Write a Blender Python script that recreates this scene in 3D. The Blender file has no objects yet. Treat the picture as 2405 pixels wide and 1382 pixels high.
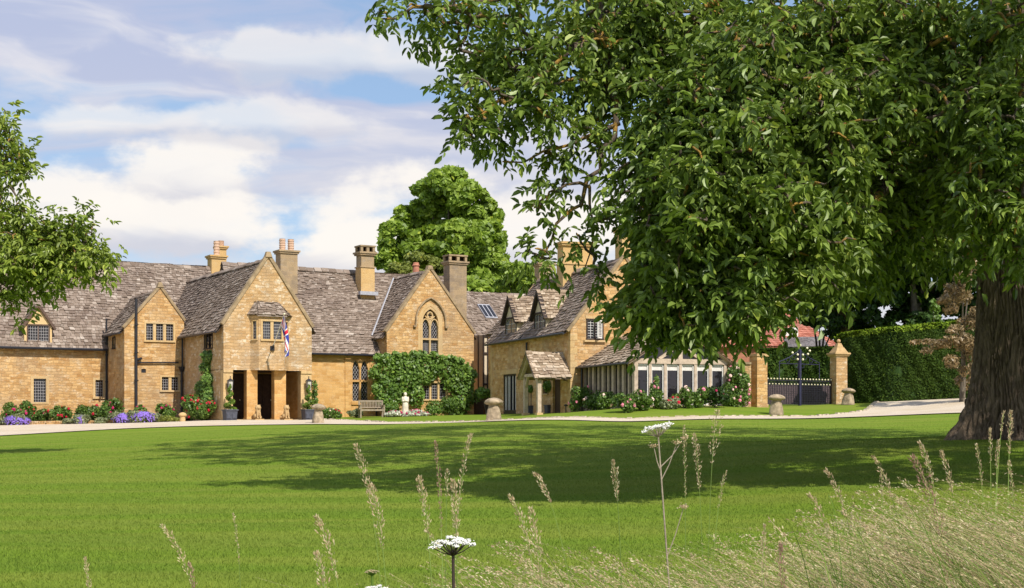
import bpy, math, random
import numpy as np
from mathutils import Vector
from mathutils.geometry import tessellate_polygon

# ------------------------------------------------------------------ camera, world, sun, exposure
sc = bpy.context.scene
COL = sc.collection
EYE = 1.45            # eye height above the foreground ground
FPX = 3340.0          # focal length in photo pixels (50 mm on 36 mm, 2405 px wide)
CX, HY = 1202.5, 985.0
cam_d = bpy.data.cameras.new('camera'); cam = bpy.data.objects.new('camera', cam_d); COL.objects.link(cam)
cam_d.lens = 50; cam_d.sensor_width = 36; cam_d.shift_y = (HY - 691) / 2405.0
cam_d.clip_start = 0.1; cam_d.clip_end = 3000
cam.location = (0, 0, EYE); cam.rotation_euler = (math.radians(90), 0, 0)
sc.camera = cam
SUN_AZ, SUN_EL = math.radians(33), math.radians(46)   # azimuth measured from -Y (behind the camera) towards +X
sun_dir = Vector((math.sin(SUN_AZ) * math.cos(SUN_EL), -math.cos(SUN_AZ) * math.cos(SUN_EL), math.sin(SUN_EL)))
sl = bpy.data.lights.new('sun', 'SUN'); sl.energy = 4.6; sl.angle = math.radians(0.53); sl.color = (1.0, 0.94, 0.84)
so = bpy.data.objects.new('sun', sl); COL.objects.link(so)
so.rotation_euler = (-sun_dir).to_track_quat('-Z', 'Y').to_euler()
vs = sc.view_settings
vs.view_transform = 'Standard'; vs.look = 'None'; vs.gamma = 1; vs.use_curve_mapping = False; vs.exposure = 0.14
sc.display_settings.display_device = 'sRGB'
sc.cycles.max_bounces = 6; sc.cycles.diffuse_bounces = 3; sc.cycles.glossy_bounces = 2
sc.cycles.transmission_bounces = 3; sc.cycles.transparent_max_bounces = 4
sc.cycles.use_denoising = True


class NT:
    """tiny node helper"""
    def __init__(s, tree): s.t = tree; s.t.nodes.clear()
    def n(s, typ, **kw):
        nd = s.t.nodes.new(typ)
        for k, v in kw.items():
            if hasattr(nd, k): setattr(nd, k, v)
        return nd
    def l(s, a, b): s.t.links.new(a, b)
    def _in(s, sock, v):
        if isinstance(v, bpy.types.NodeSocket): s.l(v, sock)
        elif v is not None: sock.default_value = v
    def math(s, op, a, b=None, c=None, clamp=False):
        nd = s.n('ShaderNodeMath', operation=op, use_clamp=clamp)
        s._in(nd.inputs[0], a); s._in(nd.inputs[1], b)
        if c is not None: s._in(nd.inputs[2], c)
        return nd.outputs[0]
    def vmath(s, op, a, b=None):
        nd = s.n('ShaderNodeVectorMath', operation=op)
        s._in(nd.inputs[0], a); s._in(nd.inputs[1], b)
        return nd.outputs['Value'] if op in ('LENGTH', 'DOT_PRODUCT', 'DISTANCE') else nd.outputs[0]
    def noise(s, vec, scale, detail=3, rough=0.55, dist=0.0):
        nd = s.n('ShaderNodeTexNoise')
        if vec is not None: s.l(vec, nd.inputs['Vector'])
        nd.inputs['Scale'].default_value = scale; nd.inputs['Detail'].default_value = detail
        nd.inputs['Roughness'].default_value = rough; nd.inputs['Distortion'].default_value = dist
        return nd.outputs['Fac']
    def ramp(s, fac, stops, interp='LINEAR'):
        nd = s.n('ShaderNodeValToRGB'); cr = nd.color_ramp; cr.interpolation = interp
        while len(cr.elements) < len(stops): cr.elements.new(0.5)
        for e, (p, c) in zip(cr.elements, stops):
            e.position = p; e.color = tuple(c) + (1,) if len(c) == 3 else c
        s.l(fac, nd.inputs[0]); return nd.outputs[0]
    def mix(s, fac, a, b, mode='MIX'):
        nd = s.n('ShaderNodeMix', data_type='RGBA', blend_type=mode)
        s._in(nd.inputs[0], fac)
        for i, v in ((6, a), (7, b)):
            if isinstance(v, tuple): nd.inputs[i].default_value = v + (1,) if len(v) == 3 else v
            else: s.l(v, nd.inputs[i])
        return nd.outputs[2]
    def smooth(s, v, a, b, lo=0.0, hi=1.0):
        nd = s.n('ShaderNodeMapRange', interpolation_type='SMOOTHSTEP')
        s.l(v, nd.inputs[0])
        for i, x in ((1, a), (2, b), (3, lo), (4, hi)): nd.inputs[i].default_value = x
        return nd.outputs[0]
    def comb(s, x, y, z):
        nd = s.n('ShaderNodeCombineXYZ'); s._in(nd.inputs[0], x); s._in(nd.inputs[1], y); s._in(nd.inputs[2], z); return nd.outputs[0]
    def sep(s, v):
        nd = s.n('ShaderNodeSeparateXYZ'); s.l(v, nd.inputs[0]); return nd.outputs


# ---- sky: Nishita sky with broken cloud laid over it by direction
world = bpy.data.worlds.new('World'); sc.world = world; world.use_nodes = True
w = NT(world.node_tree)
skyn = w.n('ShaderNodeTexSky', sky_type='NISHITA'); skyn.sun_disc = False
skyn.sun_elevation = SUN_EL; skyn.sun_rotation = math.radians(180) - SUN_AZ
skyn.altitude = 100; skyn.air_density = 1.0; skyn.dust_density = 0.6; skyn.ozone_density = 1.6
tc = w.n('ShaderNodeTexCoord'); dirv = tc.outputs['Generated']
dx, dy, dz = w.sep(dirv)
strk = w.vmath('MULTIPLY', dirv, (3.0, 3.0, 17.0))
warp = w.noise(w.vmath('MULTIPLY', dirv, (5, 5, 14)), 1.0, 3)
strk2 = w.vmath('ADD', strk, w.comb(w.math('MULTIPLY', warp, 1.6), 0.0, w.math('MULTIPLY', warp, 1.2)))
n1 = w.noise(strk2, 1.25, 6, 0.52)
n2 = w.noise(w.vmath('ADD', strk2, (7.3, 2.1, 4.4)), 1.9, 5, 0.5)
n3 = w.noise(w.vmath('MULTIPLY', dirv, (9, 9, 16)), 1.6, 6, 0.55)
low = w.smooth(dz, 0.05, 0.27)                       # 0 near the horizon, 1 high up
cover = w.math('SUBTRACT', n1, w.math('MULTIPLY', low, 0.10))
mask = w.smooth(cover, 0.31, 0.50)
blue = w.mix(0.38, w.vmath('MULTIPLY', skyn.outputs[0], (0.105, 0.112, 0.120)), (0.50, 0.70, 1.0))
grey = w.mix(low, (0.70, 0.72, 0.80), (0.50, 0.56, 0.76))
white = w.mix(low, (0.93, 0.86, 0.81), (0.74, 0.75, 0.84))
ccol = w.mix(w.smooth(n2, 0.40, 0.62), grey, white)
sky_c = w.mix(mask, blue, ccol)
def puff(base, px, py, rx, rz, soft=0.55, col=(1.02, 0.97, 0.91), under=(0.68, 0.68, 0.75)):
    """a heap of cumulus standing in one direction; sunlit top, greyer underside"""
    cxx, czz = (px - CX) / FPX, (HY - py) / FPX
    ly = w.math('MAXIMUM', dy, 0.05)
    ax = w.math('DIVIDE', dx, ly); az = w.math('DIVIDE', dz, ly)
    qx = w.math('DIVIDE', w.math('SUBTRACT', ax, cxx), rx); qz = w.math('DIVIDE', w.math('SUBTRACT', az, czz), rz)
    r = w.math('SQRT', w.math('ADD', w.math('MULTIPLY', qx, qx), w.math('MULTIPLY', qz, qz)))
    front = w.smooth(dy, 0.1, 0.3)
    r2 = w.math('ADD', r, w.math('MULTIPLY', w.math('SUBTRACT', n3, 0.5), 2.6))
    m = w.math('MULTIPLY', w.smooth(r2, 1.15, 1.15 - soft), front)
    c = w.mix(w.smooth(w.math('ADD', qz, w.math('MULTIPLY', w.math('SUBTRACT', n2, 0.5), 1.5)), -0.6, 0.1), under, col)
    return m, c
for args in ((430, 410, .055, .036), (130, 480, .06, .030), (330, 540, .11, .026), (1100, 560, .16, .045), (860, 590, .05, .028),
             (560, 290, .12, .016), (900, 140, .12, .020)):
    m_, c_ = puff(sky_c, *args)
    sky_c = w.mix(w.math('MULTIPLY', m_, 0.92 if args[1] > 300 else 0.6), sky_c, c_)
bg = w.n('ShaderNodeBackground'); w.l(sky_c, bg.inputs[0]); bg.inputs[1].default_value = 0.90
wo = w.n('ShaderNodeOutputWorld'); w.l(bg.outputs[0], wo.inputs[0])

# ------------------------------------------------------------------ helpers
R = np.random.RandomState(7); random.seed(7)

def W(px, py, D):
    """point seen at photo pixel (px, py) at depth D metres"""
    return np.array([(px - CX) / FPX * D, D, EYE + (HY - py) / FPX * D])

def nrm(a):
    a = np.asarray(a, float); return a / (np.linalg.norm(a, axis=-1, keepdims=True) + 1e-9)

def tag(o, label=None, cat=None, group=None, kind=None):
    if label: o['label'] = label
    if cat: o['category'] = cat
    if group: o['group'] = group
    if kind: o['kind'] = kind
    return o

def empty(name, loc=(0, 0, 0), rz=0.0, label=None, cat=None, group=None):
    o = bpy.data.objects.new(name, None); COL.objects.link(o)
    o.location = tuple(loc); o.rotation_euler = (0, 0, rz); o.empty_display_size = 0.2
    return tag(o, label, cat, group)

def copy_tree(o, loc=None, rz=None, scale=None, parent=None, label=None):
    c = o.copy(); COL.objects.link(c)
    if parent is not None: c.parent = parent
    if loc is not None: c.location = tuple(loc)
    if rz is not None: c.rotation_euler = (0, 0, rz)
    if scale is not None: c.scale = scale if hasattr(scale, '__len__') else (scale,) * 3
    if label: c['label'] = label
    for ch in [x for x in o.children]: copy_tree(ch, parent=c)
    return c

def np_mesh(name, verts, faces, mats, parent=None, smooth=False, midx=None):
    """verts (n,3); faces (m,k) with constant k"""
    me = bpy.data.meshes.new(name); verts = np.asarray(verts, np.float32); faces = np.asarray(faces, np.int32)
    m, k = faces.shape
    me.vertices.add(len(verts)); me.vertices.foreach_set('co', verts.ravel())
    me.loops.add(m * k); me.loops.foreach_set('vertex_index', faces.ravel())
    me.polygons.add(m); me.polygons.foreach_set('loop_start', np.arange(0, m * k, k, dtype=np.int32))
    me.polygons.foreach_set('loop_total', np.full(m, k, np.int32))
    if midx is not None: me.polygons.foreach_set('material_index', np.asarray(midx, np.int32))
    me.polygons.foreach_set('use_smooth', np.full(m, bool(smooth)))
    me.update(calc_edges=True)
    for mm in (mats if isinstance(mats, (list, tuple)) else [mats]): me.materials.append(mm)
    o = bpy.data.objects.new(name, me); COL.objects.link(o)
    if parent is not None: o.parent = parent
    return o

class MB:
    def __init__(s): s.v = []; s.f = []; s.m = []
    def face(s, pts, m=0):
        b = len(s.v); s.v += [tuple(map(float, p)) for p in pts]; s.f.append(tuple(range(b, b + len(pts)))); s.m.append(m); return s
    def add(s, vs, fs, m=0):
        b = len(s.v); s.v += [tuple(map(float, p)) for p in vs]
        for f in fs: s.f.append(tuple(b + i for i in f)); s.m.append(m)
        return s
    def box(s, a, b, m=0):
        (x0, y0, z0), (x1, y1, z1) = a, b
        x0, x1 = min(x0, x1), max(x0, x1); y0, y1 = min(y0, y1), max(y0, y1); z0, z1 = min(z0, z1), max(z0, z1)
        return s.add([(x0,y0,z0),(x1,y0,z0),(x1,y1,z0),(x0,y1,z0),(x0,y0,z1),(x1,y0,z1),(x1,y1,z1),(x0,y1,z1)],
              [(0,3,2,1),(4,5,6,7),(0,1,5,4),(1,2,6,5),(2,3,7,6),(3,0,4,7)], m)
    def taper(s, c, z0, z1, w0, d0, w1, d1, m=0):
        x, y = c
        q = lambda w_, d_, z: [(x-w_/2,y-d_/2,z),(x+w_/2,y-d_/2,z),(x+w_/2,y+d_/2,z),(x-w_/2,y+d_/2,z)]
        return s.add(q(w0,d0,z0)+q(w1,d1,z1), [(0,3,2,1),(4,5,6,7),(0,1,5,4),(1,2,6,5),(2,3,7,6),(3,0,4,7)], m)
    def tube(s, pts, rad, n=8, m=0, caps=True):
        pts = [np.array(p, float) for p in pts]
        if not hasattr(rad, '__len__'): rad = [rad] * len(pts)
        up = np.array([0.13, 0.27, 0.95]); rings = []
        for i, p in enumerate(pts):
            d = pts[min(i+1, len(pts)-1)] - pts[max(i-1, 0)]; d = d / (np.linalg.norm(d) + 1e-9)
            a = np.cross(d, up)
            if np.linalg.norm(a) < 0.05: a = np.cross(d, [1, 0, 0])
            a /= np.linalg.norm(a); b = np.cross(d, a)
            rings.append([p + rad[i] * (a * math.cos(2*math.pi*k/n) + b * math.sin(2*math.pi*k/n)) for k in range(n)])
        vs_ = [v for r_ in rings for v in r_]; fs = []
        for i in range(len(rings)-1):
            for k in range(n):
                k2 = (k+1) % n; fs.append((i*n+k, i*n+k2, (i+1)*n+k2, (i+1)*n+k))
        if caps: fs.append(tuple(range(n))); fs.append(tuple((len(rings)-1)*n+k for k in reversed(range(n))))
        return s.add(vs_, fs, m)
    def lathe(s, c, prof, n=20, m=0, jit=0.0, sq=0.0):
        x, y, z = c; vs_ = []; fs = []
        for (r_, h) in prof:
            for k in range(n):
                a = 2*math.pi*k/n; rr = r_
                if sq: rr = r_ * (1 + sq * (1/ max(abs(math.cos(a)), abs(math.sin(a))) - 1))
                rr *= 1 + jit * random.uniform(-1, 1)
                vs_.append((x + rr*math.cos(a), y + rr*math.sin(a), z + h + jit*0.3*r_*random.uniform(-1, 1)))
        for i in range(len(prof)-1):
            for k in range(n):
                k2 = (k+1) % n; fs.append((i*n+k, i*n+k2, (i+1)*n+k2, (i+1)*n+k))
        fs.append(tuple(reversed(range(n)))); fs.append(tuple((len(prof)-1)*n+k for k in range(n)))
        return s.add(vs_, fs, m)
    def ball(s, c, r, n=8, m=0, sc_=(1, 1, 1)):
        prof = [(0.001, -1)] + [(math.sin(math.pi*i/n), -math.cos(math.pi*i/n)) for i in range(1, n)] + [(0.001, 1)]
        vs_ = []; fs = []; k_ = n * 2
        for (pr, h) in prof:
            for k in range(k_):
                a = 2*math.pi*k/k_; vs_.append((c[0]+r*sc_[0]*pr*math.cos(a), c[1]+r*sc_[1]*pr*math.sin(a), c[2]+r*sc_[2]*h))
        for i in range(n):
            for k in range(k_):
                k2 = (k+1) % k_; fs.append((i*k_+k, i*k_+k2, (i+1)*k_+k2, (i+1)*k_+k))
        return s.add(vs_, fs, m)
    def build(s, name, mats, parent=None, smooth=False):
        me = bpy.data.meshes.new(name); me.from_pydata(s.v, [], s.f)
        for mm in (mats if isinstance(mats, (list, tuple)) else [mats]): me.materials.append(mm)
        me.polygons.foreach_set('material_index', s.m)
        if smooth: me.polygons.foreach_set('use_smooth', [True]*len(s.f))
        me.update()
        o = bpy.data.objects.new(name, me); COL.objects.link(o)
        if parent is not None: o.parent = parent
        return o

# ---- plane helper: a wall plane with origin O, horizontal axis S, outward normal N
class Plane:
    def __init__(s, O, S, N): s.O = np.array(O, float); s.S = np.array(S, float); s.N = np.array(N, float)
    def p(s, a, z, out=0.0): return s.O + s.S*a + np.array([0, 0, z]) + s.N*out
def pbox(mb, P, a0, a1, z0, z1, o0, o1, m=0):
    """box given in plane coordinates, o = distance out of the wall"""
    c = [P.p(a, z, o) for o in (o0, o1) for (a, z) in ((a0,z0),(a1,z0),(a1,z1),(a0,z1))]
    mb.add(c, [(0,1,2,3),(7,6,5,4),(0,4,5,1),(1,5,6,2),(2,6,7,3),(3,7,4,0)], m)
def bar(mb, P, pts, wd, o0, o1, m=0, closed=False):
    """rectangular bar swept along 2-D path pts (a, z) in a wall plane"""
    pts = [np.array(q, float) for q in pts]; n = len(pts); L = []
    for i in range(n):
        if closed: d = pts[(i+1) % n] - pts[i-1]
        else: d = pts[min(i+1, n-1)] - pts[max(i-1, 0)]
        d /= (np.linalg.norm(d)+1e-9); q = np.array([-d[1], d[0]]) * wd/2
        L.append((pts[i]-q, pts[i]+q))
    vs_ = []
    for a, b in L: vs_ += [P.p(a[0],a[1],o0), P.p(b[0],b[1],o0), P.p(b[0],b[1],o1), P.p(a[0],a[1],o1)]
    fs = []
    rng = range(n) if closed else range(n-1)
    for i in rng:
        j = (i+1) % n
        for k in range(4):
            k2 = (k+1) % 4; fs.append((i*4+k, i*4+k2, j*4+k2, j*4+k))
    if not closed: fs += [(3,2,1,0), tuple((n-1)*4+k for k in range(4))]
    mb.add(vs_, fs, m)
def holed(mb, P, outline, holes, depth=0.22, m=0):
    loops = [[Vector((a, z, 0)) for a, z in outline]] + [[Vector((a, z, 0)) for a, z in h] for h in holes]
    flat = [q for l_ in loops for q in l_]
    tris = tessellate_polygon(loops)
    b = len(mb.v); mb.v += [tuple(P.p(q.x, q.y)) for q in flat]
    for t in tris: mb.f.append(tuple(b+i for i in t)); mb.m.append(m)
    for h in holes:
        for i in range(len(h)):
            (a0, z0), (a1, z1) = h[i], h[(i+1) % len(h)]
            mb.face([P.p(a0,z0), P.p(a1,z1), P.p(a1,z1,-depth), P.p(a0,z0,-depth)], m)
def rect(a0, a1, z0, z1): return [(a0,z0),(a1,z0),(a1,z1),(a0,z1)]
def arch(a0, a1, z0, zs, zt, n=8):
    """two-centred pointed arch outline: jambs to zs, apex at zt"""
    c = (a0+a1)/2; hw_ = c-a0; h = zt-zs; Rr = (hw_*hw_+h*h)/(2*hw_); am = math.asin(min(1, h/Rr)); out = [(a0,z0),(a1,z0)]
    for i in range(n+1): t = am*i/n; out.append((a1-Rr+Rr*math.cos(t), zs+Rr*math.sin(t)))
    for i in range(n-1, -1, -1): t = am*i/n; out.append((a0+Rr-Rr*math.cos(t), zs+Rr*math.sin(t)))
    return out

# ------------------------------------------------------------------ materials
def mat(name):
    m = bpy.data.materials.new(name); m.use_nodes = True
    t = NT(m.node_tree); out = t.n('ShaderNodeOutputMaterial'); b = t.n('ShaderNodeBsdfPrincipled'); t.l(b.outputs[0], out.inputs[0])
    return m, t, b, out
def simple(name, col, rough=0.7, spec=0.3, metal=0.0, var=0.12, nscale=8.0, bump=0.0, bscale=30.0):
    m, t, b, out = mat(name); tcn = t.n('ShaderNodeTexCoord')
    f = t.noise(tcn.outputs['Object'], nscale, 4)
    c = t.ramp(f, [(0.3, tuple(x*(1-var) for x in col)), (0.7, tuple(min(1, x*(1+var)) for x in col))])
    t.l(c, b.inputs['Base Color']); b.inputs['Roughness'].default_value = rough; b.inputs['Metallic'].default_value = metal
    b.inputs['Specular IOR Level'].default_value = spec
    if bump:
        bp = t.n('ShaderNodeBump'); bp.inputs['Strength'].default_value = bump; bp.inputs['Distance'].default_value = 0.03
        t.l(t.noise(tcn.outputs['Object'], bscale, 5), bp.inputs['Height']); t.l(bp.outputs[0], b.inputs['Normal'])
    return m
def stone(name, c1, c2, pale, row=0.15, bw=0.42, mortar=(0.60, 0.46, 0.26), pale_amt=0.5, bump=0.6, grey=(0.36, 0.30, 0.23), grey_amt=0.35):
    """coursed rubble walling"""
    m, t, b, out = mat(name); tcn = t.n('ShaderNodeTexCoord'); o = tcn.outputs['Object']; x, y, z = t.sep(o)
    wob = t.noise(o, 1.3, 3); wob2 = t.noise(o, 5.0, 2)
    hx = t.math('ADD', t.math('ADD', x, y), t.math('MULTIPLY', wob2, 0.16)); hz = t.math('ADD', z, t.math('ADD', t.math('MULTIPLY', wob, 0.22), t.math('MULTIPLY', wob2, 0.03)))
    bv = t.comb(hx, hz, 0.0)
    br = t.n('ShaderNodeTexBrick'); t.l(bv, br.inputs['Vector'])
    br.inputs['Color1'].default_value = (0, 0, 0, 1); br.inputs['Color2'].default_value = (1, 1, 1, 1); br.inputs['Mortar'].default_value = (0.5,)*3 + (1,)
    br.inputs['Scale'].default_value = 1.0; br.inputs['Mortar Size'].default_value = 0.010; br.inputs['Mortar Smooth'].default_value = 0.4
    br.inputs['Brick Width'].default_value = bw; br.inputs['Row Height'].default_value = row; br.offset = 0.5; br.squash = 0.7; br.squash_frequency = 3
    br2 = t.n('ShaderNodeTexBrick'); t.l(t.vmath('ADD', bv, (0.1, 0.0, 0)), br2.inputs['Vector'])
    base = t.mix(br.outputs['Color'], c1, c2)
    base = t.mix(t.math('MULTIPLY', t.smooth(t.noise(t.comb(t.math('MULTIPLY', hx, 0.7), hz, 3.0), 4.5, 3, 0.7), 0.50, 0.68), pale_amt), base, pale)
    base = t.mix(t.math('MULTIPLY', t.smooth(t.noise(o, 0.55, 5, 0.62), 0.44, 0.66), grey_amt), base, grey)
    base = t.mix(t.math('MULTIPLY', t.smooth(t.noise(t.comb(t.math('MULTIPLY', hx, 2.5), t.math('MULTIPLY', z, .5), 9.0), 1.0, 4, .6), .55, .72), 0.30), base, (0.30, 0.20, 0.11))
    base = t.mix(t.math('MULTIPLY', br.outputs['Fac'], 0.35), base, mortar)
    fine = t.noise(o, 26, 3)
    base = t.mix(1.0, base, t.ramp(fine, [(0.3, (0.82, 0.80, 0.78)), (0.7, (1.15, 1.13, 1.1))]), 'MULTIPLY')
    t.l(base, b.inputs['Base Color']); b.inputs['Roughness'].default_value = 0.92; b.inputs['Specular IOR Level'].default_value = 0.15
    bp = t.n('ShaderNodeBump'); bp.inputs['Strength'].default_value = bump; bp.inputs['Distance'].default_value = 0.03
    h = t.math('ADD', t.math('MULTIPLY', br.outputs['Fac'], -0.8), t.math('MULTIPLY', t.noise(o, 14, 4), 1.0))
    t.l(h, bp.inputs['Height']); t.l(bp.outputs[0], b.inputs['Normal'])
    return m
M = {}
M['wall'] = stone('honey_rubble', (0.45, 0.245, 0.09), (0.68, 0.44, 0.20), (0.76, 0.62, 0.43), pale_amt=0.60, grey_amt=0.32, row=0.155, bw=0.40, bump=0.9)
M['wall_pale'] = stone('weathered_rubble', (0.46, 0.28, 0.125), (0.62, 0.42, 0.22), (0.78, 0.68, 0.53), pale_amt=0.85, row=0.16, grey_amt=0.42, bump=0.9)
M['wall_gold'] = stone('golden_ashlar', (0.54, 0.29, 0.095), (0.70, 0.43, 0.175), (0.72, 0.52, 0.30), row=0.17, bw=0.5, pale_amt=0.4, bump=0.5, grey_amt=0.08)
M['ashlar'] = stone('dressed_stone', (0.58, 0.40, 0.19), (0.64, 0.46, 0.24), (0.62, 0.50, 0.33), row=0.42, bw=0.7, pale_amt=0.25, bump=0.25, grey_amt=0.30)
M['coping'] = simple('weathered_coping', (0.34, 0.25, 0.15), 0.95, 0.1, var=0.35, nscale=3, bump=0.5, bscale=15)
M['chim'] = stone('chimney_stone', (0.34, 0.255, 0.16), (0.44, 0.32, 0.19), (0.38, 0.33, 0.28), row=0.26, bw=0.55, pale_amt=0.4, bump=0.3, grey=(0.20, 0.16, 0.13), grey_amt=0.7)
M['chim_gold'] = stone('golden_chimney_stone', (0.58, 0.37, 0.15), (0.62, 0.42, 0.19), (0.56, 0.44, 0.28), row=0.3, bw=0.6, pale_amt=0.3, bump=0.3, grey_amt=0.25)
M['clay'] = simple('terracotta', (0.62, 0.42, 0.30), 0.8, 0.2, var=0.15)
def tile_mat(name, stops, lich=(0.40, 0.36, 0.32), lamt=0.55):
    m, t, b, out = mat(name); tcn = t.n('ShaderNodeTexCoord'); o = tcn.outputs['Object']
    g = t.n('ShaderNodeNewGeometry')
    c = t.ramp(g.outputs['Random Per Island'], stops)
    c = t.mix(t.math('MULTIPLY', t.smooth(t.noise(o, 7.0, 4, 0.7), 0.56, 0.66), lamt), c, lich)
    c = t.mix(t.math('MULTIPLY', t.smooth(t.noise(o, 0.6, 4), 0.50, 0.66), 0.35), c, (0.13, 0.09, 0.075))
    c = t.mix(1.0, c, t.ramp(t.noise(o, 30, 3), [(0.3, (0.85,)*3), (0.7, (1.15,)*3)]), 'MULTIPLY')
    t.l(c, b.inputs['Base Color']); b.inputs['Roughness'].default_value = 0.95; b.inputs['Specular IOR Level'].default_value = 0.1
    bp = t.n('ShaderNodeBump'); bp.inputs['Strength'].default_value = 0.5; bp.inputs['Distance'].default_value = 0.02
    t.l(t.noise(o, 22, 4), bp.inputs['Height']); t.l(bp.outputs[0], b.inputs['Normal'])
    return m
M['tile'] = tile_mat('stone_tiles', [(0.0, (0.175, 0.13, 0.10)), (0.4, (0.235, 0.18, 0.142)), (0.8, (0.30, 0.235, 0.19)), (0.97, (0.39, 0.32, 0.265)), (1.0, (0.47, 0.40, 0.34))])
M['tile_warm'] = tile_mat('warm_stone_tiles', [(0.0, (0.25, 0.18, 0.12)), (0.5, (0.36, 0.27, 0.19)), (1.0, (0.55, 0.45, 0.34))], lich=(0.6, 0.52, 0.4))
M['red_tile'] = tile_mat('red_clay_tiles', [(0.0, (0.36, 0.12, 0.08)), (0.5, (0.46, 0.17, 0.12)), (1.0, (0.56, 0.25, 0.18))], lich=(0.6, 0.3, 0.22), lamt=0.3)
M['slate'] = tile_mat('slate_tiles', [(0.0, (0.17, 0.155, 0.16)), (1.0, (0.26, 0.235, 0.235))], lich=(0.3, 0.28, 0.26), lamt=0.3)
M['oak'] = simple('silvered_oak', (0.52, 0.41, 0.31), 0.85, 0.2, var=0.22, nscale=6, bump=0.3)
M['oak_warm'] = simple('warm_oak', (0.45, 0.27, 0.12), 0.85, 0.2, var=0.22, nscale=6, bump=0.3)
M['dark_wood'] = simple('dark_timber', (0.045, 0.03, 0.025), 0.7, 0.3, var=0.3)
M['brown_wood'] = simple('brown_timber', (0.12, 0.075, 0.055), 0.7, 0.3, var=0.3)
M['plaster'] = simple('ochre_plaster', (0.66, 0.47, 0.24), 0.9, 0.1, var=0.06)
M['cream'] = simple('cream_plaster', (0.62, 0.52, 0.38), 0.9, 0.1, var=0.08)
M['iron'] = simple('black_iron', (0.018, 0.018, 0.025), 0.45, 0.5, var=0.2)
M['blue_iron'] = simple('blue_black_iron', (0.025, 0.025, 0.06), 0.5, 0.5, var=0.2)
M['gold'] = simple('pale_finial_paint', (0.85, 0.78, 0.52), 0.4, 0.5, var=0.05)
M['leadm'] = simple('window_lead', (0.42, 0.40, 0.40), 0.6, 0.4, var=0.1)
M['lead_flash'] = simple('lead_flashing', (0.40, 0.40, 0.44), 0.6, 0.4, var=0.15)
M['lead_pot'] = simple('lead_planter', (0.07, 0.075, 0.10), 0.6, 0.4, var=0.25, bump=0.3)
M['white'] = simple('white_paint', (0.80, 0.78, 0.74), 0.5, 0.4, var=0.04)
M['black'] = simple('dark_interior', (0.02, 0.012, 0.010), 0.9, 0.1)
M['door_wood'] = simple('dark_oak_door', (0.06, 0.032, 0.02), 0.6, 0.3, var=0.3)
M['curtain'] = simple('pale_curtain', (0.70, 0.66, 0.62), 0.9, 0.1, var=0.1)
M['statue'] = simple('pale_statue_stone', (0.74, 0.66, 0.53), 0.85, 0.2, var=0.12, nscale=5, bump=0.3)
M['lichen_stone'] = simple('lichened_stone', (0.36, 0.28, 0.19), 0.95, 0.1, var=0.45, nscale=5, bump=0.9, bscale=14)
M['lion_stone'] = simple('yellow_carved_stone', (0.50, 0.34, 0.17), 0.95, 0.1, var=0.2, bump=0.5)
M['bench'] = simple('weathered_teak', (0.34, 0.28, 0.21), 0.9, 0.1, var=0.25, bump=0.3)
M['brick'] = simple('red_brick', (0.46, 0.20, 0.13), 0.9, 0.1, var=0.2)
M['render_grey'] = simple('pale_render', (0.55, 0.5, 0.45), 0.9, 0.1)
M['soil'] = simple('bed_soil', (0.10, 0.065, 0.045), 1.0, 0.05, var=0.4, bump=0.8, bscale=10)
def glass():
    m, t, b, out = mat('window_glass'); tcn = t.n('ShaderNodeTexCoord')
    b.inputs['Base Color'].default_value = (0.016, 0.014, 0.018, 1); b.inputs['Roughness'].default_value = 0.06
    b.inputs['Specular IOR Level'].default_value = 0.7
    bp = t.n('ShaderNodeBump'); bp.inputs['Strength'].default_value = 0.25; bp.inputs['Distance'].default_value = 0.02
    t.l(t.noise(tcn.outputs['Object'], 5, 2), bp.inputs['Height']); t.l(bp.outputs[0], b.inputs['Normal'])
    return m
M['glass'] = glass()
def leaf(name, dark, light, rough=0.45, trans=0.35, tcol=None, spec=0.45, patch=0.35):
    m, t, b, out = mat(name); g = t.n('ShaderNodeNewGeometry'); tcn = t.n('ShaderNodeTexCoord')
    c = t.ramp(g.outputs['Random Per Island'], [(0.0, dark), (0.7, light), (0.93, tuple(min(1, x*1.25) for x in light)), (1.0, tuple(min(1, a*k) for a, k in zip(light, (1.9, 1.5, 1.2))))])
    pt = t.smooth(t.noise(tcn.outputs['Object'], 0.8, 3), 0.4, 0.62)
    c = t.mix(t.math('MULTIPLY', pt, patch), c, tuple(a*k for a, k in zip(light, (1.25, 1.12, 0.9))))
    t.l(c, b.inputs['Base Color']); b.inputs['Roughness'].default_value = rough; b.inputs['Specular IOR Level'].default_value = spec
    tr = t.n('ShaderNodeBsdfTranslucent'); tc2 = tcol or tuple(min(1, a*k) for a, k in zip(light, (1.6, 1.7, 0.6)))
    t.l(t.mix(0.5, c, tc2), tr.inputs[0])
    ms = t.n('ShaderNodeMixShader'); ms.inputs[0].default_value = trans
    t.l(b.outputs[0], ms.inputs[1]); t.l(tr.outputs[0], ms.inputs[2]); t.l(ms.outputs[0], out.inputs[0])
    return m
M['walnut_leaf'] = leaf('walnut_leaves', (0.030, 0.062, 0.010), (0.185, 0.265, 0.050), rough=0.42, trans=0.20, spec=.38)
M['chestnut_leaf'] = leaf('chestnut_leaves', (0.09, 0.155, 0.018), (0.26, 0.37, 0.05), rough=0.5, trans=0.3)
M['shrub_leaf'] = leaf('shrub_leaves', (0.05, 0.10, 0.018), (0.13, 0.22, 0.04), trans=0.25)
M['vine_leaf'] = leaf('vine_leaves', (0.06, 0.12, 0.018), (0.15, 0.26, 0.045), trans=0.25)
M['dark_leaf'] = leaf('yew_leaves', (0.012, 0.03, 0.008), (0.035, 0.075, 0.014), trans=0.1, spec=0.2)
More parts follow.
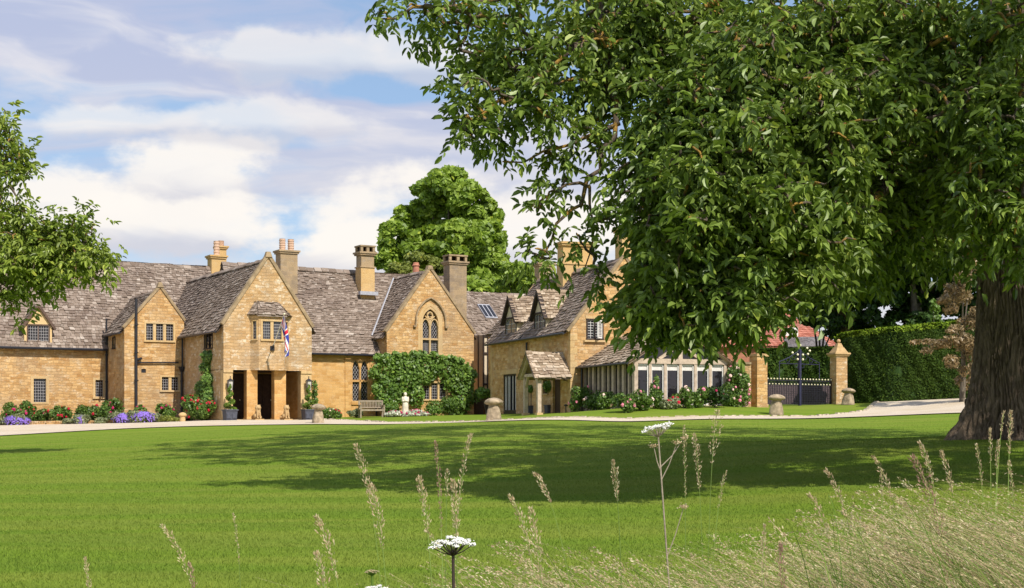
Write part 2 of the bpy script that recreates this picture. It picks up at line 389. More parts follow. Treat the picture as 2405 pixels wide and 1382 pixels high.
M['hedge_leaf'] = leaf('hedge_leaves', (0.014, 0.032, 0.005), (0.045, 0.085, 0.010), trans=0.15, spec=0.15, rough=0.7)
M['olive_leaf'] = leaf('olive_leaves', (0.12, 0.15, 0.03), (0.24, 0.28, 0.06), trans=0.3)
M['brown_leaf'] = leaf('russet_leaves', (0.10, 0.075, 0.035), (0.30, 0.22, 0.12), trans=0.2)
M['sunlit_top_leaf'] = leaf('painted_sun_hedge_leaves', (0.10, 0.17, 0.012), (0.22, 0.32, 0.03), trans=0.2, spec=0.1, rough=.7)  # lighter leaf colour standing in for sun on the hedge top
M['olive_tree_leaf'] = leaf('olive_green_tree_leaves', (0.07, 0.11, 0.016), (0.27, 0.35, 0.06), trans=0.25)
M['lav_leaf'] = leaf('lavender_leaves', (0.12, 0.16, 0.08), (0.25, 0.28, 0.15), trans=0.2)
M['topiary'] = leaf('box_leaves', (0.05, 0.09, 0.01), (0.16, 0.26, 0.03), trans=0.2)
M['silver_leaf'] = leaf('silver_leaves', (0.35, 0.38, 0.30), (0.55, 0.58, 0.5), trans=0.1)
M['red_fl'] = simple('red_petals', (0.55, 0.02, 0.05), 0.6, 0.2, var=0.3, nscale=20)
M['crimson_fl'] = simple('crimson_petals', (0.50, 0.03, 0.13), 0.6, 0.2, var=0.3, nscale=20)
M['pink_fl'] = simple('pink_petals', (0.80, 0.28, 0.38), 0.6, 0.2, var=0.2, nscale=20)
M['palepink_fl'] = simple('pale_pink_petals', (0.88, 0.62, 0.55), 0.6, 0.2, var=0.15, nscale=20)
M['lav_fl'] = simple('lavender_flowers', (0.27, 0.17, 0.62), 0.7, 0.2, var=0.3, nscale=20)
M['white_fl'] = simple('white_petals', (0.86, 0.84, 0.80), 0.6, 0.2, var=0.05)
def bark(name, dark, light, lich=None, sc_=1.0):
    m, t, b, out = mat(name); tcn = t.n('ShaderNodeTexCoord'); o = tcn.outputs['Object']
    v = t.vmath('MULTIPLY', o, (9*sc_, 9*sc_, 2.4*sc_)); n_ = t.noise(v, 1.0, 7, 0.72, 0.9)
    c = t.ramp(n_, [(0.32, dark), (0.62, light)])
    if lich: c = t.mix(t.smooth(t.noise(o, 2.2*sc_, 4), 0.5, 0.6), c, lich)
    t.l(c, b.inputs['Base Color']); b.inputs['Roughness'].default_value = 0.95; b.inputs['Specular IOR Level'].default_value = 0.15
    bp = t.n('ShaderNodeBump'); bp.inputs['Strength'].default_value = 1.0; bp.inputs['Distance'].default_value = 0.05
    t.l(n_, bp.inputs['Height']); t.l(bp.outputs[0], b.inputs['Normal'])
    return m
M['bark'] = bark('walnut_bark', (0.055, 0.038, 0.026), (0.29, 0.215, 0.15))
M['bark_lichen'] = bark('lichened_bark', (0.06, 0.045, 0.035), (0.20, 0.16, 0.12), lich=(0.42, 0.25, 0.06), sc_=2)
M['bark_grey'] = bark('tree_bark', (0.06, 0.05, 0.04), (0.2, 0.17, 0.13))

# ------------------------------------------------------------------ terrain
_cp = [(0,1.45,0,0)]
_ctrl = [ # px, py, depth
 (1200,1382,10.2),(1200,1144,20),(1200,1046,30),(1200,1003,40),(1200,991,52),(1160,988.5,62),
 (200,1372,10.2),(200,1160,20),(200,1075,32),(150,1040,42),(100,1026,52),(0,1025,60),(300,1008,63),(600,999,66),(745,992.5,68),(-200,1040,52),
 (2200,1376,10.2),(2100,1110,20),(2375,1024,24),(2700,1026,26),(2000,1035,32),(2000,1002,42),
 (100,998,74),(400,993,74),(530,988,72),(700,988.5,75),(850,979,80),(1010,977,82),(1113,976,84),(1155,973,76.5),(1340,969,66),
 (1490,961,60),(1700,956,61.5),(1780,956,63),(1965,948.5,68),(2250,945,60),(1823,975.5,59),(1700,983,55),(1480,990,57),(2035,963,61),(2280,956,58),
 (1992,951,64.5),(2280,968,50),(1900,984,54),(2400,950,56)]
_C = np.array([W(*c) for c in _ctrl] + [[0,0,0.02],[-6,0,0.0],[6,0,0.02],[0,5,0.03],[-5,5,0.0],[5,5,0.05],[-50,40,0.2],[-45,75,0.9],[50,40,1.6],[55,75,2.4],
   [-60,110,1.2],[0,110,1.6],[60,110,2.2],[0,140,1.6],[-80,150,1.0],[80,150,2.0],[0,-15,0],[30,0,0.2],[-30,0,0.0],[-30,20,0.1],[35,20,1.0]])
def _phi(r): return r*r*np.log(r+1e-6)
_A = _phi(np.linalg.norm(_C[:,None,:2]-_C[None,:,:2], axis=2)/10) + np.eye(len(_C))*0.02
_Pm = np.c_[np.ones(len(_C)), _C[:,:2]/10]
_K = np.block([[_A,_Pm],[_Pm.T,np.zeros((3,3))]])
_Wt = np.linalg.solve(_K, np.r_[_C[:,2],0,0,0])
def T(x, y):
    x = np.atleast_1d(np.asarray(x, float)); y = np.atleast_1d(np.asarray(y, float)); sh = x.shape
    q = np.c_[x.ravel(), y.ravel()]
    d = np.linalg.norm(q[:,None,:]-_C[None,:,:2], axis=2)/10
    z = _phi(d) @ _Wt[:len(_C)] + _Wt[-3] + q @ _Wt[-2:]/10
    rr = np.hypot(q[:,0], q[:,1]-50); f = np.clip((rr-75)/50, 0, 1); f = f*f*(3-2*f)
    z = z*(1-f) + 1.4*f
    return z.reshape(sh)
def T1(x, y): return float(T(x, y)[0])
def ground_point(px, D):
    x = (px - CX)/FPX*D
    return np.array([x, D, T1(x, D)])

def grass_ground():
    m, t, b, out = mat('lawn'); tcn = t.n('ShaderNodeTexCoord'); o = tcn.outputs['Object']
    x, y, z = t.sep(o)
    band = t.math('SINE', t.math('ADD', t.math('MULTIPLY', t.math('ADD', y, t.math('MULTIPLY', x, .16)), 3.6), t.math('MULTIPLY', t.noise(t.vmath('MULTIPLY', o, (.08,.16,.1)), 1.0, 3), 14.0)))
    fine = t.noise(o, 38, 4, 0.7); mid = t.noise(o, 2.2, 4, 0.6)
    arc = t.noise(t.comb(t.math('MULTIPLY', x, 0.10), t.math('MULTIPLY', y, 0.9), 0), 1.0, 3, 0.5, 0.8)
    c = t.ramp(fine, [(0.25, (0.095, 0.155, 0.016)), (0.5, (0.162, 0.245, 0.022)), (0.8, (0.225, 0.31, 0.038))])
    c = t.mix(t.math('MULTIPLY', t.smooth(arc, 0.40, 0.60), 0.5), c, (0.26, 0.28, 0.05))
    c = t.mix(t.math('MULTIPLY', t.smooth(mid, 0.52, 0.68), 0.25), c, (0.22, 0.24, 0.035))
    c = t.mix(t.math('MULTIPLY_ADD', band, .10, .12), c, (0.09, 0.165, 0.022))
    t.l(c, b.inputs['Base Color']); b.inputs['Roughness'].default_value = 1.0; b.inputs['Specular IOR Level'].default_value = 0.05
    bp = t.n('ShaderNodeBump'); bp.inputs['Strength'].default_value = 0.6; bp.inputs['Distance'].default_value = 0.03
    t.l(fine, bp.inputs['Height']); t.l(bp.outputs[0], b.inputs['Normal'])
    return m
M['lawn'] = grass_ground()
def gravel_mat():
    m, t, b, out = mat('gravel'); tcn = t.n('ShaderNodeTexCoord'); o = tcn.outputs['Object']
    c = t.ramp(t.noise(o, 22, 4, 0.8), [(0.3, (0.46, 0.37, 0.27)), (0.7, (0.76, 0.66, 0.52))])
    c = t.mix(t.math('MULTIPLY', t.smooth(t.noise(o, 0.5, 5, .65), 0.46, 0.66), 0.5), c, (0.50, 0.39, 0.25))
    t.l(c, b.inputs['Base Color']); b.inputs['Roughness'].default_value = 1.0; b.inputs['Specular IOR Level'].default_value = 0.1
    bp = t.n('ShaderNodeBump'); bp.inputs['Strength'].default_value = 0.6; bp.inputs['Distance'].default_value = 0.02
    t.l(t.noise(o, 40, 4), bp.inputs['Height']); t.l(bp.outputs[0], b.inputs['Normal'])
    return m
M['gravel'] = gravel_mat()

def grid_sheet(name, xs, ys, m, dz=0.0):
    X, Y = np.meshgrid(xs, ys); Z = T(X.ravel(), Y.ravel()).reshape(X.shape) + dz
    v = np.c_[X.ravel(), Y.ravel(), Z.ravel()]; nx, ny = len(xs), len(ys)
    i = (np.arange(ny-1)[:,None]*nx + np.arange(nx-1)[None,:]).ravel()
    return np_mesh(name, v, np.c_[i, i+1, i+1+nx, i+nx], m, smooth=True)
xs = np.r_[-1500,-800,-400,-200,-130,-90, np.arange(-60,-30,0.6), np.arange(-30,30,0.3), np.arange(30,60.1,.6), 90,130,200,400,800,1500]
ys = np.r_[-200,-80,-30, np.arange(-12,36,0.6), np.arange(36,80,.3), np.arange(80,110,.6), 130,160,220,400,800,1600]
tag(grid_sheet('lawn_ground', xs, ys, M['lawn']), kind='structure', label='broad mown lawn rising gently to the house')

def poly_interp(ctrl, n):
    c = np.array(ctrl, float); t = np.r_[0, np.cumsum(np.linalg.norm(np.diff(c, axis=0), axis=1))]; t /= t[-1]
    return np.c_[[np.interp(np.linspace(0, 1, n), t, c[:, k]) for k in range(2)]].T
def pd(px, D): return ((px - CX)/FPX*D, D)
# gravel drive: near edge and far edge as ground curves
near = [pd(-420,48), pd(-150,55), pd(0,60), pd(150,61.5), pd(300,63), pd(450,64.5), pd(600,65.6), pd(745,65), pd(900,62), pd(1160,59.5), pd(1480,56), pd(1700,54), pd(1900,52.2), pd(2100,50.5), pd(2300,48.5), pd(2700,46)]
far = [pd(-420,70), pd(-150,73.6), pd(0,74.4), pd(150,74.4), pd(300,74.4), pd(450,74), pd(560,76), pd(722,76), pd(800,71), pd(900,65.5), pd(1160,60.6), pd(1480,57.4), pd(1700,56.6), pd(1900,57), pd(2035,60), pd(2060,66), pd(2290,66), pd(2700,64)]
def resamp(c, n):
    c = np.array(c); # resample by px-like parameter: use angle x/y
    a = c[:,0]/c[:,1]; t = np.linspace(a[0], a[-1], n)
    return np.c_[np.interp(t, a, c[:,0]), np.interp(t, a, c[:,1])], t
A_, _ta = resamp(near, 360); B_, _ = resamp(far, 360)
K = 28
S_ = np.linspace(0, 1, K)[:,None,None]
Gp = A_[None]*(1-S_) + B_[None]*S_
Gz = T(Gp[...,0].ravel(), Gp[...,1].ravel()) + 0.035
gv = np.c_[Gp.reshape(-1,2), Gz]; i = (np.arange(K-1)[:,None]*360 + np.arange(359)[None,:]).ravel()
tag(np_mesh('gravel_drive', gv, np.c_[i, i+1, i+361, i+360], M['gravel'], smooth=True), kind='structure', label='pale gravel drive curving in front of the house')
# a row of small edging stones along the far (upper lawn) edge from the first mushroom stone to the bend
kb = MB(); random.seed(3)
ke = [q for q in B_ if 720 < q[0]/q[1]*FPX + CX < 2075]
acc = 0; last = ke[0]
for q in ke[1:]:
    seg = np.linalg.norm(q - last); n_ = max(1, int(seg/0.24))
    for k in range(n_):
        p = last + (q-last)*(k+.5)/n_; z = T1(*p); d = (q-last)/seg
        s = 0.10*random.uniform(.8, 1.15); h = 0.07*random.uniform(.6, 1.3)
        n2d = np.array([-d[1], d[0]])
        c = [p + d*s*sx + n2d*0.08*sy + np.array([random.uniform(-.015,.015)]*2) for sx, sy in ((-1,-1),(1,-1),(1,1),(-1,1))]
        kb.add([(a[0],a[1],z-.03) for a in c] + [(a[0]*.9+p[0]*.1, a[1]*.9+p[1]*.1, z+h) for a in c], [(4,5,6,7),(0,1,5,4),(1,2,6,5),(2,3,7,6),(3,0,4,7)])
    last = q
tag(kb.build('kerb', simple('edging_stone', (0.50, 0.43, 0.33), 0.95, 0.1, var=0.3)), kind='structure', label='row of small stones edging the upper lawn')

# ------------------------------------------------------------------ vegetation helpers
def lens_leaves(P, D, N, L, Wd, fold=0.25, droop=0.15):
    """six-point leaflets folded along the midrib; returns verts, quads"""
    n = len(P); D = nrm(D); S = nrm(np.cross(D, N)); N = nrm(np.cross(S, D)); L = L[:,None]; Wd = Wd[:,None]
    V = np.empty((n, 6, 3))
    V[:,0] = P; V[:,3] = P + D*L - N*L*droop
    f = N*Wd*fold
    V[:,1] = P + D*L*.32 + S*Wd*.46 + f; V[:,2] = P + D*L*.70 + S*Wd*.40 + f - N*L*droop*.4
    V[:,5] = P + D*L*.32 - S*Wd*.46 + f; V[:,4] = P + D*L*.70 - S*Wd*.40 + f - N*L*droop*.4
    b = (np.arange(n)*6)[:,None]
    F = np.concatenate([b+np.array([0,1,2,3]), b+np.array([0,3,4,5])], 1).reshape(-1,4)
    return V.reshape(-1,3), F
def quad_leaves(P, N, size, rs, stretch=1.5):
    n = len(P); N = nrm(N); r = rs.normal(size=(n,3)); A = nrm(np.cross(N, r)); B = np.cross(N, A); s = size[:,None]
    V = np.empty((n,4,3)); V[:,0] = P-A*s*.5*stretch; V[:,1] = P+B*s*.5; V[:,2] = P+A*s*.5*stretch; V[:,3] = P-B*s*.5
    return V.reshape(-1,3), np.arange(n*4).reshape(-1,4)
def lobe_points(lobes, n, rs, top=0.3, shell=(0.72, 1.04), hide=True):
    """points on the shells of overlapping lobes (cx,cy,cz,rx,ry,rz)"""
    Lb = np.array(lobes, float); area = (Lb[:,3]*Lb[:,4]*Lb[:,5])**(2/3); pk = rs.choice(len(Lb), n, p=area/area.sum())
    u = nrm(rs.normal(size=(n,3)) + np.array([0,0,top])); rad = rs.uniform(shell[0]**2, shell[1]**2, n)**.5
    P = Lb[pk,:3] + u*Lb[pk,3:]*rad[:,None]
    if hide:
        keep = np.ones(n, bool)
        for j, lb in enumerate(Lb):
            q = (P-lb[:3])/lb[3:]; keep &= ~((np.linalg.norm(q, axis=1) < 0.62) & (pk != j))
        P, u = P[keep], u[keep]
    return P, u
def blossoms(P, r, m, name, parent, rs):
    """little many-sided rosettes"""
    V = []; F = []; b = 0
    base = np.array([(math.cos(a)*math.cos(e), math.sin(a)*math.cos(e), math.sin(e)) for e in (-.7, .1, .9) for a in np.arange(6)*math.pi/3 + e])
    base = np.vstack([base, [[0,0,-1],[0,0,1]]]); fs = []
    for i in range(2):
        for k in range(6):
            k2 = (k+1) % 6; fs.append((i*6+k, i*6+k2, (i+1)*6+k2, (i+1)*6+k))
    for k in range(6): fs.append((18, (k+1)%6, k, k)) if False else None
    for k in range(6):
        k2 = (k+1) % 6; fs.append((12+k, 12+k2, 19, 19)); fs.append((k2, k, 18, 18))
    mb = MB()
    for p in P:
        rr = r*rs.uniform(.7, 1.2); mb.add(p + base*rr*rs.uniform(.85,1.15,(20,1)), [f if f[2] != f[3] else f[:3] for f in fs if f])
    return mb.build(name, m, parent)
def bush(name, label, cat, group, px, D, rx, h, n, leafm, size=0.06, flower=None, nf=0, fr=0.05, ry=None, seed=0, lift=0.0, lobes=10, stretch=1.5, loc=None):
    rs = np.random.RandomState(seed+11); g = ground_point(px, D) if loc is None else np.array(loc, float); ry = ry or rx
    root = empty(name, g, 0, label, cat, group); lb = []
    for k in range(lobes):
        a = rs.uniform(0, 2*math.pi); q = rs.uniform(0, .85); s = rs.uniform(.22, .50)
        lb.append((rx*q*math.cos(a), ry*q*math.sin(a), lift + (h-lift)*rs.uniform(.22, .80), rx*s*1.1, ry*s*1.1, (h-lift)*s*.75))
    P, U = lobe_points(lb, n, rs, shell=(.4, 1.25)); P[:,2] = np.maximum(P[:,2], 0.02)
    V, F = quad_leaves(P, U + rs.normal(scale=.7, size=P.shape), size*rs.uniform(.6, 1.3, len(P)), rs, stretch)
    np_mesh('foliage', V, F, leafm, root)
    st = MB()
    for k in range(6):
        l_ = lb[k % len(lb)]; st.tube([(0,0,-.05), (l_[0]*.4, l_[1]*.4, l_[2]*.5), (l_[0], l_[1], l_[2])], [.02,.014,.008], 5)
    st.build('stem', M['bark_grey'], root)
    if flower:
        P, U = lobe_points(lb, nf*3, rs, top=.9, shell=(1.0, 1.15)); P = P[P[:,2] > lift*.8][:nf]
        blossoms(P, fr, M[flower], 'blossom', root, rs)
    return root
def fill_box(name, mat_, root, x0, x1, y0, y1, z0, z1): MB().box((x0,y0,z0),(x1,y1,z1)).build(name, mat_, root)

# ------------------------------------------------------------------ buildings
class Frame:
    def __init__(s, px, D, th):
        s.X0 = (px-CX)/FPX*D; s.Y0 = D; s.th = math.radians(th); s.c = math.cos(s.th); s.s = math.sin(s.th)
    def w(s, u, v): return (s.X0 + u*s.c - v*s.s, s.Y0 + u*s.s + v*s.c)
    def u(s, px, v):
        k = (px-CX)/FPX; return (k*(s.Y0+v*s.c) - s.X0 + v*s.s)/(s.c - k*s.s)
    def v(s, px, u):
        k = (px-CX)/FPX; return (s.X0 + u*s.c - k*(s.Y0+u*s.s))/(s.s + k*s.c)
    def z(s, py, u, v): return EYE + (HY-py)/FPX*(s.Y0 + u*s.s + v*s.c)
    def loc(s, x, y):
        dx_, dy_ = x-s.X0, y-s.Y0; return (dx_*s.c + dy_*s.s, -dx_*s.s + dy_*s.c)

def ridge_cap(mb, a, b, w_=0.22, seg=0.45, m=0):
    a = np.array(a, float); b = np.array(b, float); L = np.linalg.norm(b-a); d = (b-a)/L; side = np.cross(d, [0,0,1]); n = max(1, int(L/seg))
    for k in range(n):
        p0 = a + d*L*k/n; p1 = a + d*L*(k+.96)/n; j = random.uniform(-.02, .03)
        for sg in (1, -1):
            q = side*sg*w_ - np.array([0,0,w_*.95]); up = np.array([0,0,.07+j])
            mb.add([p0+up, p1+up, p1+up+q, p0+up+q, p0+up-[0,0,.05], p1+up-[0,0,.05], p1+up+q-[0,0,.05], p0+up+q-[0,0,.05]], [(0,1,2,3),(3,2,6,7),(0,3,7,4),(1,5,6,2)], m)
def tiles(mb, A, B, C, D_, c0=0.235, c1=0.15, wob=0.032, m=0, under=True, sag=0.0):
    """courses of stone slates over the quad A-B (eaves) D_-C (ridge)"""
    A, B, C, D_ = [np.array(q, float) for q in (A, B, C, D_)]
    nrm_ = np.cross(B-A, D_-A); nrm_ /= np.linalg.norm(nrm_)
    if nrm_[2] < 0: nrm_ = -nrm_
    H = (np.linalg.norm(D_-A) + np.linalg.norm(C-B))/2; t = 0.0; upv = ((D_+C)-(A+B))/2; upv /= np.linalg.norm(upv)
    if under: mb.face([A-nrm_*.06, B-nrm_*.06, C-nrm_*.06, D_-nrm_*.06], m)
    sw = lambda t_, s_: -sag*math.sin(math.pi*min(1, max(0, s_)))*(0.3+0.7*t_)
    ph = random.uniform(0, 6)
    while t < 1:
        ch = (c0 + (c1-c0)*t)/H; t2 = min(1.0, t + ch*1.25)
        L0, R0 = A + (D_-A)*t, B + (C-B)*t; L1, R1 = A + (D_-A)*t2, B + (C-B)*t2
        Ln = np.linalg.norm(R0-L0)
        if Ln < .05: break
        s_ = 0.0
        while s_ < 1:
            wd = random.uniform(.13, .34)/Ln; e = min(1.0, s_+wd)
            h = 0.045 + random.uniform(-.5, 1)*wob; jl = random.uniform(-.04, .03)
            if random.random() < .03: h += .035
            wave = 0.02*math.sin(s_*Ln*1.1+ph) + sw(t, (s_+e)/2)
            up0 = np.array([0,0,wave]); g = min(.006/Ln, (e-s_)*.1)
            p0 = L0+(R0-L0)*(s_+g)+nrm_*h+upv*jl+up0; p1 = L0+(R0-L0)*(e-g)+nrm_*(h+random.uniform(-.012,.012))+upv*(jl+random.uniform(-.015,.015))+up0
            p2 = L1+(R1-L1)*(e-g)+nrm_*.012+up0; p3 = L1+(R1-L1)*(s_+g)+nrm_*.012+up0
            th = nrm_*.05
            mb.add([p0, p1, p2, p3, p0-th, p1-th], [(0,1,2,3),(4,5,1,0)], m)
            s_ = e
        t += ch
    return mb
def window(root, P, a0, a1, z0, z1, lights=2, transom=None, frame='ashlar', kind='grid', recess=0.13, surr=0.13, mull=0.10, proud=0.03, sill=True, label=None, cell=(0.13,0.17), leadmat='leadm', hood=False):
    """window part (surround, mullions) with its glazed pane as a sub-part"""
    fm = MB()
    pbox(fm, P, a0-surr, a0, z0-surr*.6, z1+surr, -recess, proud); pbox(fm, P, a1, a1+surr, z0-surr*.6, z1+surr, -recess, proud)
    pbox(fm, P, a0, a1, z1, z1+surr, -recess, proud)
    if sill: pbox(fm, P, a0-surr*1.2, a1+surr*1.2, z0-surr*.95, z0, -recess, proud+.05)
    else: pbox(fm, P, a0, a1, z0-surr*.6, z0, -recess, proud)
    lw = (a1-a0-mull*(lights-1))/lights
    for k in range(1, lights):
        x = a0 + k*lw + (k-1)*mull; pbox(fm, P, x, x+mull, z0, z1, -recess, proud-.035)
    if transom: pbox(fm, P, a0, a1, transom-mull/2, transom+mull/2, -recess, proud-.03)
    if hood: pbox(fm, P, a0-surr*1.5, a1+surr*1.5, z1+surr, z1+surr+.07, 0, .10)
    o = fm.build('window', M[frame], root)
    if label: o['label'] = label
    pm = MB()
    for k in range(lights):
        x = a0 + k*(lw+mull); pbox(pm, P, x, x+lw, z0, z1, -recess-.05, -recess+.02, 0)
        lead(pm, P, x, x+lw, z0, z1, kind, -recess+.025, cell, 1)
    pm.build('pane', [M['glass'], M[leadmat]], o)
    return o
def lead(pm, P, x0, x1, z0, z1, kind, off, cell=(.13,.17), m=1, th=.016):
    if kind == 'none': return
    if kind in ('grid', 'white'):
        n = max(1, round((x1-x0)/cell[0])); k_ = max(1, round((z1-z0)/cell[1]))
        for i in range(1, n): x = x0+(x1-x0)*i/n; pbox(pm, P, x-th/2, x+th/2, z0, z1, off-.01, off+.004, m)
        for i in range(1, k_): z = z0+(z1-z0)*i/k_; pbox(pm, P, x0, x1, z-th/2, z+th/2, off-.01, off+.006, m)
    if kind == 'diamond':
        sp = cell[0]*1.3; w_ = x1-x0; h = z1-z0; k = -h/1.5
        while k < w_ + h:
            for sg in (1, -1):
                # line x = k + sg * z/1.5
                pts = []
                for zz in np.linspace(0, h, 25):
                    xx = (k + zz/1.5) if sg > 0 else (w_ - k - zz/1.5)
                    if 0 <= xx <= w_: pts.append((x0+xx, z0+zz))
                if len(pts) > 1: bar(pm, P, [pts[0], pts[-1]], th*.9, off-.01, off+.004, m)
            k += sp
    # thin border
    for a in ((x0,x0+.012,z0,z1),(x1-.012,x1,z0,z1),(x0,x1,z0,z0+.012),(x0,x1,z1-.012,z1)): pbox(pm, P, *a, off-.01, off+.002, m)
def chimney(root, Fr, px0, px1, pytop, pybase, v, dv=0.8, pots=0, m='chim', cap='slab', band=None, pot_h=0.5, label=None, base_m=None, zb=None):
    u0, u1 = Fr.u(px0, v), Fr.u(px1, v); um = (u0+u1)/2; z1 = Fr.z(pytop, um, v); z0 = (Fr.z(pybase, um, v) - 0.4) if zb is None else zb
    mb = MB()
    if band:
        zb_ = Fr.z(band, um, v); mb.box((u0, v, z0), (u1, v+dv, zb_), 1); mb.box((u0-.05, v-.05, zb_), (u1+.05, v+dv+.05, zb_+.07), 0)
        mb.box((u0+.03, v+.03, zb_+.07), (u1-.03, v+dv-.03, z1-.2), 0)
    else: mb.box((u0, v, z0), (u1, v+dv, z1-.2), 0)
    mb.box((u0-.07, v-.07, z1-.2), (u1+.07, v+dv+.07, z1-.1), 0); mb.box((u0-.13, v-.13, z1-.1), (u1+.13, v+dv+.13, z1), 0)
    o = mb.build('chimney', [M[m], M[base_m or m]], root)
    if label: o['label'] = label
    if cap == 'open':
        cm = MB(); h = .30
        for (a, b) in ((u0-.02,u0+.13),((u0+u1)/2-.09,(u0+u1)/2+.09),(u1-.13,u1+.02)):
            cm.box((a, v-.02, z1), (b, v+.15, z1+h)); cm.box((a, v+dv-.15, z1), (b, v+dv+.02, z1+h))
        cm.box((u0+.03, v+.3, z1), (u1-.03, v+dv-.3, z1+h), 1)
        cm.box((u0-.06, v-.06, z1+h), (u1+.06, v+dv+.06, z1+h+.09)); cm.build('chimney_cap', [M['coping'], M['black']], o)
    for k in range(pots):
        pm = MB(); x = u0 + (u1-u0)*(k+.5)/pots; r_ = min(.17, (u1-u0)/pots*.42)
        prof = []
        for i in range(5):
            zz = pot_h*i/5; prof += [(r_*1.0, zz), (r_*1.12, zz+.02), (r_*1.12, zz+pot_h*.09), (r_*.96, zz+pot_h*.11)]
        prof += [(r_*1.05, pot_h), (r_*.7, pot_h), (r_*.7, pot_h-.1)]
        pm.lathe((x, v+dv/2, z1), prof, 14); pm.build('chimney_pot', M['clay'], o, smooth=False)
    return o
def rail(root, pts, r, name, m='iron'): return MB().tube(pts, r, 8).build(name, M[m], root)
def gutter(root, a, b, r=.07, name='gutter', m='iron'):
    return MB().tube([a, b], r, 6).build(name, M[m], root)

# ================================================= THE MANOR HOUSE (frame rotated 30 degrees)
F1 = Frame(525, 72.0, 30)
house = empty('country_house', (F1.X0, F1.Y0, 0), F1.th, 'long honey-stone country house with steep stone-tiled roofs, pointed gables and a pillared porch', 'house')
ZB = 0.6
random.seed(11)
UL = -20.0
vm, vmr = 10.4, 14.4
zm_e, zm_r = EYE+3.87, EYE+9.3
# --- main left range wall
Pm = Plane((0, vm, 0), (1,0,0), (0,-1,0))
def z1_(py, px, v): return F1.z(py, F1.u(px, v), v)
wins_main = [(F1.u(79,vm), F1.u(108,vm), z1_(945,93,vm), z1_(890,93,vm)), (F1.u(224,vm), F1.u(242,vm), z1_(932,233,vm), z1_(893,233,vm))]
wl = MB()
holed(wl, Pm, rect(UL, 0.4, ZB, zm_e), [rect(a-.0, b, c, d) for a, b, c, d in wins_main])
wl.face([(UL,vm,ZB),(UL,vm,zm_e),(UL,vmr,zm_r-.1),(UL,2*vmr-vm,zm_e),(UL,2*vmr-vm,ZB)])
wl.face([(UL,2*vmr-vm,ZB),(UL,2*vmr-vm,zm_e),(20,2*vmr-vm,zm_e),(20,2*vmr-vm,ZB)])
wl.build('wall', M['wall'], house)
window(house, Pm, *wins_main[0], lights=1, kind='grid', cell=(.12,.16), frame='ashlar', surr=.16, sill=False)
window(house, Pm, *wins_main[1], lights=1, kind='grid', cell=(.12,.16), frame='ashlar', surr=.13)
rf = MB()
def slope_z(v): return zm_e + (v-(vm-.3))*(zm_r-zm_e)/(vmr-vm+.3)
tiles(rf, (UL-.1, vm-.3, zm_e), (1.5, vm-.3, zm_e), (1.5, vmr, zm_r), (UL-.1, vmr, zm_r), sag=.05)
tiles(rf, (UL-.1, 2*vmr-vm+.3, zm_e), (6, 2*vmr-vm+.3, zm_e), (6, vmr, zm_r), (UL-.1, vmr, zm_r))
tiles(rf, (1.5, vm-.3, zm_e), (5.5, vm-.3, zm_e), (5.5, vmr, zm_r-.15), (1.5, vmr, zm_r))
ridge_cap(rf, (UL, vmr, zm_r), (5.5, vmr, zm_r-.1))
rf.build('roof', M['tile'], house)
gutter(house, (UL, vm-.36, zm_e-.02), (-3.3, vm-.36, zm_e-.02))
# --- dormer on the left range
def dormer(root, Fr, v0, px0, px1, pyap, pye, pyb, wpx, wpy, slope_v, frame, face, lights, timber, label=None):
    """small gabled dormer facing -v"""
    a0, a1 = Fr.u(px0, v0), Fr.u(px1, v0); am = (a0+a1)/2; zt = Fr.z(pyap, am, v0); ze = Fr.z(pye, am, v0); zb = Fr.z(pyb, am, v0)
    P = Plane((0, v0, 0), (1,0,0), (0,-1,0)); w0, w1 = Fr.u(wpx[0], v0), Fr.u(wpx[1], v0); wz1, wz0 = Fr.z(wpy[0], am, v0), Fr.z(wpy[1], am, v0)
    d = MB(); holed(d, P, [(a0,zb),(a1,zb),(a1,ze),(am,zt-.1),(a0,ze)], [rect(w0,w1,wz0,wz1)], .1)
    vb = slope_v(ze)+.6
    d.face([(a0,v0,zb),(a0,v0,ze),(a0,vb,ze),(a0,vb,zb)]); d.face([(a1,v0,zb),(a1,vb,zb),(a1,vb,ze),(a1,v0,ze)])
    o = d.build('dormer', M[face], root)
    if label: o['label'] = label
    r_ = MB(); vr = slope_v(zt)+.5; ov = .16
    sl_ = (zt-ze)/(am-a0)
    for sg, a in ((-1, a0), (1, a1)):
        e = a + sg*ov; zz = ze - ov*sl_
        tiles(r_, (e, v0-.15, zz), (e, slope_v(zz)+.3, zz), (am, vr, zt), (am, v0-.15, zt), c0=.2, c1=.16)
    ridge_cap(r_, (am, v0-.15, zt), (am, vr, zt), .14, .35)
    r_.build('dormer_roof', M['tile'], o)
    t_ = MB()
    for sg, a in ((-1, a0), (1, a1)): bar(t_, P, [(a+sg*ov, ze-ov*sl_-.02), (am, zt-.02)], .13, 0.0, .15)
    t_.build('bargeboard', M[timber], o)
    window(root, P, w0, w1, wz0, wz1, lights, frame=timber, kind='grid', recess=.06, surr=.07, mull=.06, proud=.03, sill=False, cell=(.14,.17))
    return o
mslope = lambda z: vm-.3 + (z-zm_e)*(vmr-vm+.3)/(zm_r-zm_e)
dormer(house, F1, vm-.05, 57, 122, 716, 762, 812, (66,114), (765,806), mslope, 'brown_wood', 'plaster', 2, 'brown_wood')
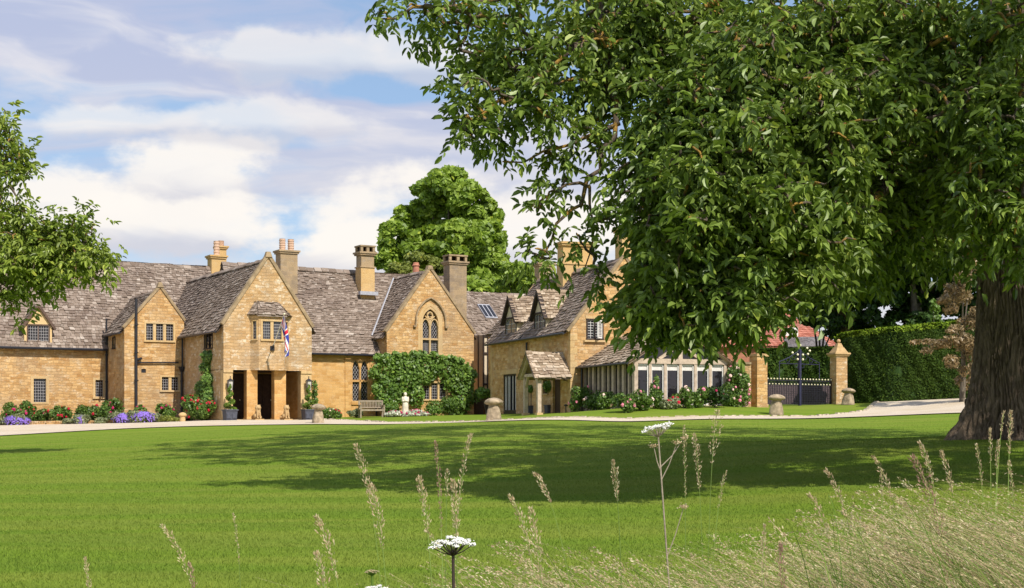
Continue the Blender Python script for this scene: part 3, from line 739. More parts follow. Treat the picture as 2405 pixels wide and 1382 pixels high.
# --- small gable
vg0 = 6.8; uA = -3.22; uB = 0.05; uap = F1.u(376, vg0)
za = F1.z(673, uap, vg0); zl = F1.z(768, uA, vg0); zr = F1.z(752, uB, vg0)
P0 = Plane((0, vg0, 0), (1,0,0), (0,-1,0))
q = lambda px, v=vg0: F1.u(px, v)
w3 = (q(343), q(407), F1.z(800, q(375), vg0), F1.z(761, q(375), vg0)); w4 = (q(380), q(419), F1.z(917, q(400), vg0), F1.z(886, q(400), vg0)); vent = (q(332), q(343), F1.z(876, q(337), vg0), F1.z(867, q(337), vg0))
g0 = MB(); holed(g0, P0, [(uA,ZB),(uB,ZB),(uB,zr),(uap,za),(uA,zl)], [rect(*w3), rect(*w4), rect(*vent)])
PsL = Plane((uA, 0, 0), (0,1,0), (-1,0,0))
sv = (F1.v(271,uA), F1.v(265,uA), F1.z(818, uA, 8.7), F1.z(793, uA, 8.7))
holed(g0, PsL, rect(vg0, vm+.1, ZB, zl-.05), [rect(*sv)], .15)
pbox(g0, P0, vent[0], vent[1], vent[2], vent[3], -.2, -.12)
g0.build('wall', M['wall'], house)
window(house, P0, *w3, lights=3, frame='ashlar', kind='grid', cell=(.12,.15), surr=.10, mull=.16)
window(house, P0, *w4, lights=2, frame='ashlar', kind='grid', cell=(.12,.15), surr=.10, mull=.16)
window(house, PsL, *sv, lights=1, frame='dark_wood', kind='grid', surr=.05)
MB().box((vent[0],vg0+.06,vent[2]),(vent[1],vg0+.1,vent[3])).build('air_vent', M['iron'], house)
rf = MB(); vr0 = mslope(za-.2)
tiles(rf, (uA-.2, vg0+.12, zl-.3), (uA-.2, mslope(zl-.3)+.5, zl-.3), (uap, vr0+.4, za-.22), (uap, vg0+.12, za-.22), sag=.03)
tiles(rf, (uB+.15, vg0+.12, zr-.3), (uB+.15, mslope(zr-.3)+.6, zr-.3), (uap, vr0+.4, za-.22), (uap, vg0+.12, za-.22))
ridge_cap(rf, (uap, vg0+.1, za-.22), (uap, vr0+.3, za-.22), .16)
rf.build('roof', M['tile'], house)
cp = MB(); bar(cp, P0, [(uA-.05, zl-.03), (uap, za+.03)], .13, -.22, .07); bar(cp, P0, [(uap, za+.03), (uB+.05, zr-.03)], .13, -.22, .07)
cp.taper((uap, vg0+.05), za-.05, za+.22, .34, .34, .16, .2); cp.build('coping', M['coping'], house)
gutter(house, (uA-.24, vg0+.1, zl-.33), (uA-.24, vm-.2, zl-.33), .06)
# --- porch wing with the tall gable
u1 = 4.77; ze1 = EYE+4.9; zi = F1.z(868.5, 0, 0); zap = F1.z(600, 2.385, 0); zrg = EYE+8.25
P1 = Plane((0,0,0), (1,0,0), (0,-1,0))
fw = MB()
bw0, bw1, bf0, bf1 = F1.u(588,0), F1.u(664,0), F1.u(608,-.45), F1.u(655,-.45)   # canted bay on plan
zbt = F1.z(742, 2.4, -.2)
holed(fw, P1, [(0,zi),(u1,zi),(u1,ze1),(2.385,zap),(0,ze1)], [rect(bw0+.25, bw1-.05, zi+1.7, zbt-.25)], .1)
fw.face([(0,0,zi),(0,.45,zi),(u1,.45,zi),(u1,0,zi)])
Pw = Plane((0,0,0), (0,1,0), (-1,0,0))
sw_ = (F1.v(499,0), F1.v(481,0), F1.z(817,0,1.9), F1.z(769,0,1.9))
holed(fw, Pw, [(0,zi),(.5,zi),(.5,ZB),(vm+.3,ZB),(vm+.3,ze1-.1),(0,ze1-.1)], [rect(*sw_)], .15)
fw.face([(u1,0,zi),(u1,vm,zi),(u1,vm,ze1),(u1,0,ze1)]); fw.face([(u1,.5,ZB),(u1,vm,ZB),(u1,vm,zi),(u1,.5,zi)])
fw.build('wall', M['wall_pale'], house)
window(house, Pw, *sw_, lights=2, frame='dark_wood', kind='none', surr=.06, mull=.06, recess=.08)
# piers and columns of the porch
for k, (a, b) in enumerate(((525,547),(580,605),(645,672),(707,732))):
    x0, x1 = F1.u(a,0), F1.u(b,0); pr = MB(); x0 = max(x0, 0); x1 = min(x1, u1)
    pr.box((x0, 0.02, ZB), (x1, .47, zi-.14)); o_ = .05 if k in (0,3) else .02
    pr.box((x0-.0, 0.02-o_, zi-.14), (x1+.0, .49, zi-.001)); pr.box((x0-.03, -.04, ZB), (x1+.03, .5, T1(*F1.w(x0,0))+.14))
    pr.build('column', M['ashlar' if k in (0,3) else 'wall_gold'], house)
pi_ = MB()  # inside of the porch
pi_.box((.0,3.0,ZB),(u1,3.1,zi)); pi_.box((u1-.5,.47,ZB),(u1-.02,3.0,zi)); pi_.box((.02,.47,ZB),(.3,3.0,zi))
pi_.build('porch_wall', M['wall_gold'], house)
MB().box((.0,.05,zi-.02),(u1,3.1,zi+.05)).build('porch_ceiling', M['dark_wood'], house)
zg1 = T1(*F1.w(2.4,1)); MB().box((0,-.25,ZB),(u1,3.0,zg1+.07)).build('porch_floor', M['coping'], house)
def door(root, x0, x1, v, z0, z1, m='door_wood'):
    d = MB(); d.box((x0,v-.06,z0),(x1,v,z1)); n = 3
    for i in range(n+1): x = x0+(x1-x0)*i/n; d.box((x-.04,v-.09,z0),(x+.04,v-.06,z1))
    for z in (z0+.05, (z0+z1)/2, z1-.08): d.box((x0,v-.085,z-.05),(x1,v-.06,z+.05))
    o = d.build('door', M[m], root); MB().ball((x1-.15, v-.13, z0+1.05), .04, 5).build('handle', M['gold'], o); return o
door(house, .35, 2.0, 3.0, zg1+.05, zi-.1); door(house, 2.05, 3.75, 3.0, zg1+.05, zi-.1)
# projecting bay with its hipped stone roof
by = MB(); zlb, ztb = zi-.0, zbt
def bayring(z, g=0.0): return [(bw0-g, 0.0, z), (bf0-g*.6, -.45-g, z), (bf1+g*.6, -.45-g, z), (bw1+.28+g, 0.0, z)]
bp_ = Plane((0,-.45,0), (1,0,0), (0,-1,0))
wb0, wb1, zb0, zb1 = F1.u(617,-.45), F1.u(661,-.45), F1.z(797,2.2,-.45), F1.z(755,2.2,-.45)
bf1 = max(bf1, wb1+.16); bw1 = bf1 + .12
holed(by, bp_, rect(bf0, bf1, zlb, ztb), [rect(wb0,wb1,zb0,zb1)], .15)
dL = np.array([bf0-bw0, -.45, 0]); lL = np.linalg.norm(dL); dL /= lL; PL = Plane((bw0,0,0), dL, (dL[1], -dL[0], 0))
dR = np.array([bw1+.28-bf1, .45, 0]); lR = np.linalg.norm(dR); dR /= lR; PR = Plane((bf1,-.45,0), dR, (dR[1], -dR[0], 0))
holed(by, PL, rect(0,lL,zlb,ztb), [rect(lL*.30,lL*.74,zb0,zb1)], .12); holed(by, PR, rect(0,lR,zlb,ztb), [rect(lR*.28,lR*.72,zb0,zb1)], .12)
by.face([p for p in bayring(zlb)])
o = by.build('bay', M['wall_pale'], house)
window(house, bp_, wb0, wb1, zb0, zb1, lights=2, frame='ashlar', kind='grid', cell=(.12,.15), surr=.10, mull=.16, recess=.10)
window(house, PL, lL*.30, lL*.74, zb0, zb1, lights=1, frame='ashlar', kind='grid', cell=(.13,.15), surr=.06, recess=.08); window(house, PR, lR*.28, lR*.72, zb0, zb1, lights=1, frame='ashlar', kind='grid', cell=(.13,.15), surr=.06, recess=.08)
br_ = MB(); e = bayring(ztb+.02, .16); zt_ = F1.z(710, 2.3, 0); tA, tB = (F1.u(602,0), -.03, zt_), (F1.u(652,0), -.03, zt_)
tiles(br_, e[1], e[2], (tB[0],-.08,zt_), (tA[0],-.08,zt_), c0=.17, c1=.12); tiles(br_, e[0], e[1], (tA[0],-.08,zt_), (tA[0]-.05,-.0,zt_), c0=.17, c1=.12); tiles(br_, e[2], e[3], (tB[0]+.05,0,zt_), (tB[0],-.08,zt_), c0=.17, c1=.12)
br_.box((bf0-.1,-.58,ztb-.07),(bf1+.1,-.4,ztb+.0)); br_.build('bay_roof', M['tile'], o)
rf = MB()
tiles(rf, (-.28,.14,ze1-.42), (-.28,vm+.6,ze1-.42), (2.385,vm+3.4,zrg), (2.385,.14,zrg), sag=.06)
tiles(rf, (u1+.28,.14,ze1-.42), (u1+.28,vm,ze1-.42), (2.385,vm+3.4,zrg), (2.385,.14,zrg))
ridge_cap(rf, (2.385,.1,zrg), (2.385,vm+3.3,zrg), .18)
rf.build('roof', M['tile'], house)
cp = MB(); bar(cp, P1, [(-.08,ze1-.08),(2.385,zap+.04)], .16, -.25, .07); bar(cp, P1, [(2.385,zap+.04),(u1+.08,ze1-.08)], .16, -.25, .07)
cp.taper((2.385,.05), zap-.1, zap+.18, .36, .34, .2, .22)
cp.build('coping', M['coping'], house)
gutter(house, (-.33,.2,ze1-.47), (-.33,vg0-.1,ze1-.47), .06)
# --- hall
vh, vhr = 5.5, 9.3; zh_e = EYE+3.72; zh_r = EYE+8.95; Ph = Plane((0,vh,0),(1,0,0),(0,-1,0))
qh = lambda px: F1.u(px, vh)
hw = (qh(825), qh(867), F1.z(942, qh(846), vh), F1.z(842, qh(846), vh)); zspr = hw[3]-.42
h_ = MB(); holed(h_, Ph, rect(u1-.5, 11.3, ZB, zh_e), [rect(*hw)]); h_.build('wall', M['wall_gold'], house)
sg = MB()  # dressed stone round the hall window
for a, b in ((810,824),(868,882)): pbox(sg, Ph, qh(a), qh(b), ZB+.2, zh_e-.12, -.02, .05)
pbox(sg, Ph, qh(824), qh(868), hw[2]-.22, hw[2], -.2, .08); sg.build('window_surround', M['wall_gold'], house)
def tracery(root, P, a0, a1, z0, z1, m='ashlar', transom=.47, label=None):
    c = (a0+a1)/2; f = MB(); b_ = .10
    pbox(f, P, a0-.02, a0+.07, z0, z1, -.16, .02); pbox(f, P, a1-.07, a1+.02, z0, z1, -.16, .02); pbox(f, P, c-b_/2, c+b_/2, z0, z1, -.14, -.0)
    zt = z0+(z1-z0)*transom; pbox(f, P, a0, a1, zt-.06, zt+.06, -.14, .0)
    for x0, x1 in ((a0+.07,c-b_/2),(c+b_/2,a1-.07)):
        xm = (x0+x1)/2; zs = z1-.52; zp = z1-.12
        L = [(x0, zs)] + [(x0+(xm-x0)*(1-math.cos(t*math.pi/2)), zs+(zp-zs)*math.sin(t*math.pi/2)) for t in (.25,.5,.75,1)]
        Rr = [(2*xm-x, z) for x, z in L]
        for Q in (L, Rr): bar(f, P, Q, .07, -.13, -.01)
        # solid spandrels over the pointed heads
        f.face([P.p(x0,zs,-.05)]+[P.p(x,z,-.05) for x, z in L[1:]]+[P.p(xm,z1,-.05),P.p(x0,z1,-.05)]); f.face([P.p(xm,z1,-.05)]+[P.p(x,z,-.05) for x, z in reversed(Rr)]+[P.p(x1,z1,-.05)])
    o = f.build('window', M[m], root); pm = MB()
    pbox(pm, P, a0, a1, z0, z1, -.2, -.14, 0)
    lead(pm, P, a0+.07, c-.05, z0, z1, 'diamond', -.13, (.13,.17)); lead(pm, P, c+.05, a1-.07, z0, z1, 'diamond', -.13, (.13,.17))
    pm.build('pane', [M['glass'], M['leadm']], o)
    if label: o['label'] = label
    return o
tracery(house, Ph, *hw, m='wall_gold')
rf = MB(); hslope = lambda z: vh-.3 + (z-zh_e)*(vhr-vh+.3)/(zh_r-zh_e)
tiles(rf, (3.0,vh-.3,zh_e), (11.4,vh-.3,zh_e), (18.5,vhr,zh_r), (3.0,vhr,zh_r), sag=.10)
tiles(rf, (3.0,2*vhr-vh,zh_e), (18.5,2*vhr-vh,zh_e), (18.5,vhr,zh_r), (3.0,vhr,zh_r), sag=.10)
ridge_cap(rf, (3.0,vhr,zh_r+.02), (12.4,vhr,zh_r-.05)); rf.build('roof', M['tile'], house)
gutter(house, (u1,vh-.36,zh_e-.04), (11.1,vh-.36,zh_e-.04), .06)
# --- second gable with the traceried window
v3 = 4.4; uL3, uR3 = 11.13, 16.8; um3 = F1.u(1010, v3); za3 = F1.z(629, um3, v3); zl3 = F1.z(776, uL3, v3); zr3 = F1.z(781, uR3, v3)
P3 = Plane((0,v3,0),(1,0,0),(0,-1,0)); q3 = lambda px: F1.u(px, v3); z3 = lambda py: F1.z(py, um3, v3)
aw = (q3(990), q3(1031)); gz0, gzs, gzt = z3(832), z3(757), z3(724)
lw3 = (q3(994), q3(1047), z3(938), z3(900))
g3 = MB(); ao = arch(aw[0], aw[1], gz0, gzs, gzt)
holed(g3, P3, [(uL3,ZB),(uR3,ZB),(uR3,zr3),(um3,za3),(uL3,zl3)], [ao, rect(*lw3)])
g3.face([(uL3,v3,ZB),(uL3,v3,zl3),(uL3,9,zl3),(uL3,9,ZB)]); g3.face([(uR3,v3,ZB),(uR3,12,ZB),(uR3,12,zr3),(uR3,v3,zr3)])
g3.build('wall', M['wall'], house)
gf = MB(); c3 = (aw[0]+aw[1])/2; ring = [(a,z) for a,z in ao[1:]] + [ao[0]]
big = lambda g: arch(aw[0]-g, aw[1]+g, gz0, gzs, gzt+g*1.5)
def arch_path(g): o_ = big(g); return o_[1:] + [o_[0]]
bar(gf, P3, arch_path(.0), .12, -.16, .03); bar(gf, P3, arch_path(.14), .17, -.04, .015)
pbox(gf, P3, aw[0]-.2, aw[1]+.2, gz0-.12, gz0, -.16, .06); pbox(gf, P3, c3-.05, c3+.05, gz0, gzs+.1, -.15, -.02)
ztr = z3(797); pbox(gf, P3, aw[0], aw[1], ztr-.05, ztr+.05, -.15, -.01)
for x0, x1 in ((aw[0]+.05,c3-.05),(c3+.05,aw[1]-.05)):
    xm = (x0+x1)/2; zs = gzs-.22; zp = gzs+.18
    L = [(x0,zs)]+[(x0+(xm-x0)*(1-math.cos(t*math.pi/2)), zs+(zp-zs)*math.sin(t*math.pi/2)) for t in (.25,.5,.75,1)]
    bar(gf, P3, L+[(2*xm-x,z) for x,z in reversed(L[:-1])], .06, -.15, -.02)
cr = [(c3+.17*math.cos(t), gzs+.40+.19*math.sin(t)) for t in np.linspace(0,2*math.pi,17)[:-1]]; bar(gf, P3, cr, .07, -.15, -.02, closed=True)
for t in np.linspace(0,2*math.pi,5)[:-1]+math.pi/4: bar(gf, P3, [(c3+.17*math.cos(t), gzs+.40+.19*math.sin(t)),(c3+.08*math.cos(t), gzs+.40+.09*math.sin(t))], .05, -.15, -.03)
bar(gf, P3, [(c3-.02,gzs+.1),(c3-.30,gzs+.35)], .06, -.15, -.03); bar(gf, P3, [(c3+.02,gzs+.1),(c3+.30,gzs+.35)], .06, -.15, -.03)
o = gf.build('window', M['ashlar'], house); o['label'] = 'tall pointed stone window with tracery high in the gable'
pm = MB(); pm.face([P3.p(a,z,-.18) for a,z in ao], 0); lead(pm, P3, aw[0]+.06, c3-.05, ztr+.05, gzs+.1, 'diamond', -.165, (.12,.15)); lead(pm, P3, c3+.05, aw[1]-.06, ztr+.05, gzs+.1, 'diamond', -.165, (.12,.15))
lead(pm, P3, aw[0]+.06, c3-.05, gz0, ztr-.05, 'grid', -.165, (.10,.12)); lead(pm, P3, c3+.05, aw[1]-.06, gz0, ztr-.05, 'grid', -.165, (.10,.12))
pm.build('pane', [M['glass'], M['leadm']], o)
hm = MB(); hp = arch_path(.40); hp = [p for p in hp if p[1] >= gzs-.25]; bar(hm, P3, [(aw[1]+.40,gzs-.25)]+hp[:]+[(aw[0]-.40,gzs-.25)], .08, 0, .13)
for x in (aw[0]-.46, aw[1]+.46): pbox(hm, P3, x-.09, x+.09, gzs-.33, gzs-.22, 0, .14)
hm.build('hood_mould', M['coping'], house)
window(house, P3, *lw3, lights=3, frame='ashlar', kind='grid', surr=.10, mull=.12)
rf = MB(); vend = vhr + .3
tiles(rf, (uL3-.25,v3+.12,zl3-.45), (uL3-.25,hslope(zl3-.45)+.6,zl3-.45), (um3,vend,za3-.2), (um3,v3+.12,za3-.2))
tiles(rf, (uR3+.2,v3+.12,zr3-.42), (uR3+.2,12,zr3-.42), (um3,vend,za3-.2), (um3,v3+.12,za3-.2))
ridge_cap(rf, (um3,v3+.1,za3-.18), (um3,vend,za3-.18), .17); rf.build('roof', M['tile'], house)
cp = MB(); bar(cp, P3, [(uL3-.08,zl3-.07),(um3,za3+.02)], .14, -.25, .06); bar(cp, P3, [(um3,za3+.02),(uR3+.08,zr3-.07)], .14, -.25, .06)
cp.taper((um3,v3+.1), za3-.1, za3+.12, .36, .36, .24, .3); cp.build('coping', M['coping'], house)
fl = MB(); 
for k in range(12):
    t0, t1 = k/12, (k+1)/12
    za_, zb_ = zl3-.3+(za3-zl3)*t0, zl3-.3+(za3-zl3)*t1
    ua_, ub_ = uL3-.2+(um3-uL3)*t0, uL3-.2+(um3-uL3)*t1
    fl.tube([(ua_, hslope(za_)-.02, za_+.07),(ub_, hslope(zb_)-.02, zb_+.07)], .05, 5, caps=False)
fl.build('valley_flashing', M['lead_flash'], house)
# --- link range behind
v4, v4r = 8.0, 11.4; z4e = EYE+5.17; z4r = EYE+8.2
lk = MB(); lk.box((uR3+.02,v4+.02,ZB),(30,v4+6.6,z4e-.1)); lk.build('wall', M['wall_gold'], house)
rf = MB(); tiles(rf, (uR3-2,v4-.3,z4e), (30,v4-.3,z4e), (30,v4r,z4r), (uR3-2,v4r,z4r)); tiles(rf, (uR3-2,2*v4r-v4+.3,z4e), (30,2*v4r-v4+.3,z4e), (30,v4r,z4r), (uR3-2,v4r,z4r)); ridge_cap(rf, (uR3-2,v4r,z4r), (30,v4r,z4r))
rf.build('roof', M['tile'], house)
sk = MB(); n4 = nrm(np.array([0, -(z4r-z4e), v4r-v4+.3])); s4 = lambda px, py: None
def on_slope4(px, py):
    # intersect sight line with the link roof plane
    lo, hi = v4-.3, v4r
    for _ in range(40):
        mid = (lo+hi)/2; u_ = F1.u(px, mid); zz = F1.z(py, u_, mid); zs_ = z4e + (mid-(v4-.3))*(z4r-z4e)/(v4r-v4+.3)
        if zs_ < zz: lo = mid
        else: hi = mid
    return np.array([F1.u(px, lo), lo, z4e + (lo-(v4-.3))*(z4r-z4e)/(v4r-v4+.3)])
c0_, c1_, c2_, c3_ = on_slope4(1140,750), on_slope4(1166,748), on_slope4(1160,718), on_slope4(1131,719)
c1_[1:] = c0_[1:]; c2_[1:] = c3_[1:]; c3_[0] = c0_[0]; c2_[0] = c1_[0]
sk.add([p+n4*.02 for p in (c0_,c1_,c2_,c3_)]+[p+n4*.14 for p in (c0_,c1_,c2_,c3_)], [(4,5,6,7),(0,1,5,4),(1,2,6,5),(2,3,7,6),(3,0,4,7)])
o = sk.build('skylight', M['lead_flash'], house); gl = MB()
for k in range(3):
    a_, b_ = (k+.12)/3, (k+.88)/3; L_ = lambda t, s: c0_*(1-t)*(1-s)+c1_*t*(1-s)+c2_*t*s+c3_*(1-t)*s
    gl.face([L_(a_,.07)+n4*.15, L_(b_,.07)+n4*.15, L_(b_,.93)+n4*.15, L_(a_,.93)+n4*.15])
gl.build('pane', M['slate'] if False else M['glass'], o)
# timber-framed jetty and dark doorway between the gable and the right-hand house
tf = MB(); ju0, ju1, jv = F1.u(1136,6.0), F1.u(1156,6.0)+.6, 6.0
jz = lambda py: F1.z(py, ju0, jv)
tf.box((ju0,jv+.05,jz(925)),(ju1,v4+.5,jz(787)))
o = tf.build('timber_bay', M['cream'], house); tb = MB()
for x in np.linspace(ju0, ju1, 5): tb.box((x-.045,jv-.02,jz(925)),(x+.045,jv+.05,jz(787)))
for z in (jz(925), jz(903), jz(830), jz(789)): tb.box((ju0-.05,jv-.03,z-.06),(ju1,jv+.04,z+.06))
for y in np.linspace(jv, v4, 4): tb.box((ju0-.03,y-.045,jz(925)),(ju0+.02,y+.05,jz(787)))
tb.build('timber_frame', M['dark_wood'], o)
dd = MB(); dd.box((F1.u(1136,7.2),7.0,ZB),(ju1,7.2,jz(925))); dd.box((F1.u(1112,7.8),7.75,ZB),(F1.u(1137,7.8),7.9,jz(930))); dd.build('door', M['door_wood'], house)
# --- chimneys
chimney(house, F1, 497, 530, 600, 640, 14.0, .8, pots=1, m='chim_gold', pot_h=.9, label='golden chimney stack with ribbed pots on the long left ridge')
chimney(house, F1, 515, 532, 578, 640, 15.2, .7, pots=1, m='chim_gold', pot_h=.35, label='second slimmer stack just behind the left one')
chimney(house, F1, 659, 699, 588, 690, 8.0, .8, pots=2, m='chim', pot_h=.68, band=None, label='tall weathered chimney with two clay pots right of the porch gable')
chimney(house, F1, 848, 880, 592, 692, 7.9, .8, m='chim', cap='open', band=629, base_m='chim_gold', label='chimney with open stone cap on the hall roof')
chimney(house, F1, 1056, 1096, 614, 735, 6.6, .8, m='chim', cap='open', label='tall plain chimney right of the second gable')
chimney(house, F1, 170, 190, 628, 660, 13.4, .7, m='chim_gold', label='short golden stack half hidden by leaves at the far left')
mb = MB(); x = F1.u(977, 12); mb.lathe((x,12,F1.z(640,x,12)), [(.22,0),(.2,.35),(.26,.42),(.2,.5),(.18,.62)], 10); mb.build('chimney_pot', M['brick'], house)
fm_ = MB(); x0_, x1_ = F1.u(844,7.75), F1.u(886,7.75); fm_.box((x0_,7.6,F1.z(692,x0_,7.8)-.02),(x1_,7.9,F1.z(686,x0_,7.8)+.04)); fm_.build('chimney_flashing', M['lead_flash'], house)
# --- rainwater pipes
def pipe(u_, v_, z0_, z1_, r=.055, hopper=True, name='downpipe'):
    mb = MB(); mb.tube([(u_,v_,z0_),(u_,v_,z1_)], r, 8)
    if hopper: mb.taper((u_,v_), z1_-.28, z1_, .14, .14, .30, .24)
    for z in np.arange(z0_+.8, z1_-.4, 1.5): mb.tube([(u_,v_,z),(u_,v_,z+.06)], r*1.5, 8)
    return mb.build(name, M['iron'], house)
pipe(F1.u(250,vm-.12), vm-.12, 1.2, F1.z(748,-4,vm), r=.05, hopper=False)
pipe(F1.u(244,vm-.3), vm-.3, F1.z(790,-4,vm), F1.z(822,-4,vm)+1.4, r=.03, hopper=False) if False else None
pipe(F1.u(256,vm-.14), vm-.14, 1.2, F1.z(788,-4,vm), r=.075)
soil_u = F1.u(320,vg0-.12); pipe(soil_u, vg0-.12, 1.2, F1.z(703,soil_u,vg0), r=.075, hopper=False, name='soil_pipe')
hu = F1.u(419,vg0-.1); zh_ = F1.z(852, hu, vg0)
MB().tube([(soil_u+.1,vg0-.1,zh_-.05),(hu,vg0-.1,zh_)], .04, 6).build('waste_pipe', M['iron'], house)
MB().tube([(soil_u,vg0-.12,F1.z(846,soil_u,vg0)),(soil_u+.3,vg0-.16,F1.z(842,soil_u,vg0))], .07, 6).build('waste_pipe', M['iron'], house)
pipe(F1.u(427,vg0-.15), vg0-.15, 1.2, F1.z(862,0,vg0), r=.06); MB().tube([(-.12,vg0-.25,F1.z(868,0,vg0)),(-.12,vg0-.25,ze1-.5)], .05, 8).build('downpipe', M['iron'], house)
pipe(F1.u(889,vh-.4)-.0, vh-.12, 1.5, zh_e-.05, r=.05)

# ================================================= RIGHT-HAND HOUSE (frame rotated 20 degrees)
F2 = Frame(1340, 66.0, 20)
cot = empty('stone_house', (F2.X0, F2.Y0, 0), F2.th, 'golden stone house at the right with two gabled dormers and an oak entrance canopy', 'house')
random.seed(21)
hw2 = 2.74; L2 = 11.3; z2e = EYE+4.29; z2a = F2.z(602, 2.74, 0)
PS = Plane((0,0,0),(0,1,0),(-1,0,0)); PG = Plane((0,0,0),(1,0,0),(0,-1,0))
vs_ = lambda px: F2.v(px, 0); zs2 = lambda py, v: F2.z(py, 0, v)
fd = (vs_(1212), vs_(1182), .9, zs2(879, vs_(1197))); sl2 = (vs_(1332), vs_(1324), zs2(895, .7), zs2(861, .7)); ed = (vs_(1316), vs_(1298), .9, zs2(885, vs_(1307)))
ew = (vs_(1287), vs_(1276), zs2(925,3), zs2(893,3))
wl = MB(); holed(wl, PS, rect(0, L2, ZB, z2e), [rect(*fd), rect(*sl2), rect(*ed), rect(*ew)])
gw = (F2.u(1380,0), F2.u(1414,0), F2.z(795,.8,0), F2.z(752,.8,0))
holed(wl, PG, [(0,ZB),(2*hw2,ZB),(2*hw2,z2e),(hw2,z2a),(0,z2e)], [rect(*gw)])
wl.face([(0,L2,ZB),(0,L2,z2e),(hw2,L2,z2a),(2*hw2,L2,z2e),(2*hw2,L2,ZB)]); wl.face([(2*hw2,0,ZB),(2*hw2,L2,ZB),(2*hw2,L2,z2e),(2*hw2,0,z2e)])
wl.build('wall', M['wall'], cot)
qn = MB(); qn2 = MB()
for k in range(12):
    z = 1.6 + k*.32; l1, l2 = (.34,.2) if k % 2 else (.2,.34)
    if z+.3 > z2e: break
    qn.box((-.015,-.015,z),(l1,.0,z+.3)); qn.box((-.015,0,z),(0,l2,z+.3))
    qn2.box((-.015,L2-l2,z),(0,L2+.01,z+.3))
qn.build('quoins', M['ashlar'], cot); qn2.build('quoins', M['ashlar'], cot)
rf = MB(); tiles(rf, (-.25,.05,z2e-.25), (-.25,L2+.15,z2e-.25), (hw2,L2+.15,z2a-.12), (hw2,.05,z2a-.12), sag=.08); tiles(rf, (2*hw2+.25,.05,z2e-.25), (2*hw2+.25,L2+.15,z2e-.25), (hw2,L2+.15,z2a-.12), (hw2,.05,z2a-.12))
ridge_cap(rf, (hw2,0,z2a-.1), (hw2,L2,z2a-.1)); rf.build('roof', M['tile'], cot)
cp = MB(); bar(cp, PG, [(-.15,z2e-.2),(hw2,z2a+.02)], .13, -.2, .05); bar(cp, PG, [(hw2,z2a+.02),(2*hw2+.15,z2e-.2)], .13, -.2, .05); cp.build('coping', M['coping'], cot)
gutter(cot, (-.32,.1,z2e-.3), (-.32,L2,z2e-.3), .06)
rail(cot, [(-.1,vs_(1241),z2e-.45),(-.08,vs_(1241)-.02,2.0)], .05, 'downpipe')
# dormers face the side (-u)
def side_dormer(px0, px1, pyap, pye, pyb, pyr_end):
    uD = .12; va, vb = F2.v(px1,uD), F2.v(px0,uD); vm_ = (va+vb)/2; zt = F2.z(pyap,uD,vm_); ze = F2.z(pye,uD,vm_); zb = F2.z(pyb,uD,vm_)
    P = Plane((uD,0,0),(0,1,0),(-1,0,0)); s2 = (z2a-z2e+.13)/(hw2+.25); us = lambda z: -.25+(z-(z2e-.25))/s2
    d = MB(); w_ = (va+.10, vb-.10, zb+.12, ze-.05); holed(d, P, [(va,zb),(vb,zb),(vb,ze),(vm_,zt-.08),(va,ze)], [rect(*w_)], .08)
    ub = us(ze)+.3; d.face([(uD,va,zb),(uD,va,ze),(ub,va,ze),(ub,va,zb)]); d.face([(uD,vb,zb),(ub,vb,zb),(ub,vb,ze),(uD,vb,ze)])
    o = d.build('dormer', M['cream'], cot); r_ = MB(); sl_ = (zt-ze)/(vm_-va); ov = .22
    for sg, a in ((-1,va),(1,vb)):
        e = a+sg*ov; zz = ze-ov*sl_; tiles(r_, (uD-.2,e,zz), (us(zz)+.1,e,zz), (us(zt)+.2,vm_,zt), (uD-.2,vm_,zt), c0=.2, c1=.16)
    ridge_cap(r_, (uD-.2,vm_,zt), (us(zt)+.2,vm_,zt), .13, .3); r_.build('dormer_roof', M['tile_warm'], o)
    t_ = MB()
    for sg, a in ((-1,va),(1,vb)): bar(t_, P, [(a+sg*ov,ze-ov*sl_-.02),(vm_,zt-.03)], .12, 0, .21)
    pbox(t_, P, va-.05, vb+.05, ze-.04, ze+.05, 0, .05)
    t_.build('bargeboard', M['dark_wood'], o)
    window(cot, P, *w_, lights=2, frame='dark_wood', kind='white', recess=.04, surr=.06, mull=.07, proud=.03, sill=False, cell=(.2,.30), leadmat='white')
side_dormer(1187, 1214, 697, 748, 790, 0); side_dormer(1255, 1282, 683, 736, 779, 0)
# gable window with an open casement
window(cot, PG, *gw, lights=2, frame='dark_wood', kind='grid', recess=.06, surr=.07, mull=.08, proud=.03, cell=(.14,.13), leadmat='white')
oc = MB(); hx_, hz0, hz1 = gw[1], gw[2], gw[3]
PO = Plane((hx_,0,0), nrm(np.array([-.75,-.66,0])), nrm(np.array([-.66,.75,0])))
for a in ((0,.06,hz0,hz1),(.42,.48,hz0,hz1),(0,.48,hz0,hz0+.06),(0,.48,hz1-.06,hz1)): pbox(oc, PO, *a, -.02, .02)
lead(oc, PO, .06, .42, hz0, hz1, 'grid', 0, (.13,.15), 0); oc.build('open_casement', M['white'], cot)
sls = MB(); pbox(sls, PG, gw[0]-.2, gw[1]+.15, gw[2]-.17, gw[2]-.08, 0, .12); pbox(sls, PG, gw[0]-.1, gw[1]+.1, gw[2]-.17, gw[2]-.165, 0, .03); sls.build('sill', M['ashlar'], cot); lt2 = MB(); pbox(lt2, PG, gw[0]-.1, gw[1]+.1, gw[3]+.07, gw[3]+.2, 0, .03); lt2.build('lintel', M['ashlar'], cot)
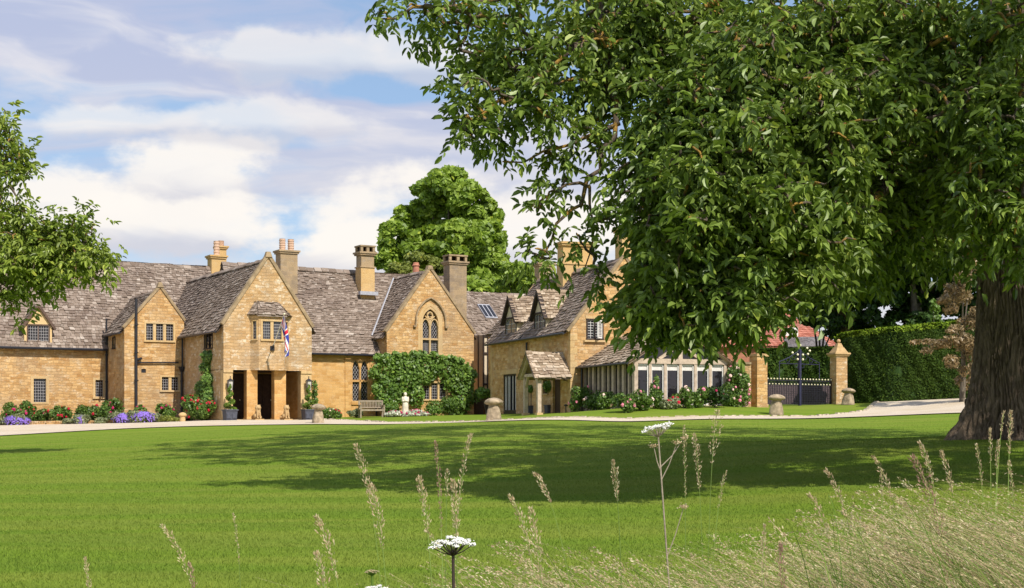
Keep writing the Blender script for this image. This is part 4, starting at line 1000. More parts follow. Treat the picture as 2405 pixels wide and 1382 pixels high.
# french doors and doorway
fo = MB(); a0, a1, b0, b1 = fd
b0 = T1(*F2.w(0,(a0+a1)/2))+.05
for x in np.linspace(a0, a1, 5): pbox(fo, PS, x-.045, x+.045, b0, b1, -.14, -.05)
pbox(fo, PS, a0, a1, b1-.08, b1, -.14, -.05); pbox(fo, PS, a0, a1, b0-.3, b0+.15, -.14, -.05)
o = fo.build('french_door', M['iron'], cot); g_ = MB(); pbox(g_, PS, a0, a1, b0, b1, -.17, -.14); g_.build('pane', M['glass'], o)
cu = MB()
for x in np.linspace(a0+.1, a1-.1, 9): cu.tube([PS.p(x,b0,-.12), PS.p(x,b1-.1,-.12)], .035, 5)
cu.build('curtain', M['curtain'], o)
lt = MB(); pbox(lt, PS, a0-.25, a1+.25, b1, b1+.24, -.1, .02); lt.build('lintel', M['ashlar'], cot)
ds = MB(); pbox(ds, PS, ed[0], ed[1], .9, ed[3], -.2, -.12); ds.build('door', M['door_wood'], cot)
window(cot, PS, *sl2, lights=1, frame='ashlar', kind='none', surr=.09); window(cot, PS, *ew, lights=1, frame='ashlar', kind='none', surr=.06)
# oak canopy
uc = -1.75; vr_ = F2.v(1240,uc); va, vb = F2.v(1266,uc), F2.v(1228,uc)
va = vr_-1.05; vb = vr_+1.05; zr_ = F2.z(829,uc,vr_); zev = F2.z(884,uc,va)
gz = T1(*F2.w(uc,vr_))
cn = MB()
for v in (va+.18, vb-.18):
    cn.box((uc+.12,v-.09,gz+.12),(uc+.30,v+.09,zev+.08)); cn.box((uc+.1,v-.07,zev-.02),(0,v+.07,zev+.12))
cn.box((uc+.1,va+.1,zev+.0),(uc+.26,vb-.1,zev+.14)); 
PC = Plane((uc,0,0),(0,1,0),(-1,0,0))
for v in (va,vb): bar(cn, PC, [(v,zev-.06),(vr_,zr_-.06)], .15, -.14, .02)
bar(cn, PC, [(va+.2,zev-.5),(va+.55,zev+.05)], .09, -.25, -.15); bar(cn, PC, [(vb-.2,zev-.5),(vb-.55,zev+.05)], .09, -.25, -.15)
o = cn.build('canopy', M['oak'], cot); o['label'] = 'gabled oak entrance canopy on two posts'
r_ = MB()
for v in (va-.1, vb+.1): tiles(r_, (uc-.12,v,zev-.08), (0,v,zev-.08), (0,vr_,zr_), (uc-.12,vr_,zr_), c0=.21, c1=.16)
ridge_cap(r_, (uc-.12,vr_,zr_), (0,vr_,zr_), .13, .3); r_.build('canopy_roof', M['tile_warm'], o)
for v in (va+.18, vb-.18): MB().box((uc+.06,v-.15,gz-.3),(uc+.36,v+.15,gz+.12)).build('post_base', M['ashlar'], o)
# chimneys of the right-hand house
chimney(cot, F2, 1322, 1394, 569, 670, 6.0, .85, m='chim_gold', band=622, label='broad golden chimney astride the ridge', zb=EYE+5.6)
chimney(cot, F2, 1461, 1491, 535, 610, .35, .8, m='chim_gold', label='chimney rising at the apex of the right gable', zb=EYE+6.4)
# rear range of the right-hand house
rr = MB(); random.seed(5); zr5 = F2.z(648, 2, 14.3); ze5 = zr5-3.2
ru = F2.u(1222, L2+.2)
rr.box((ru+.2,L2+.3,ZB),(8,17.4,ze5-.1)); rr.build('wall', M['wall'], cot)
rf = MB(); rv = F2.u(1275, 14.3)
tiles(rf, (ru,L2+.2,ze5), (8,L2+.2,ze5), (8,14.3,zr5), (rv,14.3,zr5)); tiles(rf, (ru,17.4,ze5), (8,17.4,ze5), (8,14.3,zr5), (rv,14.3,zr5)); tiles(rf, (ru,17.4,ze5), (ru,L2+.2,ze5), (rv,14.28,zr5), (rv,14.32,zr5))
ridge_cap(rf, (rv,14.3,zr5), (8,14.3,zr5)); rf.build('roof', M['tile'], cot)
chimney(cot, F2, 1267, 1299, 617, 664, 14.0, .8, m='chim', label='short grey stone chimney on the rear roof')

# ================================================= OAK GARDEN ROOM in front of the right gable
gr = empty('garden_room', (F2.X0, F2.Y0, 0), F2.th, 'oak-framed garden room with tall glazed bays under a low stone-tiled roof', 'garden room')
random.seed(31)
g0u, g1u, gv = .68, 5.75, -5.5
g0u = F2.u(1490, gv); gvl = 0.0; gul = g0u
g1u = F2.u(1702, gv); zge = F2.z(853, g0u, gv); zgb = T1(*F2.w(g0u, gv)); zgl = F2.z(866, .68, -.3)
PF = Plane((0,gv,0),(1,0,0),(0,-1,0)); PLs = Plane((g0u,0,0),(0,1,0),(-1,0,0))
of = MB(); nb = 6; us_ = np.linspace(g0u, g1u, nb+1)
for x in us_: pbox(of, PF, x-.065, x+.065, ZB+.5, zge, -.12, .06)
pbox(of, PF, g0u-.1, g1u+.1, zge-.02, zge+.20, -.12, .08); pbox(of, PF, g0u, g1u, zgb-.05, zgb+.14, -.12, .06)
vl = np.linspace(gv, 0, 6)
for v in vl: pbox(of, PLs, v-.11, v+.11, ZB+.5, zge, -.12, .05)
for v in (vl[:-1]+vl[1:])/2: pbox(of, PLs, v-.07, v+.07, ZB+.5, zge, -.12, .03)
pbox(of, PLs, gv, 0, zge-.02, zge+.18, -.12, .08); pbox(of, PLs, gv, 0, zgb-.1, zgb+.2, -.12, .05)
gm = (g0u+g1u)/2; zgr = zge+1.62
pbox(of, PF, gm-.1, gm+.1, zge+.2, zgr-.1, -.12, .05)
bar(of, PF, [(g0u-.35,zge+.02),(gm,zgr)], .18, -.12, .12); bar(of, PF, [(gm,zgr),(g1u+.35,zge+.02)], .18, -.12, .12)
for s in (-1,1): bar(of, PF, [(gm+s*.1,zge+.75),(gm+s*1.0,zge+.2)], .12, -.10, .03)
of.build('oak_frame', M['oak'], gr)
for k in range(nb):
    a, b = us_[k]+.075, us_[k+1]-.075; wf = MB()
    for r4 in ((a,a+.04,zgb+.14,zge-.04),(b-.04,b,zgb+.14,zge-.04),(a,b,zgb+.14,zgb+.2),(a,b,zge-.10,zge-.04)): pbox(wf, PF, *r4, -.09, .0)
    o = wf.build('window', M['white'], gr); pn = MB(); pbox(pn, PF, a, b, zgb+.14, zge-.04, -.10, -.07); pn.build('pane', M['glass'], o)
    bl = MB(); pbox(bl, PF, a+.05, b-.05, zge-.10-.2, zge-.10, -.07, -.045); bl.build('blind', M['curtain'], o)
for k in range(5):
    for a, b in ((vl[k]+.11,(vl[k]+vl[k+1])/2-.07),((vl[k]+vl[k+1])/2+.07,vl[k+1]-.11)):
        pn = MB(); pbox(pn, PLs, a, b, zgb+.2, zge-.02, -.10, -.06); pn.build('window', M['glass'], gr)
tp = MB(); tp.face([PF.p(g0u,zge+.2,-.08),PF.p(g1u,zge+.2,-.08),PF.p(gm,zgr,-.08)]); tp.build('gable_pane', M['glass'], gr)
rf = MB(); 
tiles(rf, (g0u-.35,gv-.25,zge+.02), (g0u-.35,0,zge+.02), (gm,0,zgr), (gm,gv-.25,zgr), c0=.24, c1=.2); tiles(rf, (g1u+.35,gv-.25,zge+.02), (g1u+.35,0,zge+.02), (gm,0,zgr), (gm,gv-.25,zgr), c0=.24, c1=.2)
rf.build('roof', M['tile_warm'], gr)
gutter(gr, (g0u-.42,gv-.2,zge-.02), (g0u-.42,0,zge-.02), .05); rail(gr, [(g0u-.2,-.15,zge),(g0u-.2,-.15,zgb)], .05, 'downpipe')
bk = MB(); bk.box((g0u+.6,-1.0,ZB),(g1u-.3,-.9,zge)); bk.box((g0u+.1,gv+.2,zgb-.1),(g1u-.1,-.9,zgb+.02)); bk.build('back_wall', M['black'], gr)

# ================================================= things round the house
def f1pt(u, v, z=None):
    x, y = F1.w(u, v); return (x, y, T1(x, y) if z is None else z)
# lanterns
def lantern(px, label):
    u = F1.u(px, 0); z = F1.z(903, u, 0); r = empty('wall_lantern', f1pt(u, 0, z), F1.th, label, 'lantern', 'lanterns on the porch piers')
    b = MB(); h = .30; w_ = .12
    for sx in (-1,1):
        for sy in (-1,1): b.add([( -.0+sx*(w_*.75+.0)-.012, -.24+sy*w_*.75-.012, -h),(sx*w_*.75+.012,-.24+sy*w_*.75-.012,-h),(sx*w_*.75+.012,-.24+sy*w_*.75+.012,-h),(sx*w_*.75-.012,-.24+sy*w_*.75+.012,-h),
            (sx*w_-.012,-.24+sy*w_-.012,h*.55),(sx*w_+.012,-.24+sy*w_-.012,h*.55),(sx*w_+.012,-.24+sy*w_+.012,h*.55),(sx*w_-.012,-.24+sy*w_+.012,h*.55)], [(0,3,2,1),(4,5,6,7),(0,1,5,4),(1,2,6,5),(2,3,7,6),(3,0,4,7)])
    b.taper((0,-.24), h*.55, h*.95, .30, .30, .06, .06); b.taper((0,-.24), -h-.06, -h, .10, .10, .2, .2); b.tube([(0,-.24,h*.9),(0,-.24,h*1.25)], .02, 6); b.ball((0,-.24,h*1.28), .03, 4)
    b.tube([(0,0,-.1),(0,-.12,-.12),(0,-.24,-h-.05)], .02, 6); b.box((-.05,-.02,-.2),(.05,0,.05)); b.build('lantern_frame', M['iron'], r)
    g = MB(); g.taper((0,-.24), -h, h*.55, .15, .15, .21, .21); g.build('lantern_glass', simple('lantern_glass', (.55,.52,.48), .1, .5), r); return r
lantern(537, 'black lantern on the pier left of the porch openings'); lantern(721, 'black lantern on the pier right of the porch openings')
# lead planters with spiral topiary
def planter(px, label, tl, seed):
    u = F1.u(px, -.75); x, y, z = f1pt(u, -.75); r = empty('planter', (x,y,z), F1.th, label, 'planter', 'lead planters by the porch')
    b = MB(); b.taper((0,0), 0, .52, .52, .52, .60, .60); b.taper((0,0), .52, .57, .68, .68, .66, .66); b.taper((0,0), 0, .05, .58, .58, .56, .56)
    for s in (-.15, .15): b.box((s-.1,-.31,.12),(s+.1,-.29,.42))
    b.build('planter_box', M['lead_pot'], r); MB().box((-.27,-.27,.50),(.27,.27,.575)).build('compost', M['soil'], r)
    t = empty('spiral_topiary', (x,y,z+.55), 0, tl, 'topiary', 'spiral topiary by the porch'); rs = np.random.RandomState(seed)
    P = []; N = []
    for i in range(2600):
        s = rs.uniform(0,1)**1.15; a = s*2*math.pi*3.2+rs.normal()*.25; R_ = .27*(1-s)+.05; z_ = s*1.25+.02; q_ = nrm(rs.normal(size=3))
        c = np.array([R_*.55*math.cos(a), R_*.55*math.sin(a), z_]); P.append(c+q_*np.array([R_*.62,R_*.62,.085*(1-.4*s)])); N.append(q_)
    V, F = quad_leaves(np.array(P), np.array(N)+rs.normal(scale=.5,size=(2600,3)), rs.uniform(.03,.06,2600), rs); np_mesh('foliage', V, F, M['topiary'], t)
    MB().tube([(0,0,-.05),(0,0,1.25)], [.03,.01], 6).build('stem', M['bark_grey'], t)
planter(540, 'dark lead planter left of the porch, left of the two lions', 'clipped spiral bush left of the porch openings', 1)
planter(725, 'dark lead planter right of the porch, right of the two lions', 'clipped spiral bush right of the porch openings', 2)
# carved figures: ellipsoids fused to one skin
def blob(name, parts, m, voxel=.02, parent=None, smooth=True):
    mb = MB()
    for c, r_ in parts: mb.ball(c, 1.0, 8, 0, r_)
    o = mb.build(name, m, parent, smooth); md = o.modifiers.new('Remesh', 'REMESH'); md.mode = 'VOXEL'; md.voxel_size = voxel; md.use_smooth_shade = smooth
    return o
def lion(px, label, flip):
    u = F1.u(px, -.45); x, y, z = f1pt(u, -.45); r = empty('stone_lion', (x,y,z), F1.th, label, 'stone lion', 'stone lions at the foot of the porch columns'); f = flip
    P = [((0,.02,.27),(.13,.18,.24)),((0,-.06,.40),(.13,.14,.20)),((0,-.10,.58),(.115,.12,.12)),((0,-.06,.57),(.16,.13,.16)),((0,-.21,.555),(.06,.07,.055)),
         ((-.07,-.17,.20),(.045,.05,.2)),((.07,-.17,.20),(.045,.05,.2)),((-.07,-.22,.05),(.055,.09,.045)),((.07,-.22,.05),(.055,.09,.045)),
         ((-.13,.06,.14),(.07,.16,.13)),((.13,.06,.14),(.07,.16,.13)),((-.09,-.08,.70),(.03,.03,.04)),((.09,-.08,.70),(.03,.03,.04)),((.18*f,.16,.1),(.12,.05,.05))]
    blob('lion_body', [((c[0],c[1],c[2]+.08),s) for c,s in P], M['lion_stone'], .018, r)
    MB().box((-.24,-.34,-.05),(.24,.28,.09)).build('plinth', M['lion_stone'], r)
lion(605, 'small seated stone lion in front of the left porch column', 1); lion(672, 'small seated stone lion in front of the right porch column', -1)
# flag on a raking pole
fb = np.array(F1.w(F1.u(640,-.5), -.5)); zf0 = F1.z(818, 2.3, -.6); fx, fy = F1.w(F1.u(640,-.46), -.46)
p0 = np.array([fx, fy, zf0]); tipD = F1.Y0-1.2; p1 = W(668, 738, tipD)
r = empty('flagpole', tuple(p0), 0, 'slim pole raking up from a black wall bracket with a hanging flag', 'flagpole')
MB().tube([(0,0,0), tuple(p1-p0)], [.028,.018], 8).build('pole', M['white'], r); MB().ball(tuple(p1-p0), .05, 5).build('finial', M['gold'], r)
b = MB(); b.box((-.1,-.08,-.12),(.1,.12,.12)); b.tube([(0,0,0), tuple((p1-p0)*.1)], .05, 8); b.build('bracket', M['iron'], r)
fm_ = [simple('flag_white',(.78,.76,.76),.8,.1,var=.03), simple('flag_red',(.70,.03,.06),.8,.1,var=.05), simple('flag_blue',(.05,.06,.33),.8,.1,var=.05)]
nu, nv = 96, 60; hoist = 1.28; fly = 1.9
def jack(s, t):
    x, y = (s-.5)*2, (t-.5)*2*.5*1.0   # x -1..1, y -.5...5
    if abs(x) < .06*1.0 or abs(y) < .10*.6*1.0: pass
    ax, ay = abs(x), abs(y)
    if ax < .10 or ay < .10: return 1
    if ax < .167 or ay < .167: return 0
    d = abs(ay - ax*.5)*.894
    if d < .055:
        # counterchanged thin red saltire
        side = (ay - ax*.5) * (1 if x*y > 0 else -1)
        if -.004 < side*1.0 < .05: return 1
        return 0
    if d < .10: return 0
    return 2
pd_ = nrm(p1-p0); top = p1-p0; V = []; F = []; mi = []
for j in range(nv+1):
    for i_ in range(nu+1):
        s, t = i_/nu, j/nv     # s along the fly, t down the hoist
        a = top - pd_*hoist*t*.62
        k = s**1.15
        hang = np.array([.04+.10*t, -.02, -1.0]); hang /= np.linalg.norm(hang)
        side = np.array([.16*math.sin(s*3.0)+.05*(1-t), 0, 0])
        fold = np.array([.09*math.sin(9*t+2.2*s), .14*math.cos(9*t+1.3*s), 0])*min(1, .3+s)
        q_ = a + hang*fly*k*.93 + side*s + fold*s**.5 - (a-(top-pd_*hoist*.30))*np.array([1,1,0.35])*min(.45, s*.6)
        V.append(q_)
for j in range(nv):
    for i_ in range(nu):
        a = j*(nu+1)+i_; F.append((a,a+1,a+nu+2,a+nu+1)); mi.append(jack((i_+.5)/nu, (j+.5)/nv))
V = np.array(V); o = np_mesh('flag', V, F, fm_, r, smooth=True, midx=mi)
o['label'] = 'red, white and blue crossed flag hanging in folds'
md = o.modifiers.new('Solid', 'SOLIDIFY'); md.thickness = .004
# mushroom-shaped staddle stones
def staddle(px, D, py0, py1, label, rs_, tilt=(0,0), cap=1.0, first=[]):
    g = ground_point(px, D); H = (py1-py0)/FPX*D
    if not first:
        rt = empty('staddle_stone', g, 0, label, 'staddle stone', 'mushroom-shaped staddle stones on the lawn edge'); random.seed(4)
        b = MB(); b.lathe((0,0,-.08), [(.30,0),(.30,.10),(.27,.35),(.22,.55),(.175,.70),(.17,.74)], 22, jit=.035, sq=.55); b.build('base', M['lichen_stone'], rt, True)
        c = MB(); c.lathe((0,0,.62), [(.14,0),(.30,.02),(.36,.07),(.37,.12),(.33,.17),(.24,.22),(.12,.26),(.02,.275)], 26, jit=.03); c.build('cap', M['lichen_stone'], rt, True)
        first.append(rt)
        src = rt; rt.scale = (H/.88*cap, H/.88*cap, H/.88)
    else:
        rt = copy_tree(first[0], g, rs_, (H/.88*cap, H/.88*cap, H/.88), label=label); src = rt
    src.rotation_euler = (tilt[0], tilt[1], rs_); return rt
staddle(747, 66.5, 947, 993, 'mushroom-shaped stone by the drive, right of the porch and its planter', .3, (.02,.03), .9)
staddle(1160, 61.0, 934, 988, 'mushroom-shaped stone with broad pale base, in front of the black timber bay', 1.4, (-.02,.02), .98)
staddle(1823, 59.0, 927, 975, 'mushroom-shaped stone standing in front of the iron gate', 2.6, (.01,-.02), 1.0)
staddle(1992, 64.5, 912, 951, 'smaller leaning mushroom-shaped stone beside the right gate pier', 4.0, (.02,-.09), 1.0)
# bench
def bench(px, D, label):
    g = ground_point(px, D); r = empty('garden_bench', g, F1.th+math.radians(-12), label, 'bench'); w_ = 1.35; m = M['bench']
    s = MB()
    for k in range(5): s.box((-w_/2, -.22+k*.10, .42),(w_/2, -.14+k*.10, .45))
    s.box((-w_/2,-.23,.36),(w_/2,-.20,.42)); s.build('seat', m, r)
    b = MB(); b.box((-w_/2,.26,.86),(w_/2,.30,.94)); b.box((-w_/2,.25,.52),(w_/2,.29,.57))
    for x in np.linspace(-w_/2+.08, w_/2-.08, 15): b.box((x-.02,.265,.57),(x+.02,.285,.86))
    b.build('backrest', m, r)
    for sx in (-1,1):
        x = sx*(w_/2-.03)
        MB().box((x-.035,-.24,-.02),(x+.035,-.17,.64)).build('leg', m, r); MB().box((x-.035,.23,-.02),(x+.035,.30,.94)).build('leg', m, r)
        MB().box((x-.045,-.27,.64),(x+.045,.27,.68)).build('armrest', m, r)
bench(873, 77.2, 'weathered wooden garden bench below the twin-pointed hall window')
# robed statue
g = ground_point(952, 77.5); r = empty('statue', g, 0.1, 'pale stone statue of a robed figure with clasped hands in front of the climber', 'statue')
mb = MB(); mb.lathe((0,0,.12), [(.19,0),(.205,.05),(.17,.3),(.15,.55),(.165,.72),(.17,.82),(.13,.93),(.06,.98)], 24, sq=0)
o = mb.build('figure', M['statue'], r, True)
for c, s in (((0,-.01,1.2),(.075,.085,.10)),((0,.02,1.21),(.095,.085,.115)),((-.15,-.02,.92),(.055,.07,.17)),((.15,-.02,.92),(.055,.07,.17)),((-.09,-.14,.84),(.09,.06,.045)),((.09,-.14,.84),(.09,.06,.045)),((0,-.19,.86),(.05,.05,.06)),((0,-.1,1.17),(.02,.03,.025)),((0,-.04,.55),(.17,.15,.4)),((.1,-.1,.3),(.04,.07,.25)),((-.08,-.11,.3),(.04,.07,.28)),((0,0,1.06),(.06,.06,.09)),((0,0,.95),(.18,.11,.12))):
    t_ = MB(); t_.ball(c, 1.0, 8, 0, s); me2 = o.data; n0 = len(me2.vertices)
    vv = [v.co[:] for v in me2.vertices] + t_.v; ff = [tuple(p.vertices) for p in me2.polygons] + [tuple(n0+i for i in f) for f in t_.f]
    nm = bpy.data.meshes.new('figure'); nm.from_pydata(vv, [], ff); nm.materials.append(M['statue']); o.data = nm
md = o.modifiers.new('Remesh','REMESH'); md.mode='VOXEL'; md.voxel_size=.018; md.use_smooth_shade=True
MB().box((-.22,-.22,-.05),(.22,.22,.13)).build('plinth', M['statue'], r)
# round stone ball post at the end of the left bed
g = ground_point(429, 71.6); r = empty('bollard', g, 0, 'short stone post with rounded top at the right end of the rose bed', 'stone post')
b = MB(); b.lathe((0,0,-.05), [(.14,0),(.13,.32),(.19,.36),(.20,.42),(.15,.50),(.04,.54)], 16, jit=.03); b.build('post', M['ashlar'], r)
# raised bed wall
random.seed(9); wm = MB(); pts = [pd(x, 73.4-.0*x) for x in range(-60, 440, 4)]
for row in range(2):
    for k in range(len(pts)-1):
        a, b_ = np.array(pts[k]), np.array(pts[k+1]); L = np.linalg.norm(b_-a); d = (b_-a)/L; z = T1(*a)-.03+row*.12
        j = random.uniform(-.03,.03); wm.add([(a[0]+.01,a[1]-.12+j,z),(b_[0]-.01,b_[1]-.12+j,z),(b_[0]-.01,b_[1]+.2,z),(a[0]+.01,a[1]+.2,z),(a[0]+.01,a[1]-.12+j,z+.115),(b_[0]-.01,b_[1]-.12+j,z+.11),(b_[0]-.01,b_[1]+.2,z+.11),(a[0]+.01,a[1]+.2,z+.115)], [(4,5,6,7),(0,1,5,4),(1,2,6,5),(2,3,7,6),(3,0,4,7)])
tag(wm.build('stone_edging_wall', M['wall']), 'low dry-stone wall retaining the rose bed', 'garden wall')
sm = MB()
for k in range(len(pts)-1):
    a, b_ = pts[k], pts[k+1]; za_, zb_ = T1(*a)+.17, T1(*b_)+.17; sm.face([(a[0],a[1]+.1,za_),(b_[0],b_[1]+.1,zb_),(b_[0]-.8,b_[1]+6,zb_+.15),(a[0]-.8,a[1]+6,za_+.15)])
tag(sm.build('bed_soil', M['soil']), kind='structure', label='bare soil of the rose bed')
# roses along the left range
n_ = 0
for px, D, rx, h, fl, nf, lab in ((30,75.0,.75,1.15,'crimson_fl',16,'leftmost rose bush below the left range, dotted with crimson blooms'),(62,75.5,.5,1.15,'red_fl',10,'rose bush with red blooms left of the small lavender mound'),
    (100,75.2,.6,.8,'crimson_fl',4,'low green rose bush under the taller left window'),(143,75.0,.75,1.1,'red_fl',12,'rose bush with bright red blooms right of the taller left window'),
    (192,75.5,.6,1.15,'crimson_fl',14,'rose bush with crimson blooms left of the small ground-floor window'),(225,75.2,.55,1.0,'red_fl',7,'rose bush with few blooms right under the small ground-floor window'),
    (262,74.8,.85,1.25,'crimson_fl',18,'wide rose bush with crimson blooms at the foot of the paired downpipes'),(331,74.5,.4,.95,'crimson_fl',5,'narrow rose bush just right of the tall soil pipe'),
    (393,74.5,.5,.95,'crimson_fl',6,'rose bush below the two-light window of the small gable'),(452,73.3,.75,1.5,'red_fl',16,'big rose bush with scarlet blooms left of the climber'),(478,72.8,.6,1.1,'red_fl',9,'scarlet rose bush in front of the tall climber by the porch')):
    n_ += 1; x, y = pd(px, D); bush('rose_bush', lab, 'rose bush', 'red roses along the left range', px, D, rx*.92, h*.84, 2600, M['shrub_leaf'], .085, fl, nf+6, .075, ry=.5, seed=n_, loc=(x, y, T1(x,y)+.12))
for px, D, rx, h, lab in ((38,73.2,.75,.48,'leftmost lavender mound at the bed corner'),(190,73.3,.35,.42,'small lavender mound in the middle of the bed wall'),(290,73.2,.65,.48,'lavender mound in front of the paired downpipes'),(335,73.1,.85,.55,'largest lavender mound, in front of the soil pipe')):
    n_ += 1; x, y = pd(px, D); rs = np.random.RandomState(n_); rt = bush('lavender', lab, 'lavender', 'lavender mounds along the bed wall', px, D, rx, h, 1500, M['lav_leaf'], .08, None, seed=n_, ry=.4, stretch=3, loc=(x,y,T1(x,y)+.05))
    lb = [(0,0,h*.35,rx*.9,.4,h*.55)]; P, U = lobe_points(lb, 900, rs, top=1.2, shell=(.9,1.15)); V, F = quad_leaves(P, U*np.array([1,1,.2]), rs.uniform(.04,.08,len(P)), rs, 2.2); np_mesh('flower_spikes', V, F, M['lav_fl'], rt)
for px, D, rx, h, lab in ((395,73.0,.7,.32,'low olive-green ground plant left of the rounded stone post'),(235,73.2,.45,.3,'low grey-green plant between two lavender mounds'),(165,73.2,.4,.3,'low yellowish plant left of the small lavender mound')):
    n_ += 1; bush('low_plant', lab, 'plant', 'low plants spilling over the bed wall', px, D, rx, h, 1200, M['lav_leaf'] if px != 395 else M['olive_leaf'], .06, seed=n_, ry=.35)
# borders by the hall and statue
for px, D, rx, h, fl, nf, lm, lab in ((768,77.0,.45,.75,'palepink_fl',14,'shrub_leaf','mixed pale flowers just right of the first mushroom stone'),(792,77.5,.35,.45,'red_fl',16,'shrub_leaf','clump of red flowers at the foot of the hall wall'),
    (838,77.8,.5,.45,None,0,'lav_leaf','low silvery plants left of the bench'),(925,78.2,.5,.65,None,0,'vine_leaf','bright green low bush between bench and statue'),
    (918,77.2,.6,.33,'crimson_fl',26,'silver_leaf','silvery bedding with red flowers left of the statue'),(975,77.2,.75,.33,'crimson_fl',30,'silver_leaf','silvery bedding with red flowers right of the statue'),(1020,77.8,.75,.75,None,0,'vine_leaf','rounded green shrub right of the statue below the three-light window'),(1062,78.0,.7,.95,None,0,'shrub_leaf','leafy shrub at the right corner of the second gable')):
    n_ += 1; bush('flower_clump' if fl else 'shrub', lab, 'flowers' if fl else 'shrub', 'border plants below the hall', px, D, rx, h, 1900, M[lm], .075, fl, nf, .06, ry=.4, seed=n_)
# climbers
def climber(name, label, Fr, patches, v_, n, seed, leafm='vine_leaf', stems=(), thick=.5, size=.14, inv=None):
    """patches: (px,py,rx_px,ry_px) on wall plane v_"""
    rs = np.random.RandomState(seed); c0 = Fr.u(patches[0][0], v_); x, y = Fr.w(c0, v_); r = empty(name, (x,y,T1(x,y)), Fr.th, label, 'climbing plant')
    lb = []; k = (Fr.Y0+c0*Fr.s+v_*Fr.c)/FPX; z0 = T1(x,y)
    for a, b, ra, rb in patches:
        u_ = Fr.u(a, v_); lb.append((u_-c0, -thick*.25, Fr.z(b,u_,v_)-z0, ra*k*1.1, thick*rs.uniform(.8,1.2), rb*k))
    P, U = lobe_points(lb, n, rs, shell=(.5,1.22)); ok = P[:,1] < .0; P, U = P[ok], U[ok]
    V, F = quad_leaves(P, U*np.array([.6,1,.6])+np.array([0,-.5,.35])+rs.normal(scale=.8,size=P.shape), size*rs.uniform(.5,1.5,len(P)), rs, 1.2); np_mesh('foliage', V, F, M[leafm], r)
    st = MB()
    for path in stems:
        pts = []
        for a, b in path: u_ = Fr.u(a, v_); pts.append((u_-c0, -.08, Fr.z(b,u_,v_)-z0))
        st.tube(pts, [.05]*(len(pts)-1)+[.02], 6)
    st.build('stem', M['bark_grey'], r); return r
climber('climbing_plant', 'broad leafy climber spreading round the three-light window of the second gable', F1,
    [(905,870,30,32),(930,850,24,14),(960,862,35,24),(1000,860,35,24),(1045,865,35,24),(1080,885,26,30),(905,905,24,30),(925,925,30,24),(945,890,30,24),(985,885,32,18),(975,930,16,26),(890,935,9,20),(1085,925,24,34),(1070,955,30,22),(1095,905,12,45),(1058,900,20,20),(910,945,22,12)]+[(rr_*1.0+885, 842+7*math.sin(rr_*.9), 9, 9+4*math.sin(rr_*2.3)) for rr_ in (0,17,41,60,83,102,131,150,171,190)]+[(872,880,7,12),(878,915,6,10),(1116,930,6,14),(1108,880,8,9)],
    v3, 16000, 41, stems=[[(905,985),(903,940),(930,880)],[(1075,985),(1070,930),(1060,880),(1000,860)]], thick=.45)
# climber on the porch wing side wall and a thin one at its right
def side_climber():
    rs = np.random.RandomState(43); v0 = F1.v(488, 0); x, y = F1.w(0, v0); z0 = T1(x,y); r = empty('climbing_plant', (x,y,z0), F1.th, 'tall narrow climber left of the porch reaching to the upper window', 'climbing plant'); lb = []
    for px, py, rp, rq in ((488,838,10,14),(484,865,10,18),(488,893,13,16),(476,915,22,22),(470,945,22,24),(488,940,16,40),(478,970,22,18)):
        v_ = F1.v(px, -.15); kk = (F1.Y0+v_*F1.c)/FPX; lb.append((-.1, v_-v0, F1.z(py,0,v_)-z0, .42, rp*kk*1.6, rq*kk))
    P, U = lobe_points(lb, 7000, rs, shell=(.6,1.08)); ok = P[:,0] < .05; P, U = P[ok], U[ok]
    V, F = quad_leaves(P, U+np.array([-.4,-.3,.4])+rs.normal(scale=.5,size=P.shape), .12*rs.uniform(.6,1.25,len(P)), rs, 1.2); np_mesh('foliage', V, F, M['vine_leaf'], r)
    MB().tube([(-.08,0,-.1),(-.08,.1,1.5),(-.08,-.1,3.2)], [.05,.04,.02], 6).build('stem', M['bark_grey'], r)
side_climber()
climber('climbing_plant', 'slim dark upright plant behind the right-hand spiral bush', F1, [(736,915,5,20),(737,945,6,24),(738,965,6,18)], 1.8, 1500, 44, 'shrub_leaf', stems=[[(737,985),(737,900)]], thick=.3, size=.08)
# right-hand house: standard ball trees in tubs, hanging greenery
def ball_tree(px, D, py, rpx, label, tub='lead_pot'):
    g = ground_point(px, D); k = D/FPX; zc = EYE+(HY-py)*k-g[2]; R_ = rpx*k
    t = empty('plant_tub', tuple(g), F2.th, 'square lead tub holding the ' + label.split(' standing')[0], 'tub', 'tubs by the canopy'); b = MB(); b.taper((0,0),0,.36,.40,.40,.46,.46); b.taper((0,0),.36,.40,.5,.5,.5,.5); b.build('tub_box', M[tub], t)
    r = empty('ball_tree', (g[0],g[1],g[2]+.34), 0, label, 'topiary', 'round-headed trees by the canopy'); rs = np.random.RandomState(int(px))
    lb = [(0,0,zc-.34,R_,R_,R_*.85)]+[(R_*.4*math.cos(a),R_*.4*math.sin(a),zc-.34+R_*.2*math.sin(2*a),R_*.65,R_*.65,R_*.55) for a in range(6)]
    P, U = lobe_points(lb, 2600, rs, shell=(.6,1.1), hide=False); V, F = quad_leaves(P, U+rs.normal(scale=.6,size=P.shape), rs.uniform(.05,.09,len(P)), rs); np_mesh('foliage', V, F, M['vine_leaf'], r)
    MB().tube([(0,0,-.05),(0.01,0,zc-.34)], .022, 6).build('trunk', M['bark_grey'], r)
ball_tree(1292, 68.6, 908, 16, 'bright round-headed little tree standing right of the canopy post'); ball_tree(1247, 70.8, 914, 10, 'darker round-headed little tree standing under the canopy')
n_ += 1; bush('hanging_plant', 'green trailing bush against the black timber bay behind the broad mushroom stone', 'plant', None, 1142, 77, .42, 2.35-.9, 1800, M['vine_leaf'], .09, seed=n_, lift=.8)
